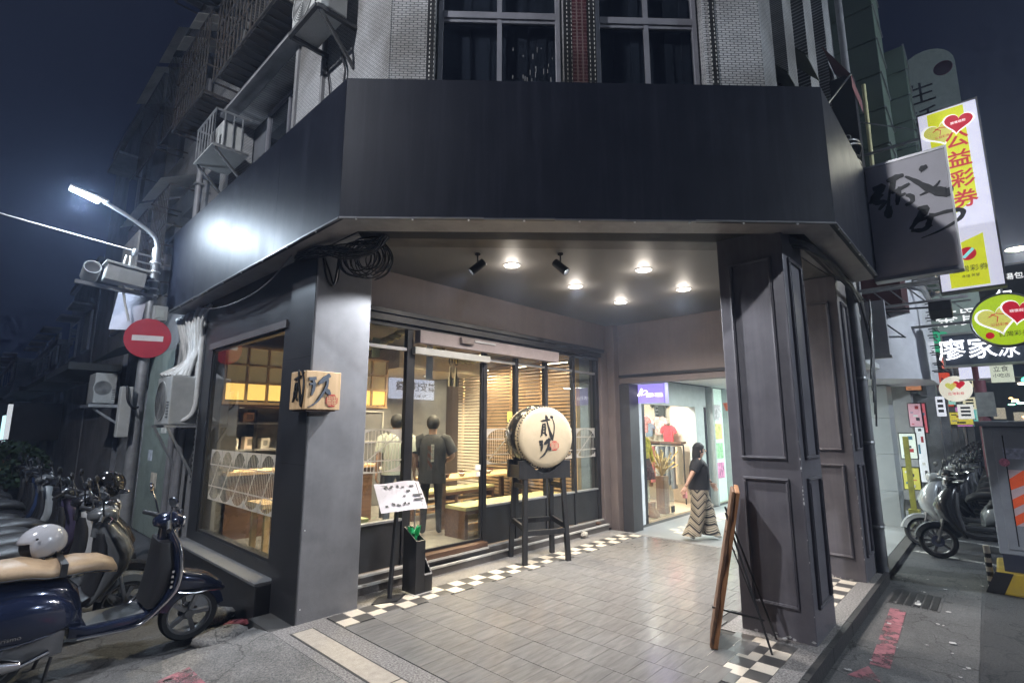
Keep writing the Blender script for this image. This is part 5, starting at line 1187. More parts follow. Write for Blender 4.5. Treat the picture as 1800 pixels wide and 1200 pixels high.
# man in pale shirt beside him
J = stand(); J.update({'wrr': (.03, -.26, .86)})
def pshirt(t):
    b = MB(); b.loft([(.84, .0, 0, .15, .19), (1.02, .0, 0, .145, .185), (1.22, .0, 0, .15, .205), (1.33, .0, 0, .115, .19), (1.40, 0, 0, .07, .09)], 24, None, 'z')
    for s, el in ((1, (-.02, .23, 1.14)), (-1, (-.02, -.23, 1.14))): b.tube([(0, s*.12, 1.34), (0, s*.185, 1.32), el], [.075, .085, .075], 12)
    b.build('shirt', m_whitecloth, t, smooth=60)
figure('person', 'man in pale grey shirt seen from behind beside the door post', (4.40, 6.42, .15), R_(62), 1.72, J,
    lambda c: (0 if (c.z > 1.39 or abs(c.y) > .205) else 1), [m_skin, m_denim], {'clothes': [pshirt]})
# ================================================================ SCOOTERS
m_tyre = mat('tyre_rubber', (.018, .018, .019), .75, bump=.3, bs=60)
m_rim = mat('grey_alloy_rim', (.22, .22, .23), .35, metal=.6)
m_plastic = mat('black_plastic', (.020, .020, .022), .5)
m_chrome = mat('chrome', (.62, .62, .64), .14, metal=1.0)
m_lens = mat('clear_headlamp', (.45, .46, .48), .12, metal=.3, coat=.5)
m_redl = mat('red_tail_lens', (.25, .015, .015), .2)
m_amberl = mat('amber_lens', (.5, .18, .02), .2)
m_seatb = mat('black_vinyl_seat', (.022, .022, .024), .45)
m_plate = mat('white_number_plate', (.6, .6, .6), .5)
m_mirror = mat('mirror_glass', (.55, .6, .65), .05, metal=1.0)
def wheel(t, x, r, w, name='wheel', steer=0):
    M = T(x, 0, r) @ RZ(steer) @ RX(R_(90))
    b = MB(); b.lathe([(r-.055, -w*.42), (r-.02, -w/2), (r-.004, -w*.3), (r, 0), (r-.004, w*.3), (r-.02, w/2), (r-.055, w*.42)], 30, M); o = b.build(name, m_tyre, t, smooth=50)
    b = MB(); b.lathe([(r-.05, -w*.40), (r-.064, -w*.38), (r-.072, -w*.2), (r-.072, w*.2), (r-.064, w*.38), (r-.05, w*.40)], 30, M); b.lathe([(.0, -w*.42), (.036, -w*.42), (.036, w*.42), (0, w*.42)], 16, M)
    for k in range(5):
        b.box(.03, r-.06, -.016, .016, -w*.22, w*.22, M @ RZ(2*math.pi*k/5))
    b.build('rim', m_rim, o)
    b = MB(); b.lathe([(.03, -w*.5), (.075, -w*.5), (.075, -w*.45), (.03, -w*.45)], 20, M); b.build('brake_disc', m_chrome, o)
    return o
def scooter(name, label, paint, paint2, seat=None, group=None, vespa=False, helmet=None):
    t = thing(name, label, 'scooter', (0, 0, 0), group)
    r = .225
    wheel(t, .64, r, .10, steer=R_(-6)); wheel(t, -.62, r, .11)
    # front mudguard hugging the tyre
    b = MB(); pts = []
    n = 12; R1 = r+.03
    vs = []; fs = []
    for i in range(n+1):
        a = R_(12)+R_(150)*i/n
        for (yy, rr) in ((-.075, R1-.05), (-.06, R1+.005), (0, R1+.02), (.06, R1+.005), (.075, R1-.05)): vs.append((.64+rr*math.cos(a), yy, r+rr*math.sin(a)))
    for i in range(n):
        for k in range(4): fs.append((i*5+k, i*5+k+1, (i+1)*5+k+1, (i+1)*5+k))
    b.add(vs, fs); b.build('front_mudguard', paint, t, smooth=50)
    b = MB()
    for s in ((1,) if vespa else (-1, 1)): b.tube([(.64, s*.07, r), (.55, s*.055, .55), (.50, s*.04, .72)], .017, 8)
    b.build('fork', m_rim, t, smooth=50)
    if vespa:
        b = MB(); b.loft([(.40, 0, .52, .06, .10), (.47, 0, .53, .105, .115), (.56, 0, .515, .118, .10), (.66, 0, .50, .115, .085), (.76, 0, .475, .10, .065), (.85, 0, .43, .075, .04), (.90, 0, .39, .04, .015)], 20); b.build('front_fender', paint, t, smooth=60)
        b = MB(); b.tube(smooth_line([(.50, -.112, .46), (.62, -.118, .43), (.76, -.10, .42), (.88, -.05, .385), (.905, 0, .385)], 4), .007, 6); b.build('fender_trim', m_chrome, t)
        b = MB(); b.loft([(.50, .50, 0, .05, .06), (.62, .47, 0, .055, .075), (.80, .44, 0, .05, .06)], 16, None, 'z'); b.build('fork_cover', paint, t, smooth=60)
    if not vespa:
        b = MB(); b.loft([(.30, .34, 0, .03, .15), (.42, .42, 0, .075, .19), (.58, .50, 0, .12, .20), (.72, .52, 0, .13, .19), (.84, .48, 0, .11, .16), (.95, .42, 0, .07, .10), (1.0, .39, 0, .04, .05)], 20, None, 'z'); b.build('front_shield', paint, t, smooth=60)
        b = MB(); b.loft([(.40, .37, 0, .05, .165), (.6, .41, 0, .05, .17), (.8, .40, 0, .05, .15), (.9, .38, 0, .04, .11)], 16, None, 'z'); b.build('inner_shield', m_plastic, t, smooth=60)
        b = MB(); b.loft([(.50, 0, .86, .055, .02), (.56, 0, .82, .095, .045), (.60, 0, .76, .06, .04), (.615, 0, .73, .03, .02)], 14); b.build('front_grille', m_plastic, t, smooth=60)
        for s in (-1, 1): b = MB(); b.ball((.565, s*.125, .735), (.045, .03, .04), 10, 6); b.build('indicator', m_amberl, t, smooth=60)
    else:
        # flat pressed leg shield with a chrome edge, horn cover down the middle
        b = MB(); sec = [(.34, .28, .15), (.42, .36, .23), (.55, .42, .265), (.70, .44, .265), (.85, .425, .235), (.95, .395, .165), (1.0, .38, .09)]
        b.loft([(z, x, 0, .03, w, 3) for z, x, w in sec], 22, None, 'z'); b.build('leg_shield', paint, t, smooth=60)
        for s in (-1, 1):
            b = MB(); b.tube(smooth_line([(-.16, s*.17, .30), (.08, s*.19, .295), (.22, s*.21, .31), (.32, s*.23, .40)]+[(x+.004, s*(w+.004), z) for z, x, w in sec[2:]], 4), .015, 8); b.build('shield_edging', m_chrome, t, smooth=60)
        b = MB(); b.loft([(.50, .46, 0, .03, .035), (.62, .475, 0, .04, .05), (.8, .46, 0, .035, .04), (.93, .42, 0, .03, .03)], 14, None, 'z'); b.build('horn_cover', paint, t, smooth=60)
        for k in range(4):
            b = MB(); b.box(.385, .402, -.245, -.205, .56+.04*k, .58+.04*k); b.build('vent_slot', m_chrome, t)
        b = MB(); b.loft([(.40, .31, 0, .05, .17, 4), (.55, .36, 0, .07, .20, 4), (.72, .375, 0, .07, .20, 4), (.90, .365, 0, .06, .15, 4)], 18, None, 'z'); b.build('glove_box', m_plastic, t, smooth=50)
        b = MB(); b.box(.45, .47, -.13, -.08, .70, .80); b.build('yellow_sticker', mat('yellow_green_sticker', (.5, .55, .05), .5), t)
    # handlebar cowl, headlight, grips, levers, mirrors
    hz = 1.04
    b = MB(); b.loft([(.28, 0, hz, .05, .03), (.33, 0, hz+.005, .10, .055), (.40, 0, hz+.01, .115, .07), (.46, 0, hz+.005, .09, .06), (.485, 0, hz, .07, .05)], 18); b.tube([(.37, 0, .86), (.375, 0, hz)], .055, 12); b.build('handlebar_cowl', paint if vespa else paint2, t, smooth=60)
    b = MB(); b.lathe([(0, .02), (.045, .018), (.068, 0), (.072, -.015)], 20, T(.478, 0, hz+.005) @ RY(R_(84))); b.build('headlight', m_lens, t, smooth=50)
    if vespa:
        b = MB(); b.lathe([(.068, .004), (.079, .006), (.080, -.014), (.07, -.014)], 20, T(.478, 0, hz+.005) @ RY(R_(84))); b.build('headlight_ring', m_chrome, t, smooth=50)
    for s in (-1, 1):
        b = MB(); b.tube([(.36, s*.10, hz+.01), (.33, s*.20, hz+.015), (.29, s*.33, hz+.01)], [.022, .018, .018], 10); b.build('grip', m_plastic, t, smooth=50)
        b = MB(); b.tube([(.40, s*.13, hz+.01), (.41, s*.2, hz), (.36, s*.31, hz-.005)], .007, 6); b.build('brake_lever', m_chrome, t, smooth=50)
        b = MB(); b.tube([(.35, s*.17, hz+.03), (.33, s*.2, hz+.12), (.31, s*.27, hz+.20)], .007, 6); ms = b.build('mirror_stem', m_chrome if vespa else m_plastic, t, smooth=50)
        b = MB(); b.loft([(-.018, 0, 0, .03, .02), (.0, 0, 0, .062, .042), (.012, 0, 0, .058, .038)], 14, T(.31, s*.30, hz+.225) @ RZ(s*R_(-12)) @ RY(R_(-8)) @ RZ(math.pi)); b.build('mirror', m_chrome if vespa else m_plastic, ms, smooth=50)
        b = MB(); b.loft([(.0125, 0, 0, .053, .034), (.0135, 0, 0, .052, .033)], 14, T(.31, s*.30, hz+.225) @ RZ(s*R_(-12)) @ RY(R_(-8)) @ RZ(math.pi)); b.build('mirror_glass', m_mirror, ms)
    # floor, rear body, seat
    b = MB(); b.loft([(-.20, 0, .335, .13, .05, 5), (-.1, 0, .325, .175, .04, 5), (.25, 0, .325, .18, .035, 5), (.36, 0, .36, .15, .04, 5)], 16); b.build('floorboard', paint if vespa else m_plastic, t, smooth=40)
    b = MB(); b.box(-.10, .28, -.12, .12, .358, .366); b.build('floor_mat', mat('grey_rubber_mat', (.16, .16, .16), .7) if vespa else m_plastic, t)
    if vespa:
        b = MB(); b.loft([(-.95, 0, .60, .06, .08), (-.88, 0, .60, .13, .13), (-.70, 0, .58, .17, .19), (-.42, 0, .57, .17, .19), (-.25, 0, .54, .15, .18), (-.17, 0, .48, .12, .16), (-.13, 0, .40, .10, .09)], 20); b.build('rear_body', paint, t, smooth=60)
        for s in (-1, 1):
            b = MB(); b.loft([(-.93, s*.14, .50, .02, .03), (-.86, s*.16, .50, .07, .10), (-.68, s*.175, .51, .10, .155), (-.48, s*.18, .52, .105, .165), (-.32, s*.175, .52, .09, .14), (-.22, s*.16, .50, .05, .09), (-.18, s*.15, .48, .015, .03)], 22); b.build('side_cowl', paint, t, smooth=60)
            b = MB(); b.tube(smooth_line([(-.9, s*.235, .44), (-.6, s*.275, .40), (-.3, s*.24, .41)], 5), .005, 5); b.build('cowl_trim', m_chrome, t)
        lettering('Granturismo', .045, T(-.60, -.281, .455) @ RX(R_(90)), m_chrome, t, .006, name='badge_script')
    else:
        b = MB(); b.loft([(-.92, 0, .70, .04, .03), (-.84, 0, .69, .09, .07), (-.60, 0, .64, .15, .13), (-.35, 0, .58, .165, .16), (-.18, 0, .52, .15, .17), (-.10, 0, .45, .12, .12)], 20); b.build('rear_body', paint, t, smooth=60)
        b = MB(); b.loft([(-.78, 0, .50, .08, .06), (-.5, 0, .45, .15, .10), (-.2, 0, .42, .15, .09)], 16); b.build('lower_cover', m_plastic, t, smooth=60)
        b = MB(); b.tube([(-.62, .1, .83), (-.9, .1, .80), (-.95, 0, .80), (-.9, -.1, .80), (-.62, -.1, .83)], .012, 8); b.build('grab_rail', m_rim, t, smooth=50)
    b = MB(); b.loft([(-.82, 0, .815, .08, .03), (-.74, 0, .83, .14, .055), (-.5, 0, .825, .16, .065), (-.36, 0, .795, .16, .055), (-.20, 0, .80, .15, .06), (-.06, 0, .785, .12, .06), (.03, 0, .75, .085, .05), (.06, 0, .72, .05, .025)], 20); sb_ = b.build('seat', seat or m_seatb, t, smooth=60)
    if vespa:
        b = MB(); b.tube(smooth_line([(-.80, -.145, .80), (-.5, -.16, .80), (-.36, -.16, .775), (-.1, -.13, .765), (.05, -.06, .72)], 4), .006, 5); b.build('seat_piping', m_plastic, sb_)
        b = MB(); b.box(-.31, -.27, -.164, .164, .77, .862); b.build('seat_strap', m_plastic, sb_)
    b = MB(); b.loft([(-.975, 0, .66, .05, .035), (-.94, 0, .66, .065, .045), (-.88, 0, .66, .06, .04)], 12); b.build('tail_light', m_redl, t, smooth=50)
    b = MB(); b.box(-.965, -.955, -.11, .11, .44, .56, None); b.build('number_plate', m_plate, t)
    b = MB(); b.loft([(-.95, 0, .40, .08, .02), (-.80, 0, .48, .10, .02), (-.62, 0, .49, .10, .015)], 10); b.build('rear_mudguard', m_plastic, t, smooth=50)
    b = MB(); b.box(-.55, -.22, -.10, .11, .20, .36); b.lathe([(.10, 0), (.10, .05), (.06, .07), (0, .07)], 16, T(-.45, .11, .28) @ RX(R_(-90))); b.lathe([(.08, 0), (.08, .04), (0, .05)], 16, T(-.62, .10, .24) @ RX(R_(-90))); b.build('engine', m_rim, t, smooth=30)
    b = MB(); b.tube([(-.30, -.12, .24), (-.45, -.15, .20)], .02, 8); b.loft([(-.95, -.17, .30, .03, .035), (-.9, -.17, .29, .05, .055), (-.6, -.16, .24, .055, .06), (-.45, -.15, .21, .03, .03)], 14); b.build('exhaust', m_chrome if vespa else m_plastic, t, smooth=50)
    b = MB(); b.tube([(-.28, -.12, .20), (-.32, -.17, .01), (-.38, -.17, .005)], .012, 6); b.tube([(-.28, .12, .20), (-.32, .17, .01), (-.38, .17, .005)], .012, 6); b.each('stand_leg', m_plastic, t)
    return t
def place(t, x, y, heading, lean=0, z=-.12):
    t.location = (x, y, z); t.rotation_euler = (R_(lean), 0, R_(heading)); return t
m_navy = mat('dark_navy_metallic_paint', (.012, .018, .045), .16, metal=.35, coat=.8, var=.05)
m_cream_seat = mat('tan_leather_seat', (.37, .265, .17), .45, var=.15, vs=9, bump=.15, bs=50, dirt=.4, dcol=(.16, .11, .07), ds=6)
m_paints = {k: mat(k+'_scooter_paint', c, .22, metal=.2, coat=.6, var=.05) for k, c in {'black': (.016, .016, .018), 'silver': (.34, .36, .37), 'white': (.55, .55, .55), 'grey': (.12, .125, .13), 'purple': (.06, .05, .10), 'red': (.25, .02, .03), 'blue': (.03, .05, .12)}.items()}
VP = scooter('vintage_scooter', 'dark navy retro scooter with tan seat and chrome edging parked nearest the camera', m_navy, m_navy, m_cream_seat, 'scooters in the lane', True)
place(VP, .93, 5.33, 3, 7)
# white open face helmet on its seat, strapped
HB = thing('open_face_helmet', 'light grey open face helmet resting on the tan scooter seat', 'helmet', (0, 0, 0))
b = MB(); b.ball((0, 0, 0), (.15, .125, .135), 26, 18)
keep = [f for f in b.f if not ((sum(b.v[i][2] for i in f)/len(f) < -.085) or (sum(b.v[i][0] for i in f)/len(f) < -.07 and sum(b.v[i][2] for i in f)/len(f) < .035))]
b.f = keep; b.m = [0]*len(keep); hs = b.build('shell', mat('light_grey_gloss_shell', (.42, .42, .45), .18, coat=.6, var=.03), HB, smooth=80)
sm = hs.modifiers.new('thick', 'SOLIDIFY'); sm.thickness = .012
b = MB(); b.ball((0, 0, -.004), (.132, .108, .118), 20, 12); b.build('lining', m_blackcloth, HB, smooth=80)
for x, z in ((.05, -.07), (-.04, .07), (.08, -.085)): b = MB(); b.ball((x, -.118, z), (.009, .006, .009), 8, 5); b.build('stud', m_black, HB)
b = MB(); b.tube([(-.02, -.115, -.08), (-.06, -.09, -.17), (-.05, -.06, -.24)], .012, 6); b.build('strap', m_black, HB)
HB.location = (.93-.42+.03, 5.33+.02, -.12+.955); HB.rotation_euler = (R_(4), R_(-14), R_(5))
# others behind it, one prototype of each paint, then copies
lane = [(.60, 6.05, 4, 'grey', 'grey'), (.72, 6.62, -3, 'black', 'black'), (.62, 7.2, 5, 'white', 'black'), (.75, 7.75, 0, 'black', 'grey'), (.60, 8.35, -6, 'purple', 'black'), (.7, 9.9, 4, 'black', 'black'), (.6, 10.6, -2, 'silver', 'grey'), (.65, 11.3, 2, 'black', 'black'), (.6, 12.1, 0, 'blue', 'black'), (.62, 13.0, 3, 'grey', 'grey'), (.6, 13.9, -3, 'black', 'black')]
lane_lab = ['grey scooter with leg guard parked right behind the navy retro scooter', 'black scooter second behind the navy retro scooter', 'white and black scooter third behind the navy retro scooter', 'black and grey scooter fourth behind the navy retro scooter', 'purple scooter parked just before the no entry pole', 'black scooter parked just past the no entry pole', 'silver scooter second past the no entry pole', 'black scooter third past the no entry pole', 'blue scooter fourth past the no entry pole', 'grey scooter second from the far end of the lane row', 'black scooter at the far end of the lane row']
protos = {}
def get_scooter(p1, p2, label, group):
    k = (p1, p2)
    if k not in protos:
        protos[k] = scooter('parked_scooter', label, m_paints[p1], m_paints[p2], None, group); return protos[k]
    c = copy_tree(protos[k]); c['label'] = label; c['group'] = group; return c
for (x, y, h, a, c), lb in zip(lane, lane_lab): place(get_scooter(a, c, lb, 'scooters in the lane'), x, y, h, 6)
# black helmet on a mirror of the second scooter
BH = thing('black_helmet', 'glossy black round helmet hanging on a handlebar in the lane', 'helmet', (1.16, 6.9, 1.05))
b = MB(); b.ball((1.16, 6.9, 1.10), (.15, .13, .14), 20, 12); b.build('shell', mat('black_gloss_shell', (.012, .012, .013), .12, coat=.7), BH, smooth=80)
b = MB(); b.loft([(-.02, 0, 0, .1, .02), (.0, 0, 0, .11, .03), (.02, 0, 0, .1, .02)], 14, T(1.25, 6.82, 1.03) @ RZ(R_(40))); b.build('visor', m_chrome, BH, smooth=60)
# street side row
right = [(9.75, .16, 100, 'black', 'black'), (10.5, .40, 104, 'silver', 'silver'), (11.4, .3, 112, 'grey', 'black'), (12.0, .15, 108, 'black', 'black'), (12.6, .3, 110, 'white', 'white'), (13.2, .1, 104, 'black', 'grey'), (13.8, .3, 112, 'black', 'black'), (14.5, .2, 108, 'silver', 'black'), (15.2, .3, 110, 'black', 'black'), (15.9, .1, 104, 'grey', 'black'), (16.6, .3, 112, 'white', 'black'), (17.4, .2, 108, 'black', 'black'), (18.2, .3, 110, 'silver', 'silver'), (19.0, .1, 104, 'black', 'black'), (19.8, .3, 110, 'red', 'black'), (20.7, .2, 108, 'black', 'black'), (21.6, .3, 112, 'white', 'black'), (22.6, .1, 108, 'black', 'black'), (23.6, .3, 110, 'grey', 'black'), (24.8, .2, 104, 'black', 'black'), (26, .3, 110, 'silver', 'silver'), (27.4, .2, 110, 'black', 'black')]
ordn = ['first', 'second', 'third', 'fourth', 'fifth', 'sixth', 'seventh', 'eighth', 'ninth', 'tenth', 'eleventh', 'twelfth', 'thirteenth', 'fourteenth', 'fifteenth', 'sixteenth', 'seventeenth', 'eighteenth', 'nineteenth', 'twentieth', 'twenty first', 'farthest']
for i, (x, y, h, a, c) in enumerate(right):
    lb = '%s scooter, %s in the street row counting from the grey cabinet' % (a, ordn[i])
    place(get_scooter(a, c, lb, 'scooters along the main street'), x, y, h, 6)
# ================================================================ LANE SIDE
# ---- street lamp pole with control boxes
LP = thing('street_lamp', 'lit street lamp on a curved arm above the lane, on a grey pole', 'street lamp', (1.74, 9.0, -.12))
b = MB(); b.tube([(1.74, 9.0, -.12), (1.75, 9.0, 4.35)], [.085, .06], 14); b.build('pole', m_galv, LP, smooth=50)
b = MB(); b.tube(smooth_line([(1.75, 9.0, 4.1), (1.74, 9.0, 4.4), (1.66, 9.0, 4.56), (1.4, 9.0, 4.72), (1.05, 9.0, 4.88)], 6), .03, 10); b.build('arm', m_galv, LP, smooth=50)
LA = Vector((1.10, 9.0, 4.865)); LE = Vector((.66, 9.0, 4.96))
b = MB(); b.bar(LA+Vector((0, 0, .012)), LE+Vector((0, 0, .012)), .16, .035, (0, 1, 0) if False else (0, 0, 1)); b.build('lamp_head', m_galv, LP, bevel=.012)
b = MB(); b.bar(LA+Vector((-.10, 0, -.014)), LE+Vector((.01, 0, -.014)), .13, .014); b.build('lamp_lens', glow('street_led', (.85, .93, 1.0), 22), LP)
lamp('lamp_light', 'SPOT', (.86, 9.0, 4.88), 430, (.70, .84, 1.0), LP, (.65, 8.2, 0), .14, 168, .65)
lamp('halo_lamp', 'POINT', (.84, 9.0, 4.80), 75, (.72, .85, 1.0), LP, None, .1)  # added point lamp that spreads a halo all round the lamp head
b = MB()
for z in (3.62, 3.72, 3.84, 3.98, 4.12): b.lathe([(.075, -.012), (.08, 0), (.075, .012)], 12, T(1.75, 9.0, z))
b.each('pole_clamp', m_rivet, LP)
b = MB(); b.bar((1.45, 8.98, 4.22), (1.85, 8.98, 4.20), .025); b.bar((1.50, 8.98, 4.10), (1.85, 8.98, 4.08), .02); b.lathe([(.03, -.05), (.04, 0), (.03, .05)], 10, T(1.48, 8.98, 4.22)); b.build('insulator_arm', m_galv, LP)
b = MB(); b.tube(smooth_line([(1.44, 8.98, 4.15), (1.44, 8.96, 3.95), (1.50, 8.95, 3.78), (1.70, 8.93, 3.7)], 6), .02, 8); b.tube(smooth_line([(1.39, 8.98, 4.15), (1.36, 8.96, 3.9), (1.42, 8.95, 3.5), (1.5, 8.95, 3.2)], 6), .016, 8); b.each('conduit', m_pipe, LP, smooth=60)
# signs on the pole
NE = thing('no_entry_sign', 'round red no entry sign with white bar on the lane lamp pole', 'traffic sign', (1.74, 8.9, 2.93))
NM = faceX(0, 0, 0); NM = frame((1.74, 8.88, 2.96), (.92, -.39, 0), (.0, 0.0, 1))
b = MB(); b.lathe([(0, .0), (.285, 0), (.29, .008), (.285, .012), (0, .012)], 40, NM); b.build('disc', mat('red_sign_enamel', (.38, .012, .03), .4, var=.1), NE)
b = MB(); b.box(-.19, .19, -.04, .04, .012, .016, NM); b.build('bar', mat('white_sign_enamel', (.62, .6, .6), .5), NE)
b = MB(); b.box(-.03, .03, -.25, .25, -.05, -.001, NM); b.build('bracket', m_galv, NE)
CB = thing('pole_camera_box', 'white surveillance camera with a long control box on the lamp pole', 'camera', (1.4, 8.9, 3.75))
CM = T(1.42, 8.9, 3.80) @ RY(R_(6))
b = MB(); b.box(-.27, .20, -.12, .12, -.11, .12, CM); b.build('box', m_acwhite, CB, bevel=.012)
b = MB(); b.box(-.30, .24, -.15, .14, .12, .155, CM); b.build('lid', m_acwhite, CB, bevel=.006)
b = MB(); b.box(-.12, .16, -.123, -.119, -.08, .07, CM); b.build('door_panel', mat('grey_box_door', (.34, .35, .34), .5), CB)
b = MB(); b.lathe([(0, -.16), (.095, -.16), (.10, -.15), (.10, .12), (.09, .12), (.085, .10), (0, .10)], 18, T(1.0, 8.86, 3.80) @ RX(R_(70)) @ RZ(0)); b.build('camera_barrel', m_acwhite, CB, smooth=40)
b = MB(); b.lathe([(0, .101), (.082, .101)], 18, T(1.0, 8.86, 3.80) @ RX(R_(70))); b.build('camera_glass', mat('dark_lens', (.1, .1, .1), .1, coat=.5), CB)
b = MB(); b.bar((.85, 8.9, 3.64), (1.75, 8.95, 3.60), .06, .05); b.build('crossarm', m_galv, CB)
JB = thing('junction_box', 'small white junction box strapped behind the no entry sign', 'box', (1.86, 8.95, 3.3))
b = MB(); b.box(1.77, 1.95, 8.86, 9.0, 3.24, 3.46); b.build('case', m_acwhite, JB, bevel=.01); b = MB(); b.box(1.80, 1.90, 8.852, 8.86, 3.28, 3.40); b.build('door', mat('greenish_panel', (.42, .45, .42), .5), JB)
PB = thing('square_back_sign', 'blank grey back of a square traffic plate behind the no entry sign', 'traffic sign', (1.55, 9.1, 3.4))
b = MB(); b.box(-.2, .2, -.28, .28, 0, .012, frame((1.52, 9.12, 3.36), (.8, -.6, 0), (.1, .0, 1))); b.build('plate', mat('dull_sign_back', (.36, .36, .42), .5), PB, bevel=.004); b = MB(); b.box(-.015, .015, -.28, .28, -.03, -.001, frame((1.52, 9.12, 3.36), (.8, -.6, 0), (.1, .0, 1))); b.build('rail', m_galv, PB)
UM = thing('meter_box', 'tall white meter box on the lamp pole below the no entry sign', 'box', (1.6, 9.0, 2.0))
b = MB(); b.box(1.50, 1.64, 8.85, 9.0, 1.55, 2.25); b.build('case', m_acwhite, UM, bevel=.012); b = MB(); b.tube(smooth_line([(1.56, 8.84, 2.26), (1.58, 8.80, 2.05), (1.66, 8.82, 1.95), (1.72, 8.88, 1.97)], 6), .016, 7); b.each('conduit', m_cable, UM)
# overhead wire
cable('overhead_wire', 'pale overhead wire running from the lamp pole out over the lane', [([(1.47, 8.98, 4.24), (-.5, 9.6, 4.62), (-3.5, 10.5, 5.3), (-8, 12, 6.4)], .012, 0)], [m_cablew], (0, 9.5, 4.6))
# ---- outdoor units, pipes and bracket against the neighbouring wall
NB = thing('grey_terrace_building', 'tall dark grey building with caged windows next along the lane', 'building', (4, 12, -.12))
NMt = frame((2.42, 0, 0), (0, -1, 0), (0, 0, 1))
hol = [(-12.6, -11.2, 4.2, 5.6), (-10.8, -9.7, 4.4, 5.6), (-12.6, -11.2, 7.0, 8.4), (-10.8, -9.7, 7.0, 8.4), (-11.9, -9.9, .2, 2.9)]
w = wall_holes(-14.0, -9.21, -.12, 9.3, hol, .3, NMt); w.build('wall', m_render2, NB)
w = MB(); w.box(2.75, 8, 9.45, 14, -.12, 9.5); w.build('core', m_darkroom, NB)
w = MB(); w.box(2.30, 2.75, 7.985, 9.2, -.12, 3.6); w.build('return_wall', m_render2, NB)
for (a0, a1, z0, z1) in hol[:4]: window(a0, a1, z0, z1, NMt, NB, 2, None, .2)
w = MB()
for k in range(26): w.box(2.43, 2.46, 9.92+.078*k, 9.96+.078*k, .2, 2.9)
w.build('roller_shutter', m_galv, NB)
for (y0, y1, z0, z1) in ((9.65, 10.85, 4.3, 5.7), (11.1, 12.7, 4.1, 5.7), (9.65, 10.85, 6.9, 8.5), (11.1, 12.7, 6.9, 8.5)):
    w = MB()
    for k in range(int((y1-y0)/.12)+1): w.tube([(1.95, y0+.12*k, z0), (1.95, y0+.12*k, z1)], .008, 5)
    for z in (z0, (z0+z1)/2, z1): w.tube([(2.42, y0, z), (1.95, y0, z), (1.95, y1, z), (2.42, y1, z)], .014, 5)
    c = w.build('window_cage', m_grille, NB)
    w = MB(); w.add([(2.42, y0-.05, z1+.35), (2.42, y1+.05, z1+.35), (1.8, y1+.05, z1+.03), (1.8, y0-.05, z1+.03)], [(0, 1, 2, 3)]); w.build('awning_sheet', m_corr, c)
w = MB(); w.add([(2.42, 11.0, 3.35), (2.42, 13.8, 3.3), (1.75, 13.8, 3.0), (1.75, 11.0, 3.05)], [(0, 1, 2, 3)]); w.build('shop_awning', mat('dark_green_awning', (.03, .045, .04), .7), NB)
w = MB(); w.box(2.37, 2.40, 9.3, 11.6, -.1, 3.0); w.build('door_panel', mat('verdigris_door_panel', (.19, .225, .20), .7, dirt=.5), NB)
def ac_unit(name, label, x0, x1, y0, y1, z0, z1, face='-y', group='outdoor air conditioner units'):
    t = thing(name, label, 'air conditioner', ((x0+x1)/2, (y0+y1)/2, z0), group)
    b = MB(); b.box(x0, x1, y0, y1, z0, z1); b.build('case', m_acwhite, t, bevel=.015)
    if face == '-y': M = faceY((x0+x1)/2, y0-.001, (z0+z1)/2); W_, H_ = x1-x0, z1-z0
    else: M = faceX(x0-.001, (y0+y1)/2, (z0+z1)/2); W_, H_ = y1-y0, z1-z0
    b = MB(); rr = min(W_, H_)*.40; b.lathe([(rr, 0), (rr+.012, .004), (rr+.012, .012), (rr, .012)], 26, M @ T(-W_*.12, 0, 0)); b.build('fan_ring', m_acwhite, t)
    b = MB()
    for k in range(9): rk = rr*(k+1)/9; b.lathe([(rk-.006, .004), (rk, .008), (rk+.003, .004)], 22, M @ T(-W_*.12, 0, 0))
    b.build('fan_grille', m_acdark, t)
    b = MB()
    for k in range(6): b.box(W_*.32, W_*.46, H_*(-.35+.06*k), H_*(-.33+.06*k), 0, .006, M)
    b.build('service_louvre', m_acdark, t)
    return t
ac_unit('outdoor_unit', 'large white outdoor air conditioner unit on a slotted bracket behind the no entry sign', 1.90, 2.26, 8.05, 8.75, 1.72, 2.38, '-x')
AP = thing('pipe_cluster', 'cluster of white wrapped pipes rising from the outdoor unit to the fascia', 'pipes', (2.2, 8.1, 2.4))
for k in range(9):
    y = 8.03+.08*k; x = 2.20-.01*(k % 3)
    P = [(2.12-.03*k, 8.15+.05*k, 2.40), (2.15, 8.1+.06*k, 2.6), (2.2, 8.02+.10*k, 2.85), (2.15, 7.9+.14*k, 3.15+.05*(k % 3)), (2.2, 7.75+.2*k, 3.36)]
    b = MB(); b.tube(smooth_line(P, 6), .022+.008*(k % 3), 8); b.build('pipe', m_pipe, AP, smooth=60)
for y, r in ((8.0, .035), (8.1, .025)):
    b = MB(); b.tube(smooth_line([(2.20, y, 3.35), (2.20, y, 2.4), (2.19, y, 1.95), (2.12, y+.05, 1.80), (1.98, y+.12, 1.76)], 6), r, 9); b.build('pipe', m_pipe, AP, smooth=60)
b = MB(); b.box(2.18, 2.29, 8.25, 8.75, 2.62, 3.28); b.box(2.15, 2.25, 8.85, 9.1, 2.5, 2.95); b.each('meter_cabinet', m_acwhite, AP, bevel=.01)
b = MB(); b.tube([(2.16, 8.35, 1.66), (2.16, 8.4, -.12)], .05, 10); b.tube([(2.2, 8.7, 1.7), (2.2, 8.7, -.12)], .035, 8); b.each('drain_pipe', m_pipeg, AP, smooth=60)
BK = thing('slotted_bracket', 'galvanised slotted angle bracket carrying the outdoor unit', 'bracket', (2.1, 8.3, 1.5))
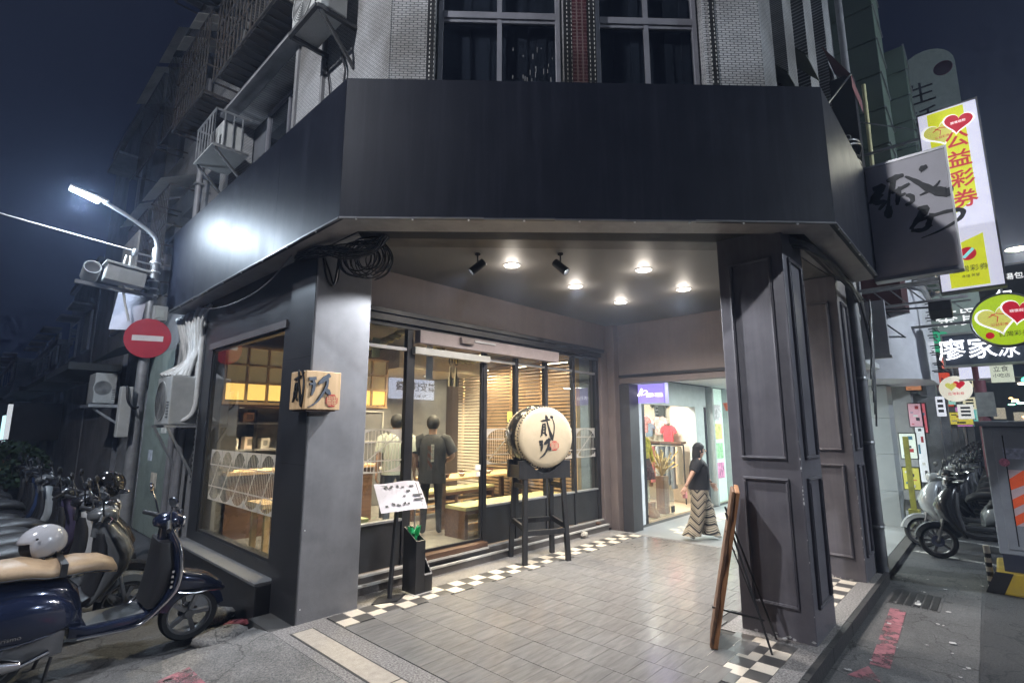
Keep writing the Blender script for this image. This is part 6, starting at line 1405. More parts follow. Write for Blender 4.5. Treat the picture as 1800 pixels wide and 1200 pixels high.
for y in (8.02, 8.68):
    b = MB(); b.bar((1.86, y, 1.70), (2.28, y, 1.70), .04, .035); b.bar((1.9, y, 1.68), (2.26, y, 1.0), .03, .03); b.build('arm', m_galv, BK)
b = MB(); b.bar((2.25, 8.0, .9), (2.25, 8.0, 3.3), .045, .045); b.build('upright', m_galv, BK)
b = MB()
for k in range(34): b.box(2.222, 2.226, 7.99, 8.01, .95+.07*k, .985+.07*k)
b.build('slot_row', m_gap, BK)
ac_unit('outdoor_unit', 'outdoor air conditioner unit in a wall cage above the lane fascia', 1.98, 2.25, 7.22, 7.8, 5.42, 5.82, '-x')
WC = thing('unit_cage', 'pale metal cage with sloped tray around the upper air conditioner unit', 'cage', (2.1, 7.4, 5.2))
b = MB(); y0, y1 = 7.12, 7.90
for k in range(7): b.tube([(1.86, y0+k*(y1-y0)/6, 5.38), (1.86, y0+k*(y1-y0)/6, 5.88)], .009, 5)
for k in range(4): b.tube([(1.86+.11*k, y0, 5.38), (1.86+.11*k, y0, 5.88)], .009, 5)
for z in (5.38, 5.88): b.tube([(2.3, y0, z), (1.86, y0, z), (1.86, y1, z), (2.3, y1, z)], .016, 6)
b.build('bars', m_galv, WC)
b = MB(); b.box(1.84, 2.29, y0, y1, 5.355, 5.375); b.build('tray', m_acwhite, WC); b = MB(); b.bar((1.88, y0+.03, 5.35), (2.29, y0+.03, 4.95), .03); b.bar((1.88, y1-.03, 5.35), (2.29, y1-.03, 4.95), .03); b.each('brace', m_acdark, WC)
t = ac_unit('outdoor_unit', 'grey outdoor air conditioner unit on a wall bracket at the top of the corner', 1.90, 2.18, 4.30, 4.95, 5.72, 6.25, '-x')
b = MB(); b.bar((1.88, 4.33, 5.70), (2.3, 4.33, 5.70), .04); b.bar((1.88, 4.92, 5.70), (2.3, 4.92, 5.70), .04); b.bar((1.92, 4.33, 5.67), (2.3, 4.33, 5.25), .03); b.bar((1.88, 4.33, 5.70), (1.88, 4.92, 5.70), .04); b.build('wall_bracket', m_acdark, t)
cable('wall_cable', 'dark cable snaking down the corner wall below the upper unit', [([(2.28, 4.6, 5.6), (2.26, 4.45, 5.3), (2.29, 4.5, 5.0), (2.27, 4.35, 4.75)], .014, 0), ([(2.28, 4.9, 5.6), (2.27, 4.75, 5.1), (2.28, 4.8, 4.7)], .009, 0)], [m_cable], (2.28, 4.5, 5.2))
# window grille boxes higher up with patched plastic roofs
def grille_box(label, y0, y1, z0, z1, x0=1.68):
    t = thing('window_grille', label, 'window grille', (2.0, (y0+y1)/2, z0), 'window grilles above the lane')
    b = MB(); n = int((y1-y0)/.14)
    for k in range(n+1): b.tube([(x0, y0+(y1-y0)*k/n, z0), (x0, y0+(y1-y0)*k/n, z1)], .011, 5); b.tube([(x0, y0+(y1-y0)*k/n, z0), (2.29, y0+(y1-y0)*k/n, z0)], .011, 5)
    for z in (z0, z0+(z1-z0)*.33, z0+(z1-z0)*.66, z1): b.tube([(2.29, y0, z), (x0, y0, z), (x0, y1, z), (2.29, y1, z)], .018, 5)
    b.build('bars', m_grille, t)
    m = int((y1-y0)/.22)
    for k in range(m):
        a0, a1 = y0+(y1-y0)*k/m, y0+(y1-y0)*(k+1)/m
        b = MB(); b.add([(2.29, a0, z1+.32), (2.29, a1-.012, z1+.32), (x0-.12, a1-.012, z1+.03), (x0-.12, a0, z1+.03), (2.29, a0, z1+.33), (2.29, a1-.012, z1+.33), (x0-.12, a1-.012, z1+.04), (x0-.12, a0, z1+.04)], [(0, 3, 2, 1), (4, 5, 6, 7), (0, 1, 5, 4), (1, 2, 6, 5), (2, 3, 7, 6), (3, 0, 4, 7)]); b.build('roof_sheet', m_corr if k % 3 else m_glassd, t)
    b = MB(); b.box(x0+.03, 2.28, y0+.1, y1-.1, z0+.02, z0+.04); b.build('floor_board', m_grille, t)
    return t
grille_box('rusty window grille with patched plastic roof nearest the corner', 5.2, 7.4, 6.40, 7.6, 1.85)
grille_box('rusty window grille with patched roof farther along the lane', 7.6, 9.15, 6.35, 7.6, 1.8)
grille_box('topmost dark window grille jutting over the lane', 5.6, 9.0, 8.5, 9.8, 1.6)
DP = thing('rain_pipe', 'grey rain pipe running down the joint between the two lane buildings', 'pipe', (2.3, 9.2, 5)); b = MB(); b.tube([(2.24, 9.14, 10), (2.24, 9.14, 3.5), (2.24, 9.14, .0)], .05, 10); b.build('pipe', m_pipeg, DP, smooth=60)
b = MB()
for z in (4.2, 5.6, 7.0): b.box(2.17, 2.31, 9.08, 9.2, z, z+.03)
b.each('pipe_clip', m_galv, DP)
# ---- farther buildings down the lane
def far_house(label, x0, x1, y0, y1, h, mt, group='far houses along the lane', face='x'):
    t = thing('far_building', label, 'building', ((x0+x1)/2, (y0+y1)/2, -.12), group)
    b = MB(); b.box(x0, x1, y0, y1, -.12, h); b.build('wall', mt, t)
    b = MB(); b.box(x0-.12, x1+.1, y0-.08, y1+.08, h, h+.18); b.build('parapet', m_render2, t)
    nz = max(1, int((h-3.2)/2.9)); ny = max(1, int((y1-y0)/2.2))
    for i in range(nz):
        for j in range(ny):
            yy = y0+.5+(y1-y0-.4)/ny*j; z = 3.9+2.9*i
            b = MB(); b.box(x0-.05, x0+.02, yy, yy+1.2, z, z+1.2); wf = b.build('window', m_alu, t); b = MB(); b.box(x0-.056, x0-.05, yy+.06, yy+1.14, z+.06, z+1.14); b.build('pane', m_glassd if (i+j) % 4 else m_corr, wf)
            b = MB(); b.box(x0-.5, x0, yy-.1, yy+1.3, z+1.3, z+1.36); b.build('hood', m_render2, t)
    b = MB(); b.box(x0-.9, x0, y0+.1, y1-.1, 2.9, 3.05); b.build('canopy', mat('far_canopy', (.04, .045, .045), .8), t)
    return t
far_house('dark five storey house past the caged windows along the lane', 2.35, 9, 14.1, 18.4, 9.6, m_render3)
far_house('grey stepped house farther down the lane', 2.35, 8, 18.6, 24, 6.4, m_render2)
far_house('low dark house near the lane end', 2.2, 8, 24.2, 34, 4.6, m_render3)
far_house('low block at the very end of the lane', 1.6, 8, 34.3, 48, 4.8, m_render3)
far_house('distant block closing the lane', -12, -1.2, 60, 70, 5, m_render3)
RT = thing('rooftop_shed', 'pale corrugated shed on the roof edge of the caged building', 'shed', (3, 11, 9.6))
b = MB(); b.box(3.2, 6, 9.9, 13.0, 9.6, 10.4); b.build('wall', m_corr, RT); b = MB(); b.box(3.0, 6.2, 9.7, 13.2, 10.4, 10.5); b.build('roof', m_grille, RT)
PW = thing('balcony_sheet', 'pale corrugated balcony sheet hung on the caged building beside the lamp', 'balcony', (1.95, 12.5, 4.2)); b = MB()
for k in range(14): b.box(1.90, 1.93, 11.4+.1*k, 11.48+.1*k, 4.15, 5.35)
b.build('sheet', m_corr, PW)
# lit shop fronts and a taxi far down the lane
for i, (x, y, z0, z1, w, c, s, lb) in enumerate(((2.15, 26.5, 1.0, 2.1, 1.6, (.55, .9, .95), 1.2, 'pale blue lit shop screen far down the lane'), (2.05, 23.0, 1.3, 2.4, .5, (.8, .85, .9), .6, 'narrow white lit shop panel down the lane'), (1.9, 29.5, 1.6, 2.6, 2.2, (.85, .9, 1.0), .9, 'wide white lit shop window far down the lane'), (1.5, 36, 3.2, 3.6, 1.2, (.6, .5, 1.0), 3, 'small violet lamp glowing at the lane end'))):
    t = thing('lit_shop_window', lb, 'shop light', (x, y, z0), 'lit shops far down the lane'); b = MB(); b.box(x-1.0, x-.9, y, y+w, z0, z1); b.build('panel', glow('lane_glow_%d' % i, c, s), t); b = MB(); b.box(x-.9, x+.6, y-.05, y+w+.05, z0-.06, z1+.06); b.build('case', m_acdark, t)
def car(label, x, y, rz, paint, sign=False):
    t = thing('parked_car', label, 'car', (0, 0, 0))
    b = MB(); b.loft([(-2.2, 0, .55, .70, .22, 4), (-2.05, 0, .60, .80, .30, 4), (-1.0, 0, .62, .85, .34, 4), (1.0, 0, .60, .85, .32, 4), (1.9, 0, .55, .80, .26, 4), (2.2, 0, .48, .68, .18, 4)], 20); b.build('body', paint, t, smooth=40)
    b = MB(); b.loft([(-1.75, 0, .92, .60, .05, 4), (-1.2, 0, 1.12, .62, .28, 4), (.2, 0, 1.14, .63, .31, 4), (1.0, 0, .95, .66, .08, 4)], 20); b.build('cabin', m_glassd, t, smooth=40)
    b = MB(); b.loft([(-1.15, 0, 1.42, .56, .02, 4), (.2, 0, 1.44, .57, .025, 4)], 16); b.build('roof', paint, t, smooth=40)
    for xx in (-1.35, 1.35):
        for s in (-1, 1): b = MB(); b.lathe([(.18, -.1), (.30, -.1), (.31, 0), (.30, .1), (.18, .1)], 20, T(xx, s*.78, .31) @ RX(R_(90))); b.build('wheel', m_tyre, t)
    for s in (-1, 1):
        b = MB(); b.ball((2.12, s*.58, .58), (.08, .16, .09), 10, 6); b.build('headlight', m_lens, t); b = MB(); b.ball((-2.14, s*.6, .66), (.06, .14, .08), 10, 6); b.build('tail_light', m_redl, t)
    if sign: b = MB(); b.box(-.1, .1, -.25, .25, 1.46, 1.6); b.build('roof_sign', m_acwhite, t)
    t.location = (x, y, -.12); t.rotation_euler = (0, 0, R_(rz)); return t
car('yellow taxi standing far down the lane', .4, 20.5, 80, mat('taxi_yellow', (.55, .30, .02), .25, coat=.5), True)
car('white car parked far along the main street', 34, -3.2, 178, mat('car_white', (.6, .6, .6), .25, coat=.5))
car('dark car parked beyond the scooters on the main street', 22, -2.4, 178, mat('car_black', (.03, .03, .035), .2, coat=.5))
# shrub in the lane
SB = thing('lane_shrub', 'dark leafy shrub growing beside the lane past the scooters', 'shrub', (.9, 16.5, -.12)); b = MB(); b.tube([(.9, 16.5, -.12), (.92, 16.5, .7)], .04, 6); b.build('stem', m_dkwood, SB)
b = MB()
for k in range(900):
    a, e, rr = rnd.uniform(0, 6.28), rnd.uniform(-1.2, 1.5), rnd.uniform(.5, 1)**.6
    c = Vector((.9+.7*rr*math.cos(a)*math.cos(e), 16.5+1.0*rr*math.sin(a)*math.cos(e), .8+.55*rr*math.sin(e))); d1 = Vector((rnd.uniform(-1, 1), rnd.uniform(-1, 1), rnd.uniform(-1, 1))).normalized()*.09; d2 = d1.orthogonal().normalized()*.045
    b.add([c-d1, c+d2, c+d1, c-d2], [(0, 1, 2, 3)])
b.build('crown', mat('dark_green_leaf', (.03, .06, .025), .6, var=.4), SB)
# lumps of old cement and a red rag by the plinth
for i, (x, y, s) in enumerate(((1.86, 5.62, .20), (1.75, 5.05, .22))):
    b = MB(); b.ball((x, y, -.07), (s, s*.75, .07), 12, 7)
    for k, p in enumerate(b.v): b.v[k] = (p[0]+rnd.uniform(-.015, .015), p[1]+rnd.uniform(-.015, .015), p[2]+rnd.uniform(-.012, .012))
    tag(b.build('cement_sack', m_patch, smooth=60), ['slumped grey cement sack beside the plinth, nearer the window', 'slumped grey cement sack in front of the scooter wheel'][i], 'sack', 'cement sacks by the plinth')
b = MB(); b.ball((1.96, 5.32, -.09), (.12, .08, .035), 10, 5)
for k, p in enumerate(b.v): b.v[k] = (p[0]+rnd.uniform(-.02, .02), p[1]+rnd.uniform(-.02, .02), p[2]+rnd.uniform(-.01, .01))
tag(b.build('rag', mat('dusty_red_rag', (.25, .06, .07), .9), smooth=60), 'crumpled dusty red rag lying by the cement sacks', 'rag')

ac_unit('outdoor_unit', 'small pale air conditioner on a shelf far down the lane wall', 1.75, 2.1, 12.9, 13.6, 2.15, 2.75, '-y')
SP = thing('wall_shelf', 'weathered shelf under the small lane air conditioner', 'shelf', (1.9, 13.2, 2.1)); b = MB(); b.box(1.68, 2.42, 12.8, 13.75, 2.07, 2.13); b.build('board', m_galv, SP); b = MB(); b.bar((1.75, 12.9, 2.06), (2.4, 12.9, 1.6), .04); b.build('brace', m_galv, SP)
for i, (y, z, sg) in enumerate(((10.2, 1.7, .16), (10.9, 1.2, .13), (10.5, .8, .18))):
    b = MB(); b.box(2.364, 2.369, y-sg, y+sg, z-sg*.7, z+sg*.7); tag(b.build('wall_notice', mat('torn_notice_%d' % i, [(.5, .5, .46), (.42, .45, .5), (.5, .44, .36)][i], .8, var=.4, vs=9)), ['torn white notice pasted on the green grey lane panel, topmost', 'bluish notice pasted on the green grey lane panel', 'tan notice pasted low on the green grey lane panel'][i], 'notice', 'notices on the lane panel')
# ================================================================ MAIN STREET SIDE
m_yel = glow('lime_yellow_lightbox', (.66, .70, .02), .62); m_lime = glow('lime_lightbox', (.46, .66, .015), .55); m_wbox = glow('white_lightbox', (.80, .80, .97), .55)
m_redlet = glow('red_translucent_letter', (.55, .02, .03), .55); m_dklet = mat('dark_sign_letter', (.02, .02, .02), .5)
m_heart = glow('red_heart', (.60, .01, .03), .5); m_hwhite = glow('white_print', (1, 1, 1), .7); m_gold = glow('gold_print', (.80, .78, .16), .45)
m_signframe = mat('sign_edge_metal', (.12, .12, .13), .4, metal=.4)
def heart(M, s, mt, parent, d=.004, name='heart_print'):
    P = []
    for k in range(36):
        t = 2*math.pi*k/36; P.append((s*.0625*16*math.sin(t)**3*.5, s*.0625*(13*math.cos(t)-5*math.cos(2*t)-2*math.cos(3*t)-math.cos(4*t))*.5))
    b = MB(); b.prism(P, 0, d, M); return b.build(name, mt, parent)
def heart_pair(M, s, parent):
    heart(M @ T(-.14*s, -.06*s, .001) @ RZ(R_(10)), .62*s, m_hwhite, parent, .003); heart(M @ T(-.14*s, -.055*s, .001) @ RZ(R_(10)), .54*s, m_gold, parent, .006)
    heart(M @ T(.16*s, .05*s, .001) @ RZ(R_(-12)), .52*s, m_hwhite, parent, .007); heart(M @ T(.16*s, .052*s, .001) @ RZ(R_(-12)), .46*s, m_heart, parent, .010)
    b = MB(); b.tube([(-.26*s, -.02*s, .008), (-.15*s, .05*s, .008), (-.04*s, .02*s, .008)], .008*s, 5, M); b.tube([(-.22*s, .04*s, .008), (-.13*s, -.02*s, .008), (-.15*s, -.12*s, .008)], .008*s, 5, M); b.each('emblem_stroke', m_heart, parent)
    lettering('公益彩券', .062*s, M @ T(-.12*s, -.17*s, .006), m_redlet, parent, .003)
    lettering('關懷弱勢', .062*s, M @ T(.16*s, .055*s, .010), m_hwhite, parent, .003)
# ---- 1: grey lightbox sign with brush characters, hung off the fascia end
Z1 = thing('brush_sign', 'unlit grey projecting sign with large dark brush characters at the fascia end', 'sign', (7.0, .45, 4))
b = MB(); b.box(6.96, 7.10, .09, .82, 3.36, 4.68); b.build('panel', mat('mauve_grey_sign_face', (.56, .54, .58), .5, var=.06), Z1, bevel=.004)
b = MB()
for (y0, y1, z0, z1) in ((.07, .84, 4.68, 4.71), (.07, .84, 3.32, 3.36), (.07, .09, 3.36, 4.68), (.82, .84, 3.36, 4.68)): b.box(6.95, 7.115, y0, y1, z0, z1)
b.build('frame', m_steel, Z1)
ZM = faceX(6.959, .455, 4.02)
brush([[(x*1.0, y, w*1.5) for x, y, w in q] for q in scaled(ZN1, .86, .03, .09)], ZM, m_ink, Z1, .004); brush([[(x, y, w*1.5) for x, y, w in q] for q in scaled(ZN2, .84, -.02, .12)], ZM, m_ink, Z1, .004)
b = MB(); b.bar((7.03, .82, 4.5), (7.03, 1.2, 4.5), .03); b.bar((7.03, .82, 3.6), (7.03, 1.2, 3.6), .03); b.each('wall_arm', m_galv, Z1)
# ---- 2: tall yellow vertical lottery sign
Y2 = thing('tall_lightbox_sign', 'tall glowing yellow and white vertical sign with red characters and hearts', 'sign', (8.5, .04, 4.6))
b = MB(); b.box(8.5, 8.66, -.26, .33, 3.41, 5.88); b.build('box', m_wbox, Y2, bevel=.004)
YM = faceX(8.499, .035, 0)
b = MB(); b.prism([(-.2, 4.30), (.17, 4.58), (.17, 5.86), (-.2, 5.86)], 0, .002, YM); b.prism([(-.2, 3.44), (.17, 3.44), (.17, 4.10), (-.2, 3.96)], 0, .002, YM); b.build('yellow_field', m_yel, Y2)
heart_pair(YM @ T(0, 5.60, .002), .62, Y2)
lettering('公益彩券', .245, YM @ T(.06, 4.98, .003), m_redlet, Y2, .004, True, bold=.004)
b = MB(); b.lathe([(0, .006), (.07, .004), (.085, .0)], 22, YM @ T(0, 3.86, .003)); b.build('ball_print', m_heart, Y2)
b = MB(); b.prism([(-.06, 3.82), (-.03, 3.80), (.07, 3.90), (.05, 3.93)], .010, .012, YM); b.build('ball_stripe', glow('teal_print', (.2, .6, .62), .8), Y2)
lettering('台灣彩券', .088, YM @ T(.0, 3.66, .003), m_dklet, Y2, .003)
lettering('幸福 希望', .04, YM @ T(.0, 3.57, .003), m_dklet, Y2, .003)
b = MB(); b.box(8.49, 8.67, -.28, -.26, 3.39, 5.90); b.box(8.49, 8.67, .33, .345, 3.39, 5.90); b.box(8.49, 8.67, -.26, .33, 3.39, 3.41); b.box(8.49, 8.67, -.26, .33, 5.88, 5.90); b.each('edge', m_signframe, Y2)
b = MB(); b.bar((8.58, .34, 5.6), (8.58, 1.3, 5.6), .035); b.bar((8.58, .34, 3.6), (8.58, 1.3, 3.6), .035); b.tube([(8.58, .3, 5.7), (8.58, 1.25, 6.3)], .01, 5); b.each('wall_arm', m_galv, Y2)
lamp('sign_fill_lamp', 'AREA', (8.42, .03, 4.6), 20, (.95, .95, .8), Y2, (0, .03, 4.0), .5, sy=2.2)  # unseen area lamp added as fill in front of the lightbox
# ---- 3: round lime sign
R3 = thing('round_lightbox_sign', 'large round glowing lime sign with two hearts', 'sign', (10.5, -.28, 3.28))
RM = faceX(10.5, -.27, 3.27)
b = MB(); b.lathe([(.40, -.14), (.41, -.13), (.41, 0), (.395, .012), (.38, .0)], 40, RM); b.build('rim', m_signframe, R3, smooth=40)
b = MB(); b.lathe([(0, 0), (.39, 0), (.39, -.13), (0, -.13)], 40, RM); b.build('face', m_lime, R3)
heart_pair(RM @ T(.02, .07, .002), .80, R3)
lettering('台灣彩券', .085, RM @ T(.06, -.22, .003), m_dklet, R3, .003)
b = MB(); b.lathe([(0, .006), (.04, .004), (.05, 0)], 18, RM @ T(-.20, -.22, .003)); b.build('ball_print', m_heart, R3)
b = MB(); b.bar((10.56, .12, 3.3), (10.56, 1.3, 3.3), .04); b.bar((10.56, -.27, 3.68), (10.56, -.27, 4.0), .03); b.bar((10.56, -.27, 4.0), (10.56, 1.3, 4.15), .03); b.each('wall_arm', m_galv, R3)
# ---- 4: dark box with white neon characters
L4 = thing('neon_character_sign', 'dark blue grey sign with white glowing outlined characters below the round sign', 'sign', (13, 0, 3.1))
b = MB(); b.box(13.0, 13.16, -.78, .60, 2.86, 3.44); b.build('panel', mat('slate_sign_face', (.07, .08, .11), .45), L4)
b = MB()
for (y0, y1, z0, z1) in ((-.80, .63, 3.44, 3.48), (-.80, .63, 2.82, 2.86), (.60, .63, 2.86, 3.44), (-.80, -.78, 2.86, 3.44)): b.box(12.98, 13.17, y0, y1, z0, z1)
b.build('frame', m_steel, L4)
m_neon = glow('white_neon', (.92, .94, 1), 1.8)
lettering('廖家', .43, faceX(12.995, .27, 3.13), m_neon, L4, .02, bold=.002); lettering('冰', .30, faceX(12.995, -.30, 3.06), m_neon, L4, .02, bold=.002)
b = MB(); b.bar((13.08, .6, 3.3), (13.08, 1.4, 3.3), .04); b.each('wall_arm', m_galv, L4)
# ---- 5: black sign with white character above
K5 = thing('black_word_sign', 'black projecting sign with white character above the round lime sign', 'sign', (12, -.3, 4.1))
b = MB(); b.box(12.0, 12.12, -.95, -.02, 3.72, 4.42); b.build('panel', m_black, K5)
lettering('包', .26, faceX(11.998, -.33, 3.88), m_neon, K5, .01); lettering('冷飲 湯包', .12, faceX(11.998, -.35, 4.22), m_hwhite, K5, .01)
b = MB(); b.box(11.99, 12.13, -.97, .0, 4.42, 4.45); b.bar((12.06, 0, 4.2), (12.06, 1.4, 4.25), .04); b.build('frame', m_steel, K5)
# ---- 6: big dim round sign behind, 7: small round hanging sign, 8: little boxes
G6 = thing('dim_round_sign', 'large dim green and grey round sign behind the scooter street signs', 'sign', (15, .3, 3.9))
GM = faceX(15, .32, 3.95)
b = MB(); b.lathe([(0, 0), (.80, 0), (.82, -.02), (.82, -.12), (0, -.12)], 44, GM); b.build('disc', mat('grey_green_disc', (.20, .24, .22), .5, emit=(.25, .32, .30), es=.25), G6)
b = MB(); b.prism([(.78*math.cos(a), .78*math.sin(a)) for a in [math.pi*1.0+k*math.pi/14 for k in range(9)]]+[(-.3, -.15), (-.5, -.1)], .001, .004, GM); b.build('green_field', glow('jade_print', (.05, .42, .22), .5), G6)
b = MB(); b.lathe([(.80, 0), (.83, .01), (.83, .03), (.80, .03)], 44, GM); b.build('rim', m_steel, G6)
lettering('茶買', .42, GM @ T(-.05, .12, .005), m_hwhite, G6, .01); b = MB(); b.bar((15.06, .8, 4.0), (15.06, 1.4, 4.0), .05); b.each('wall_arm', m_galv, G6)
H7 = thing('small_round_sign', 'small round cream lightbox with a red heart hanging over the scooters', 'sign', (15, .59, 2.5))
HM7 = faceX(15.0, .59, 2.52)
b = MB(); b.lathe([(0, 0), (.27, 0), (.285, -.02), (.285, -.12), (0, -.12)], 36, HM7); b.build('face', glow('cream_lightbox', (.95, .90, .76), .5), H7)
heart(HM7 @ T(.07, .09, .002), .2, m_heart, H7); heart(HM7 @ T(-.07, .06, .002), .2, m_gold, H7); lettering('台灣彩券', .07, HM7 @ T(0, -.11, .003), m_redlet, H7, .003)
b = MB(); b.bar((15.06, .6, 2.8), (15.06, .6, 3.3), .03); b.bar((15.06, .6, 3.3), (15.06, 1.4, 3.3), .03); b.build('hanger', m_galv, H7)
W8 = thing('cream_box_sign', 'square cream lightbox with small dark characters at the street corner', 'sign', (13, -.15, 2.7)); b = MB(); b.box(13.3, 13.42, -.33, -.01, 2.52, 2.88); b.build('box', glow('ivory_lightbox', (.80, .86, .70), .5), W8, bevel=.004)
lettering('立食', .11, faceX(13.298, -.16, 2.76), m_dklet, W8, .003); lettering('小吃店', .08, faceX(13.298, -.16, 2.64), m_dklet, W8, .003); b = MB(); b.box(13.35, 13.38, -.19, -.15, 2.88, 3.0); b.build('hanger', m_galv, W8)
for i, y in enumerate((.36, .06)):
    t = thing('blank_lightbox', ['small blank white lightbox nearer the wall under the neon sign', 'small blank white lightbox farther from the wall under the neon sign'][i], 'sign', (14, y, 2.8), 'blank white lightboxes'); b = MB(); b.box(14.0, 14.08, y-.10, y+.10, 2.66, 2.90); b.build('box', m_wbox, t, bevel=.003); b = MB(); b.box(14.02, 14.06, y-.12, y+.12, 2.62, 2.65); b.build('rail', m_galv, t)
# ---- pipes, curved bay, column and neighbour buildings
PI = thing('drain_pipes', 'pair of grey drain pipes tied to the dark wall beside the panelled pillar', 'pipes', (7.85, 1.2, 1.6))
for (x, y, r) in ((7.80, 1.20, .06), (8.02, 1.22, .05)):
    b = MB(); b.tube(smooth_line([(x-.05, y, 3.7), (x-.03, y, 3.0), (x, y, 2.4), (x, y, 1.0), (x+.02, y, -.12)], 5), r, 12); p = b.build('pipe', m_pipeg, PI, smooth=60)
    b = MB()
    for z in (.5, 1.5, 2.3, 3.1): b.lathe([(r+.004, -.02), (r+.010, 0), (r+.004, .02)], 12, T(x, y, z))
    b.each('collar', m_galv, p)
b = MB()
for k in range(5): b.tube(smooth_line([(7.8+.06*k, 1.13, 3.35), (8.0+.05*k, 1.1, 3.0-.1*k), (8.25, 1.08, 3.2+.05*k), (8.1, 1.1, 2.7-.1*k), (7.95, 1.12, 2.3-.15*k)], 6), .011, 6)
b.build('cable_loops', m_cable, PI, smooth=60)
N2 = thing('neighbour_building', 'neighbouring street building with green metal bays, pipes and a rounded white sign bay', 'building', (11, 2, 0))
b = MB(); b.box(8.80, 16, 1.45, 1.9, 2.72, 21); b.build('upper_wall', m_render2, N2)
b = MB(); b.box(7.64, 8.2, 1.30, 1.85, -.1, 3.5); b.build('party_wall', mat('dark_party_wall', (.03, .03, .032), .6), N2)
b = MB(); b.box(8.2, 8.3, 1.28, 1.5, -.1, 2.6); b.build('corner_trim', m_galv, N2)
# rounded white bay
P = [(10.1, 1.9)]+[(11.1-1.0*math.cos(a), 1.62-.92*math.sin(a)) for a in [k*math.pi/2/14 for k in range(15)]]+[(12.4, .70), (12.4, 1.9)]
b = MB(); b.prism(P, 2.46, 3.98); b.build('curved_bay', mat('white_enamel_bay', (.70, .70, .74), .35, var=.08, dirt=.25, dcol=(.2, .2, .2)), N2, smooth=30)
b = MB(); b.prism([(x*1.0+(-.05 if x < 12 else 0), y-.05) for x, y in P], 3.98, 4.10); b.build('bay_cap', m_galv, N2, smooth=30)
for k in range(9):
    b = MB(); z = 2.62+.15*k; b.tube([(11.1+.28*(k % 2), .71, z), (11.1+.28*(k % 2), .58, z), (11.4+.28*(k % 2), .58, z), (11.4+.28*(k % 2), .71, z)], .01, 5); b.build('rung', m_black, N2)
b = MB(); b.box(8.9, 9.0, 1.0, 1.45, 2.7, 3.5); b.box(8.92, 9.0, .98, 1.4, 2.66, 2.7); b.build('meter_panel', mat('pale_meter_panel', (.42, .42, .45), .45), N2)
for z0, z1 in ((-.12, .55), (.555, 1.2), (1.205, 1.85), (1.855, 2.45)):
    b = MB(); b.box(11.6, 12.2, 1.42, 1.90, z0, z1); b.build('column_tile', mat('pale_grey_column_tile', (.40, .43, .44), .35, var=.05) if z0 < 0 else bpy.data.materials['pale_grey_column_tile'], N2, bevel=.004)
# green cladding bays, red awning, grilles, pipes high up
m_green = mat('dark_green_metal_sheet', (.07, .10, .075), .5, dirt=.4, dcol=(.03, .03, .025), ds=3)
for (x0, x1, y0, zz0, n, dz) in ((9.6, 10.6, .75, 4.3, 11, .62), (12.2, 13.2, .55, 4.4, 9, .55)):
    for k in range(n):
        b = MB(); b.box(x0, x1, y0, 1.46, zz0+dz*k, zz0+dz*(k+1)-.02); b.build('green_panel', m_green, N2, bevel=.01)
    b = MB()
    for k in range(n+1): b.box(x0-.02, x1, y0-.02, y0+.01, zz0+dz*k-.015, zz0+dz*k)
    b.each('sheet_trim', m_galv, N2)
b = MB(); b.box(9.62, 10.55, .85, 1.45, 3.55, 4.28); b.build('red_bay', mat('dark_red_sheet', (.07, .02, .022), .6, dirt=.4), N2)
for (x, y, r) in ((11.2, .95, .07), (11.45, .98, .06), (8.75, 1.1, .05)):
    b = MB(); b.tube([(x, y, 15), (x, y, 4.05)], r, 10); b.build('rise_pipe', m_pipeg, N2, smooth=60)
b = MB(); b.tube([(9.45, .98, 7.2), (9.5, 1.0, 5.6), (9.52, 1.0, 4.3)], .03, 7); b.build('yellow_pipe', mat('aged_yellow_pipe', (.45, .42, .22), .5), N2, smooth=60)
VS = thing('dark_vertical_sign', 'narrow black vertical sign with pale rings between pipes above the fascia', 'sign', (8.1, 1.05, 5.5)); b = MB(); b.box(8.0, 8.22, .94, 1.22, 4.45, 6.6); b.build('box', m_black, VS, bevel=.005)
b = MB()
for k in range(9): b.lathe([(.035, 0), (.046, .006), (.035, .012)], 14, faceX(7.998, 1.08, 4.62+.13*k))
b.build('ring_print', mat('pale_ring_print', (.30, .30, .30), .5), VS)
cable('bracket_tangle', 'tangle of black brackets and wires on the upper street wall', [([(7.4+rnd.uniform(-.2, .2), 1.2, 5.2+rnd.uniform(-.2, .2)), (7.7, 1.0+rnd.uniform(-.1, .1), 5.3+rnd.uniform(-.2, .2)), (8.1+rnd.uniform(-.2, .2), 1.05, 5.1+rnd.uniform(-.3, .3))], .018, 0) for k in range(9)]+[([(7.5, 1.1, 5.0), (7.55, 1.05, 4.4), (7.6, 1.0, 3.8)], .02, 0)], [m_cable], (7.7, 1.1, 5.2))
RA = thing('red_awning', 'small faded red and green awning above the fascia on the street wall', 'awning', (7.6, 1.1, 6)); b = MB(); b.add([(7.7, 1.22, 7.0), (8.5, 1.22, 7.0), (8.5, .92, 6.4), (7.7, .92, 6.4)], [(0, 1, 2, 3)]); b.add([(7.7, .92, 6.4), (8.5, .92, 6.4), (8.5, .92, 6.2), (7.7, .92, 6.2)], [(0, 1, 2, 3)]); b.build('sheet', mat('faded_red_awning', (.16, .06, .06), .7, var=.4, vs=3), RA)
b = MB(); b.tube([(7.7, .92, 6.4), (7.7, 1.22, 6.1)], .012, 5); b.build('stay', m_galv, RA)
ac_unit('outdoor_unit', 'pale louvred outdoor unit high on the dark street building', 12.6, 13.1, .62, 1.3, 7.2, 8.3, '-x')
ac_unit('outdoor_unit', 'small pale outdoor unit just above the grey brush sign', 8.9, 9.3, .9, 1.4, 4.35, 4.7, '-x')
CP = thing('capsule_sign', 'tall pale green rounded sign with a red dot against the night sky', 'sign', (20, .3, 8.5))
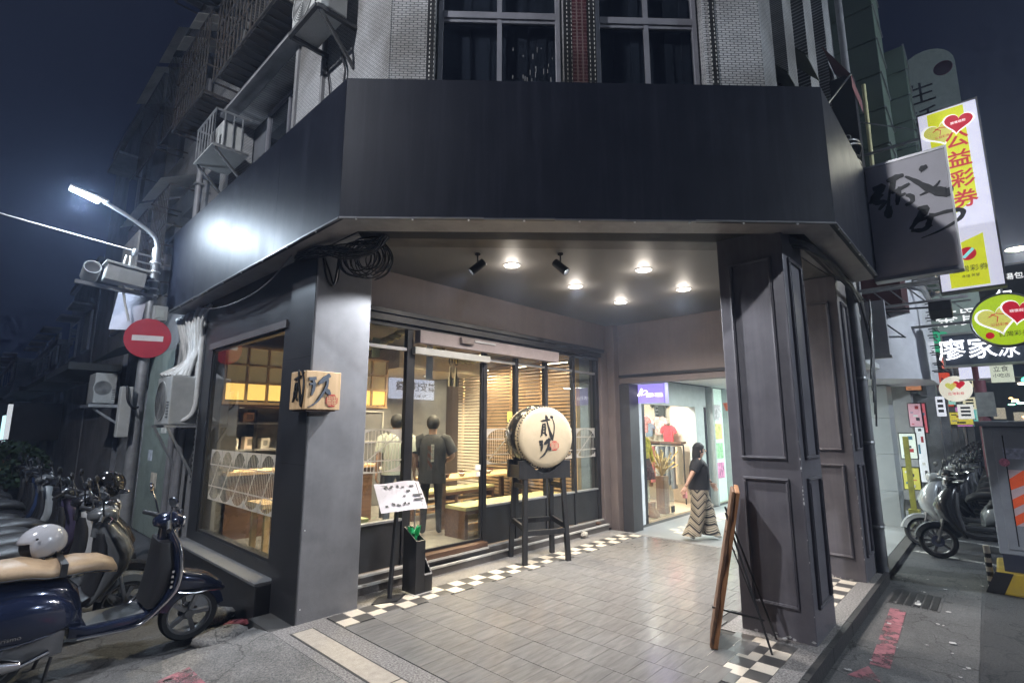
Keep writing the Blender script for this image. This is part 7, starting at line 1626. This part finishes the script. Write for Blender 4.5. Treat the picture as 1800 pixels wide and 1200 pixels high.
CMx = faceX(20, .42, 4.4); P = [(-.72, 5.5), (.72, 5.5), (.72, 8.6)]+[(.72*math.cos(a), 8.6+.72*math.sin(a)) for a in [k*math.pi/12 for k in range(1, 12)]]+[(-.72, 8.6)]
b = MB(); b.prism(P, -.25, 0, CMx); b.build('box', mat('pale_green_sign', (.26, .33, .32), .5, emit=(.25, .32, .32), es=.12), CP, smooth=30)
b = MB(); b.lathe([(0, .01), (.22, .01), (.24, 0)], 22, CMx @ T(.42, 8.5, .003)); b.build('dot', mat('wine_dot', (.22, .03, .08), .4), CP)
lettering('生活', .8, CMx @ T(-.2, 7.4, .003), m_dklet, CP, .01, True)
# far street buildings with columns, shutters and signs
def street_house(label, x0, x1, h, mt, k):
    t = thing('street_building', label, 'building', ((x0+x1)/2, 4, -.12), 'buildings along the main street')
    b = MB(); b.box(x0, x1, 1.5, 8, 2.9, h); b.build('upper_wall', mt, t)
    b = MB(); b.box(x0, x1, 4.9, 5.2, -.12, 2.9); b.build('shop_wall', glow('shopglow_%d' % k, [(.8, .9, .95), (.95, .85, .7), (.75, .9, .85), (.9, .9, 1)][k % 4], .35), t)
    for xx in (x0+.25, x1-.25): b = MB(); b.box(xx-.22, xx+.22, 1.5, 1.95, -.12, 2.9); b.build('column', m_render, t)
    nz = int((h-3.4)/2.8)
    for i in range(nz):
        for j in range(3):
            xx = x0+.4+(x1-x0-.6)/3*j; z = 3.8+2.8*i
            b = MB(); b.box(xx, xx+1.0, 1.44, 1.52, z, z+1.3); wf = b.build('window', m_alu, t); b = MB(); b.box(xx+.06, xx+.94, 1.43, 1.44, z+.06, z+1.24); b.build('pane', m_glassd, wf)
            b = MB(); b.box(xx-.1, xx+1.1, .95, 1.5, z+1.35, z+1.42); b.build('hood', m_galv, t)
    b = MB(); b.box(x0, x1, 1.35, 1.5, 2.5, 3.3); b.build('sign_band', mat('far_band_%d' % k, [(.1, .1, .1), (.12, .03, .03), (.05, .1, .08)][k % 3], .5), t)
for k, (x0, x1, h, mt, lb) in enumerate(((16.1, 21, 11, m_render3, 'dark street building just past the neon sign'), (21.1, 27, 9.5, m_render2, 'second street building past the neon sign'), (27.1, 34, 11, m_render3, 'third street building past the neon sign'), (34.1, 44, 9, m_render2, 'fourth street building past the neon sign'), (44.1, 60, 12, m_render3, 'far street building near the traffic lights'))): street_house(lb, x0, x1, h, mt, k)
for i, (x, y, z, w, h, c, lb) in enumerate(((14.6, 1.32, 1.95, .22, .5, (.6, .35, .42), 'pink flower poster on the arcade column'), (15.2, 1.33, 1.2, .16, 1.5, (.85, .9, .95), 'tall white lit panel along the street arcade'), (13.4, 1.40, .65, .26, .42, (.6, .58, .12), 'yellow lit panel low beside the grey column'), (13.5, 1.40, 1.3, .26, .5, (.8, .9, .8), 'pale poster above the yellow panel'), (16.0, 1.3, 1.9, .12, .7, (.6, .12, .15), 'red vertical lit banner along the arcade'), (26, 1.0, 2.0, .7, .45, (.9, .75, .1), 'yellow oval sign far over the scooters'), (29, 1.0, 2.1, .5, .8, (.8, .3, .7), 'magenta lit sign far over the scooters'), (31, .7, 2.3, .4, 1.2, (.1, .7, .7), 'teal lit vertical sign far along the street'), (24, 1.2, 3.0, .3, 1.2, (.9, .1, .05), 'red led sign far along the street'), (13.6, 1.2, 2.6, .25, .3, (.7, .3, .15), 'small orange lit plate under the curved bay'))):
    t = thing('small_lit_sign', lb, 'sign', (x, y, z), 'small lit panels along the street'); b = MB(); b.box(x, x+.06, y-w/2, y+w/2, z-h/2, z+h/2); b.build('face', glow('panel_glow_%d' % i, c, .4), t)
    for q in range(5): b = MB(); zz = z-h/2+h*(.08+.17*q); yy = y+w*(.22-.2*((q*5+i*2) % 3)); b.box(x-.004, x, yy-w*(.08+.07*((q+i) % 3)), yy+w*.14, zz, zz+h*(.04+.05*((q*2+i) % 3))); b.build('print_line', mat('panel_ink_%d_%d' % (i, q), [(.5, .05, .06), (.05, .05, .06), (.7, .7, .68), (.05, .2, .3)][(q+i) % 4], .5), t); b = MB(); b.box(x+.06, x+.1, y-w/2-.02, y+w/2+.02, z-h/2-.02, z+h/2+.02); b.build('case', m_galv, t)
YP = thing('yellow_barrier_post', 'yellow painted steel post beside the grey column', 'post', (12.5, 1.4, -.12)); b = MB(); b.box(12.95, 13.02, 1.33, 1.42, -.12, 1.5); b.box(12.9, 13.1, 1.28, 1.46, -.12, .1); b.build('post', mat('yellow_paint', (.34, .32, .06), .6, dirt=.7), YP)
for i, x in enumerate((18.5, 22.5, 26.5, 31)):
    t = thing('tiled_column', ['pale tiled arcade column nearest the scooters', 'second pale tiled arcade column along the scooters', 'third pale tiled arcade column along the scooters', 'farthest pale tiled arcade column along the scooters'][i], 'column', (x, 1.4, -.12), 'tiled columns along the street'); b = MB(); b.box(x, x+.5, 1.15, 1.6, -.12, 2.9)
    b.build('shaft', m_whitetile_y, t); b = MB(); b.box(x-.03, x+.53, 1.12, 1.62, -.12, .15); b.build('foot', m_galv, t)
TP = thing('red_street_pole', 'dark red steel street pole rising past the signs', 'pole', (14.6, .2, -.12)); b = MB(); b.tube([(14.6, .18, -.12), (14.6, .18, 3.6)], .10, 14); b.lathe([(.18, 0), (.18, .05), (.1, .08)], 14, T(14.6, .18, -.12)); b.build('shaft', mat('dark_red_pole', (.16, .045, .06), .5, dirt=.3), TP, smooth=40)
b = MB(); b.box(14.5, 14.56, -.02, .28, 1.9, 2.4); b.build('plate', m_galv, TP)
# traffic lights, far lamp, far lights
for i, (x, y, z) in enumerate(((40, -.9, 5.4), (46, -1.6, 4.6), (40, -2.0, 3.9), (38, .1, 5.6))):
    t = thing('traffic_light', ['green traffic light hung highest over the far junction', 'green traffic light at the middle of the far junction', 'blue green traffic light lowest over the far junction', 'green traffic light partly behind the red pole'][i], 'traffic light', (x, y, z), 'far green traffic lights'); b = MB(); b.box(x+.05, x+.3, y-.2, y+.6, z-.2, z+.2); b.build('housing', m_black, t, bevel=.03); b = MB(); b.lathe([(0, .04), (.15, .02), (.17, 0)], 18, faceX(x+.05, y, z)); b.build('lamp', glow('green_signal_%d' % i, (.05, 1.0, .55) if i != 2 else (.05, .9, .8), 9), t)
    b = MB(); b.bar((x+.2, y, z+.2), (x+.2, 3, z+.5), .08); b.build('mast_arm', m_galv, t)
FL = thing('far_street_lamp', 'distant warm street lamp shining above the far junction', 'street lamp', (36, -1.6, -.12))
b = MB(); b.tube([(36, -4.4, -.12), (36, -4.4, 10.2), (36, -3.4, 10.6), (36, -2.2, 10.7)], .07, 8); b.build('pole', m_galv, FL, smooth=50); b = MB(); b.ball((36, -1.7, 10.65), (.16, .42, .10), 12, 7); b.build('lamp_head', glow('warm_far_lamp', (1, .86, .62), 14), FL, smooth=60)
lamp('lamp_light', 'POINT', (36, -1.7, 10.4), 900, (1, .85, .65), FL, None, .2)
for c, nm in (((1, .3, .2), 'red'), ((1, .9, .7), 'warm white'), ((.6, .8, 1), 'blue white'), ((.3, 1, .7), 'green'), ((1, .6, .2), 'orange')):
    b = MB()
    for k in range(6): b.ball((rnd.uniform(45, 75), rnd.uniform(-7.5, -1), rnd.uniform(.5, 4.5)), (.08, rnd.uniform(.1, .3), .08), 8, 5)
    tag(b.build('distant_lights', glow('far_bulbs_'+nm.replace(' ', '_'), c, 6)), 'scatter of tiny %s lights in the far junction traffic' % nm, 'lights', None, 'stuff')
b = MB(); b.box(78, 90, -40, 12, -.12, 7); t = tag(b.build('distant_block', m_render3), 'low dark block closing the view beyond the far junction', 'building')
for k in range(10):
    b = MB(); b.box(77.9, 78, -12+1.6*k, -11+1.6*k, 2+.5*(k % 3), 3.2+.5*(k % 3)); b.build('window', glow('far_win_%d' % k, (.9, .8, .6), .4), t)
for i in range(10):
    x, y, z = 17+1.7*i, 1.0-.25*(i % 3), 2.2+.45*((i*7) % 4); w, h = .18+.12*((i*5) % 3), .5+.35*((i*3) % 3); c = [(.8, .82, .9), (.75, .2, .15), (.8, .75, .5), (.3, .6, .5), (.85, .85, .8)][i % 5]
    t = thing('projecting_sign', ['white', 'red', 'cream', 'jade', 'ivory'][i % 5]+' lit sign projecting over the scooters, number %s of the small signs from the cabinet' % ['one', 'two', 'three', 'four', 'five', 'six', 'seven', 'eight', 'nine', 'ten'][i], 'sign', (x, y, z), 'small projecting signs along the street')
    b = MB(); b.box(x, x+.1, y-w/2, y+w/2, z-h/2, z+h/2); b.build('box', glow('mini_sign_%d' % i, c, .6), t, bevel=.01); b = MB(); b.bar((x+.05, y, z+h/2), (x+.05, 1.5, z+h/2+.05), .03); b.build('arm', m_galv, t)
    for q in range(3): b = MB(); b.box(x-.004, x, y-w*.3, y+w*.3, z-h*.3+h*.25*q, z-h*.3+h*.25*q+h*.14); b.build('print_block', m_dklet, t)
# ---- utility cabinet
UC = thing('utility_cabinet', 'tall grey steel utility cabinet with orange striped reflector on a striped base', 'cabinet', (8.4, -.3, -.12))
m_cab = mat('blue_grey_cabinet_paint', (.26, .29, .335), .45, var=.08, dirt=.3, dcol=(.08, .08, .08))
b = MB(); b.box(8.12, 8.85, -1.1, .14, .30, 1.70); b.build('body', m_cab, UC, bevel=.012)
b = MB(); b.box(8.05, 8.92, -1.16, .20, 1.70, 1.76); b.build('roof', m_cab, UC, bevel=.012)
b = MB(); b.box(8.104, 8.12, -.48, .06, .36, 1.64); b.build('door', m_cab, UC, bevel=.006); b = MB(); b.box(8.104, 8.12, -1.04, -.50, .36, 1.64); b.build('door', m_cab, UC, bevel=.006)
b = MB(); b.box(8.10, 8.104, -.03, -.02, .4, 1.6); b.build('door_rib', m_gap, UC)
b = MB(); b.box(8.12, 8.85, -1.08, .12, .12, .30); b.build('dark_plinth', mat('navy_plinth', (.025, .03, .05), .5), UC)
CMc = faceX(8.1035, -.05, 0)
b = MB(); b.box(-.02, .24, .62, 1.22, 0, .002, CMc); o = b.build('reflector', mat('pale_pink_reflector', (.60, .48, .52), .4), UC)
b = MB()
for k in range(4): b.prism([(-.02, .62+.3*k*.6), (.24, .80+.3*k*.6-.0), (.24, .90+.3*k*.6), (-.02, .72+.3*k*.6)], .002, .0035, CMc) if k < 2 else None
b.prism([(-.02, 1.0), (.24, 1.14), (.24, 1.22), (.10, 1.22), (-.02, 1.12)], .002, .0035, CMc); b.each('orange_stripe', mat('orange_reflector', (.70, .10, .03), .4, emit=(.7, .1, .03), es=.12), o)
b = MB(); b.lathe([(0, .003), (.045, .003), (.045, 0)], 20, CMc @ T(-.04, 1.30, .001)); b.build('round_sticker', mat('pink_sticker', (.55, .2, .3), .5, var=.6, vs=40), UC)
b = MB(); b.box(-.04, .22, 1.34, 1.46, 0, .002, CMc); b.build('peeling_poster', mat('blue_white_poster', (.35, .38, .5), .6, var=.6, vs=20), UC)
b = MB(); b.box(8.05, 8.92, -1.16, .19, -.12, .12); cb_ = b.build('concrete_base', mat('yellow_base_paint', (.42, .30, .03), .7, dirt=.6, dcol=(.12, .11, .10), ds=5), UC, bevel=.02)
for k in range(4): b = MB(); b.prism([(-.3+.3*k-.1, -.115), (-.15+.3*k-.1, -.115), (-.05+.3*k-.1, .115), (-.2+.3*k-.1, .115)], 0, .003, faceX(8.049, -.1, 0)); b.build('black_stripe', m_black, cb_)
RC = thing('striped_post', 'short post with yellow and black tape beside the utility cabinet', 'post', (8.2, .25, -.12))
b = MB(); b.tube([(8.25, .25, -.12), (8.25, .25, .35)], .03, 10); b.build('post', m_chkw, RC); b = MB()
for k in range(4): b.lathe([(.031, 0), (.032, .03), (.031, .05)], 10, T(8.25, .25, -.08+.1*k))
b.each('tape', m_black, RC)
# ---- across the street, behind the viewer: the lit clinic sign whose reflection stands in the glass, and the other street lamp
CL = thing('clinic_building', 'building across the main street with a large lit white sign mirrored in the shop glass', 'building', (7, -16, -.12))
b = MB(); b.box(-6, 24, -24, -15.0, -.12, 14); b.build('wall', m_render2, CL)
for i in range(3):
    for j in range(9): b = MB(); b.box(-5+3.2*j, -3.2+3.2*j, -15.0, -14.95, 5.4+3*i, 7+3*i); b.build('window', m_glassd, CL)
LG_ = thing('clinic_sign', 'long white lightbox sign with dark blue characters across the street', 'sign', (18.1, -14.6, 3.8))
SGM = frame((18.1, -14.48, 3.85), (-1, 0, 0), (0, 0, 1))
b = MB(); b.box(-1.65, 1.65, -.58, .58, -.3, 0, SGM); b.build('box', glow('clinic_white', (.72, .80, 1.0), 5.0), LG_)
lettering('普安健康醫', .56, SGM @ T(0, .1, .002), mat('deep_blue_letter', (.02, .03, .12), .5), LG_, .01, bold=.006)
lettering('PU AN CLINIC', .24, SGM @ T(0, -.4, .002), bpy.data.materials['deep_blue_letter'], LG_, .01)
VG = thing('clinic_side_sign', 'narrow vertical lit sign beside the clinic sign', 'sign', (20.4, -14.6, 5)); b = MB(); b.box(20.1, 20.75, -14.7, -14.4, 4.6, 6.3); b.build('box', glow('clinic_white2', (.70, .78, 1.0), 4.0), VG)
lettering('普安診所', .4, frame((20.42, -14.39, 5.45), (-1, 0, 0), (0, 0, 1)), bpy.data.materials['deep_blue_letter'], VG, .01, True)
S2 = thing('corner_street_lamp', 'street lamp on the opposite corner behind the viewer', 'street lamp', (-5.2, 3.7, -.12))
b = MB(); b.tube(smooth_line([(-5.2, 3.7, -.12), (-5.2, 3.7, 7.5), (-4.9, 3.7, 8.3), (-3.9, 3.7, 8.58)], 5), .07, 10); b.build('pole', m_galv, S2, smooth=50)
b = MB(); b.box(-3.95, -3.2, 3.6, 3.8, 8.56, 8.63); b.build('lamp_head', m_galv, S2, bevel=.02); b = MB(); b.box(-3.85, -3.25, 3.62, 3.78, 8.545, 8.559); b.build('lamp_lens', glow('street_led2', (.95, .96, 1.0), 20), S2)
lamp('lamp_light', 'SPOT', (-3.5, 3.7, 8.5), 2700, (.93, .95, 1.0), S2, (0, 3.0, 0), .15, 160, .5)
S3 = thing('corner_street_lamp', 'street lamp across the main street behind the viewer', 'street lamp', (6, -9, -.12))
b = MB(); b.tube(smooth_line([(9, -10.5, -.12), (9, -10.5, 6.4), (9, -10.2, 7.2), (9, -9.2, 7.5)], 5), .07, 10); b.build('pole', m_galv, S3, smooth=50)
b = MB(); b.box(8.9, 9.1, -9.4, -8.7, 7.49, 7.56); b.build('lamp_head', m_galv, S3, bevel=.02); b = MB(); b.box(8.92, 9.08, -9.3, -8.75, 7.475, 7.489); b.build('lamp_lens', glow('street_led3', (.85, .93, 1.0), 20), S3)
lamp('lamp_light', 'SPOT', (9.0, -9.0, 7.42), 3800, (.80, .90, 1.0), S3, (9, -3, 0), .15, 165, .5)

# ---- cable spans, lattice brackets and litter of the street
for i in range(7):
    x0, z0 = 9.4+1.3*i, 3.0+.35*(i % 4)
    cable('street_cable', ['lowest sagging black cable past the curved bay', 'second black cable sagging past the curved bay', 'black cable strung below the round lime sign', 'black cable strung behind the neon sign', 'black cable high between street signs', 'thin black cable beside the capsule sign', 'farthest black cable along the street wall'][i], [([(x0, 1.3, z0+.5), (x0+1.2, .9, z0+.1), (x0+2.6, .7, z0+.05), (x0+4.5, 1.2, z0+.7)], .012, 0), ([(x0+.2, 1.3, z0+.7), (x0+1.5, 1.0, z0+.4), (x0+4.0, 1.1, z0+.5)], .009, 0)], [m_cable], (x0, 1, z0))
for i, (x, z) in enumerate(((9.2, 3.45), (11.6, 4.3), (12.5, 3.75))):
    t = thing('lattice_bracket', ['pale steel lattice bracket under the tall yellow sign', 'pale steel lattice bracket above the round lime sign', 'pale steel lattice bracket beside the neon sign'][i], 'bracket', (x, .8, z), 'lattice brackets holding signs')
    b = MB(); b.bar((x, .1, z), (x, 1.4, z), .03); b.bar((x, .1, z+.25), (x, 1.4, z+.25), .03); b.build('rail', m_galv, t)
    for k in range(6): b = MB(); b.bar((x, .15+.2*k, z), (x, .35+.2*k, z+.25), .018); b.build('strut', m_galv, t)
FLD = thing('flood_lamp', 'small black floodlight on a bracket under the tall yellow sign', 'floodlight', (9.6, .5, 3.3)); b = MB(); b.box(-.1, .1, -.13, .13, -.1, .1, T(9.6, .42, 3.38) @ RY(R_(35))); b.build('housing', m_black, FLD, bevel=.015); b = MB(); b.bar((9.6, .42, 3.42), (9.6, 1.4, 3.5), .025); b.build('arm', m_black, FLD)
for k in range(26):
    x, y = rnd.uniform(4.3, 8.5), rnd.uniform(.2, 1.1); s0 = rnd.uniform(.012, .035); a = rnd.uniform(0, 6)
    b = MB(); b.add([(x+s0*math.cos(a+j*1.3)*rnd.uniform(.5, 1), y+s0*math.sin(a+j*1.3)*rnd.uniform(.5, 1), -.109+rnd.uniform(0, .006)) for j in range(5)], [(0, 1, 2, 3, 4)])
    if k == 0: LT = MB()
    n0 = len(LT.v); LT.v += b.v; LT.f += [tuple(n0+i for i in f) for f in b.f]; LT.m += b.m
tag(LT.build('street_litter', m_white), 'scraps of pale litter scattered along the gutter', 'litter', None, 'stuff')
# ================================================================ NIGHT HAZE over the whole place
hz_ = MB(); hz_.box(-40, 110, -30, 75, -1.2, 24)
hzo = hz_.build('haze', m_gap); hzo.data.materials.clear()
hm_ = bpy.data.materials.new('thin_night_haze'); hm_.use_nodes = True; t_ = hm_.node_tree; t_.nodes.clear()
o_ = t_.nodes.new('ShaderNodeOutputMaterial'); v_ = t_.nodes.new('ShaderNodeVolumePrincipled')
v_.inputs['Color'].default_value = (.52, .66, 1.0, 1); v_.inputs['Density'].default_value = .0050; v_.inputs['Anisotropy'].default_value = .6
t_.links.new(v_.outputs[0], o_.inputs['Volume']); hzo.data.materials.append(hm_); tag(hzo, 'thin pale night haze hanging in the air', None, None, 'stuff')
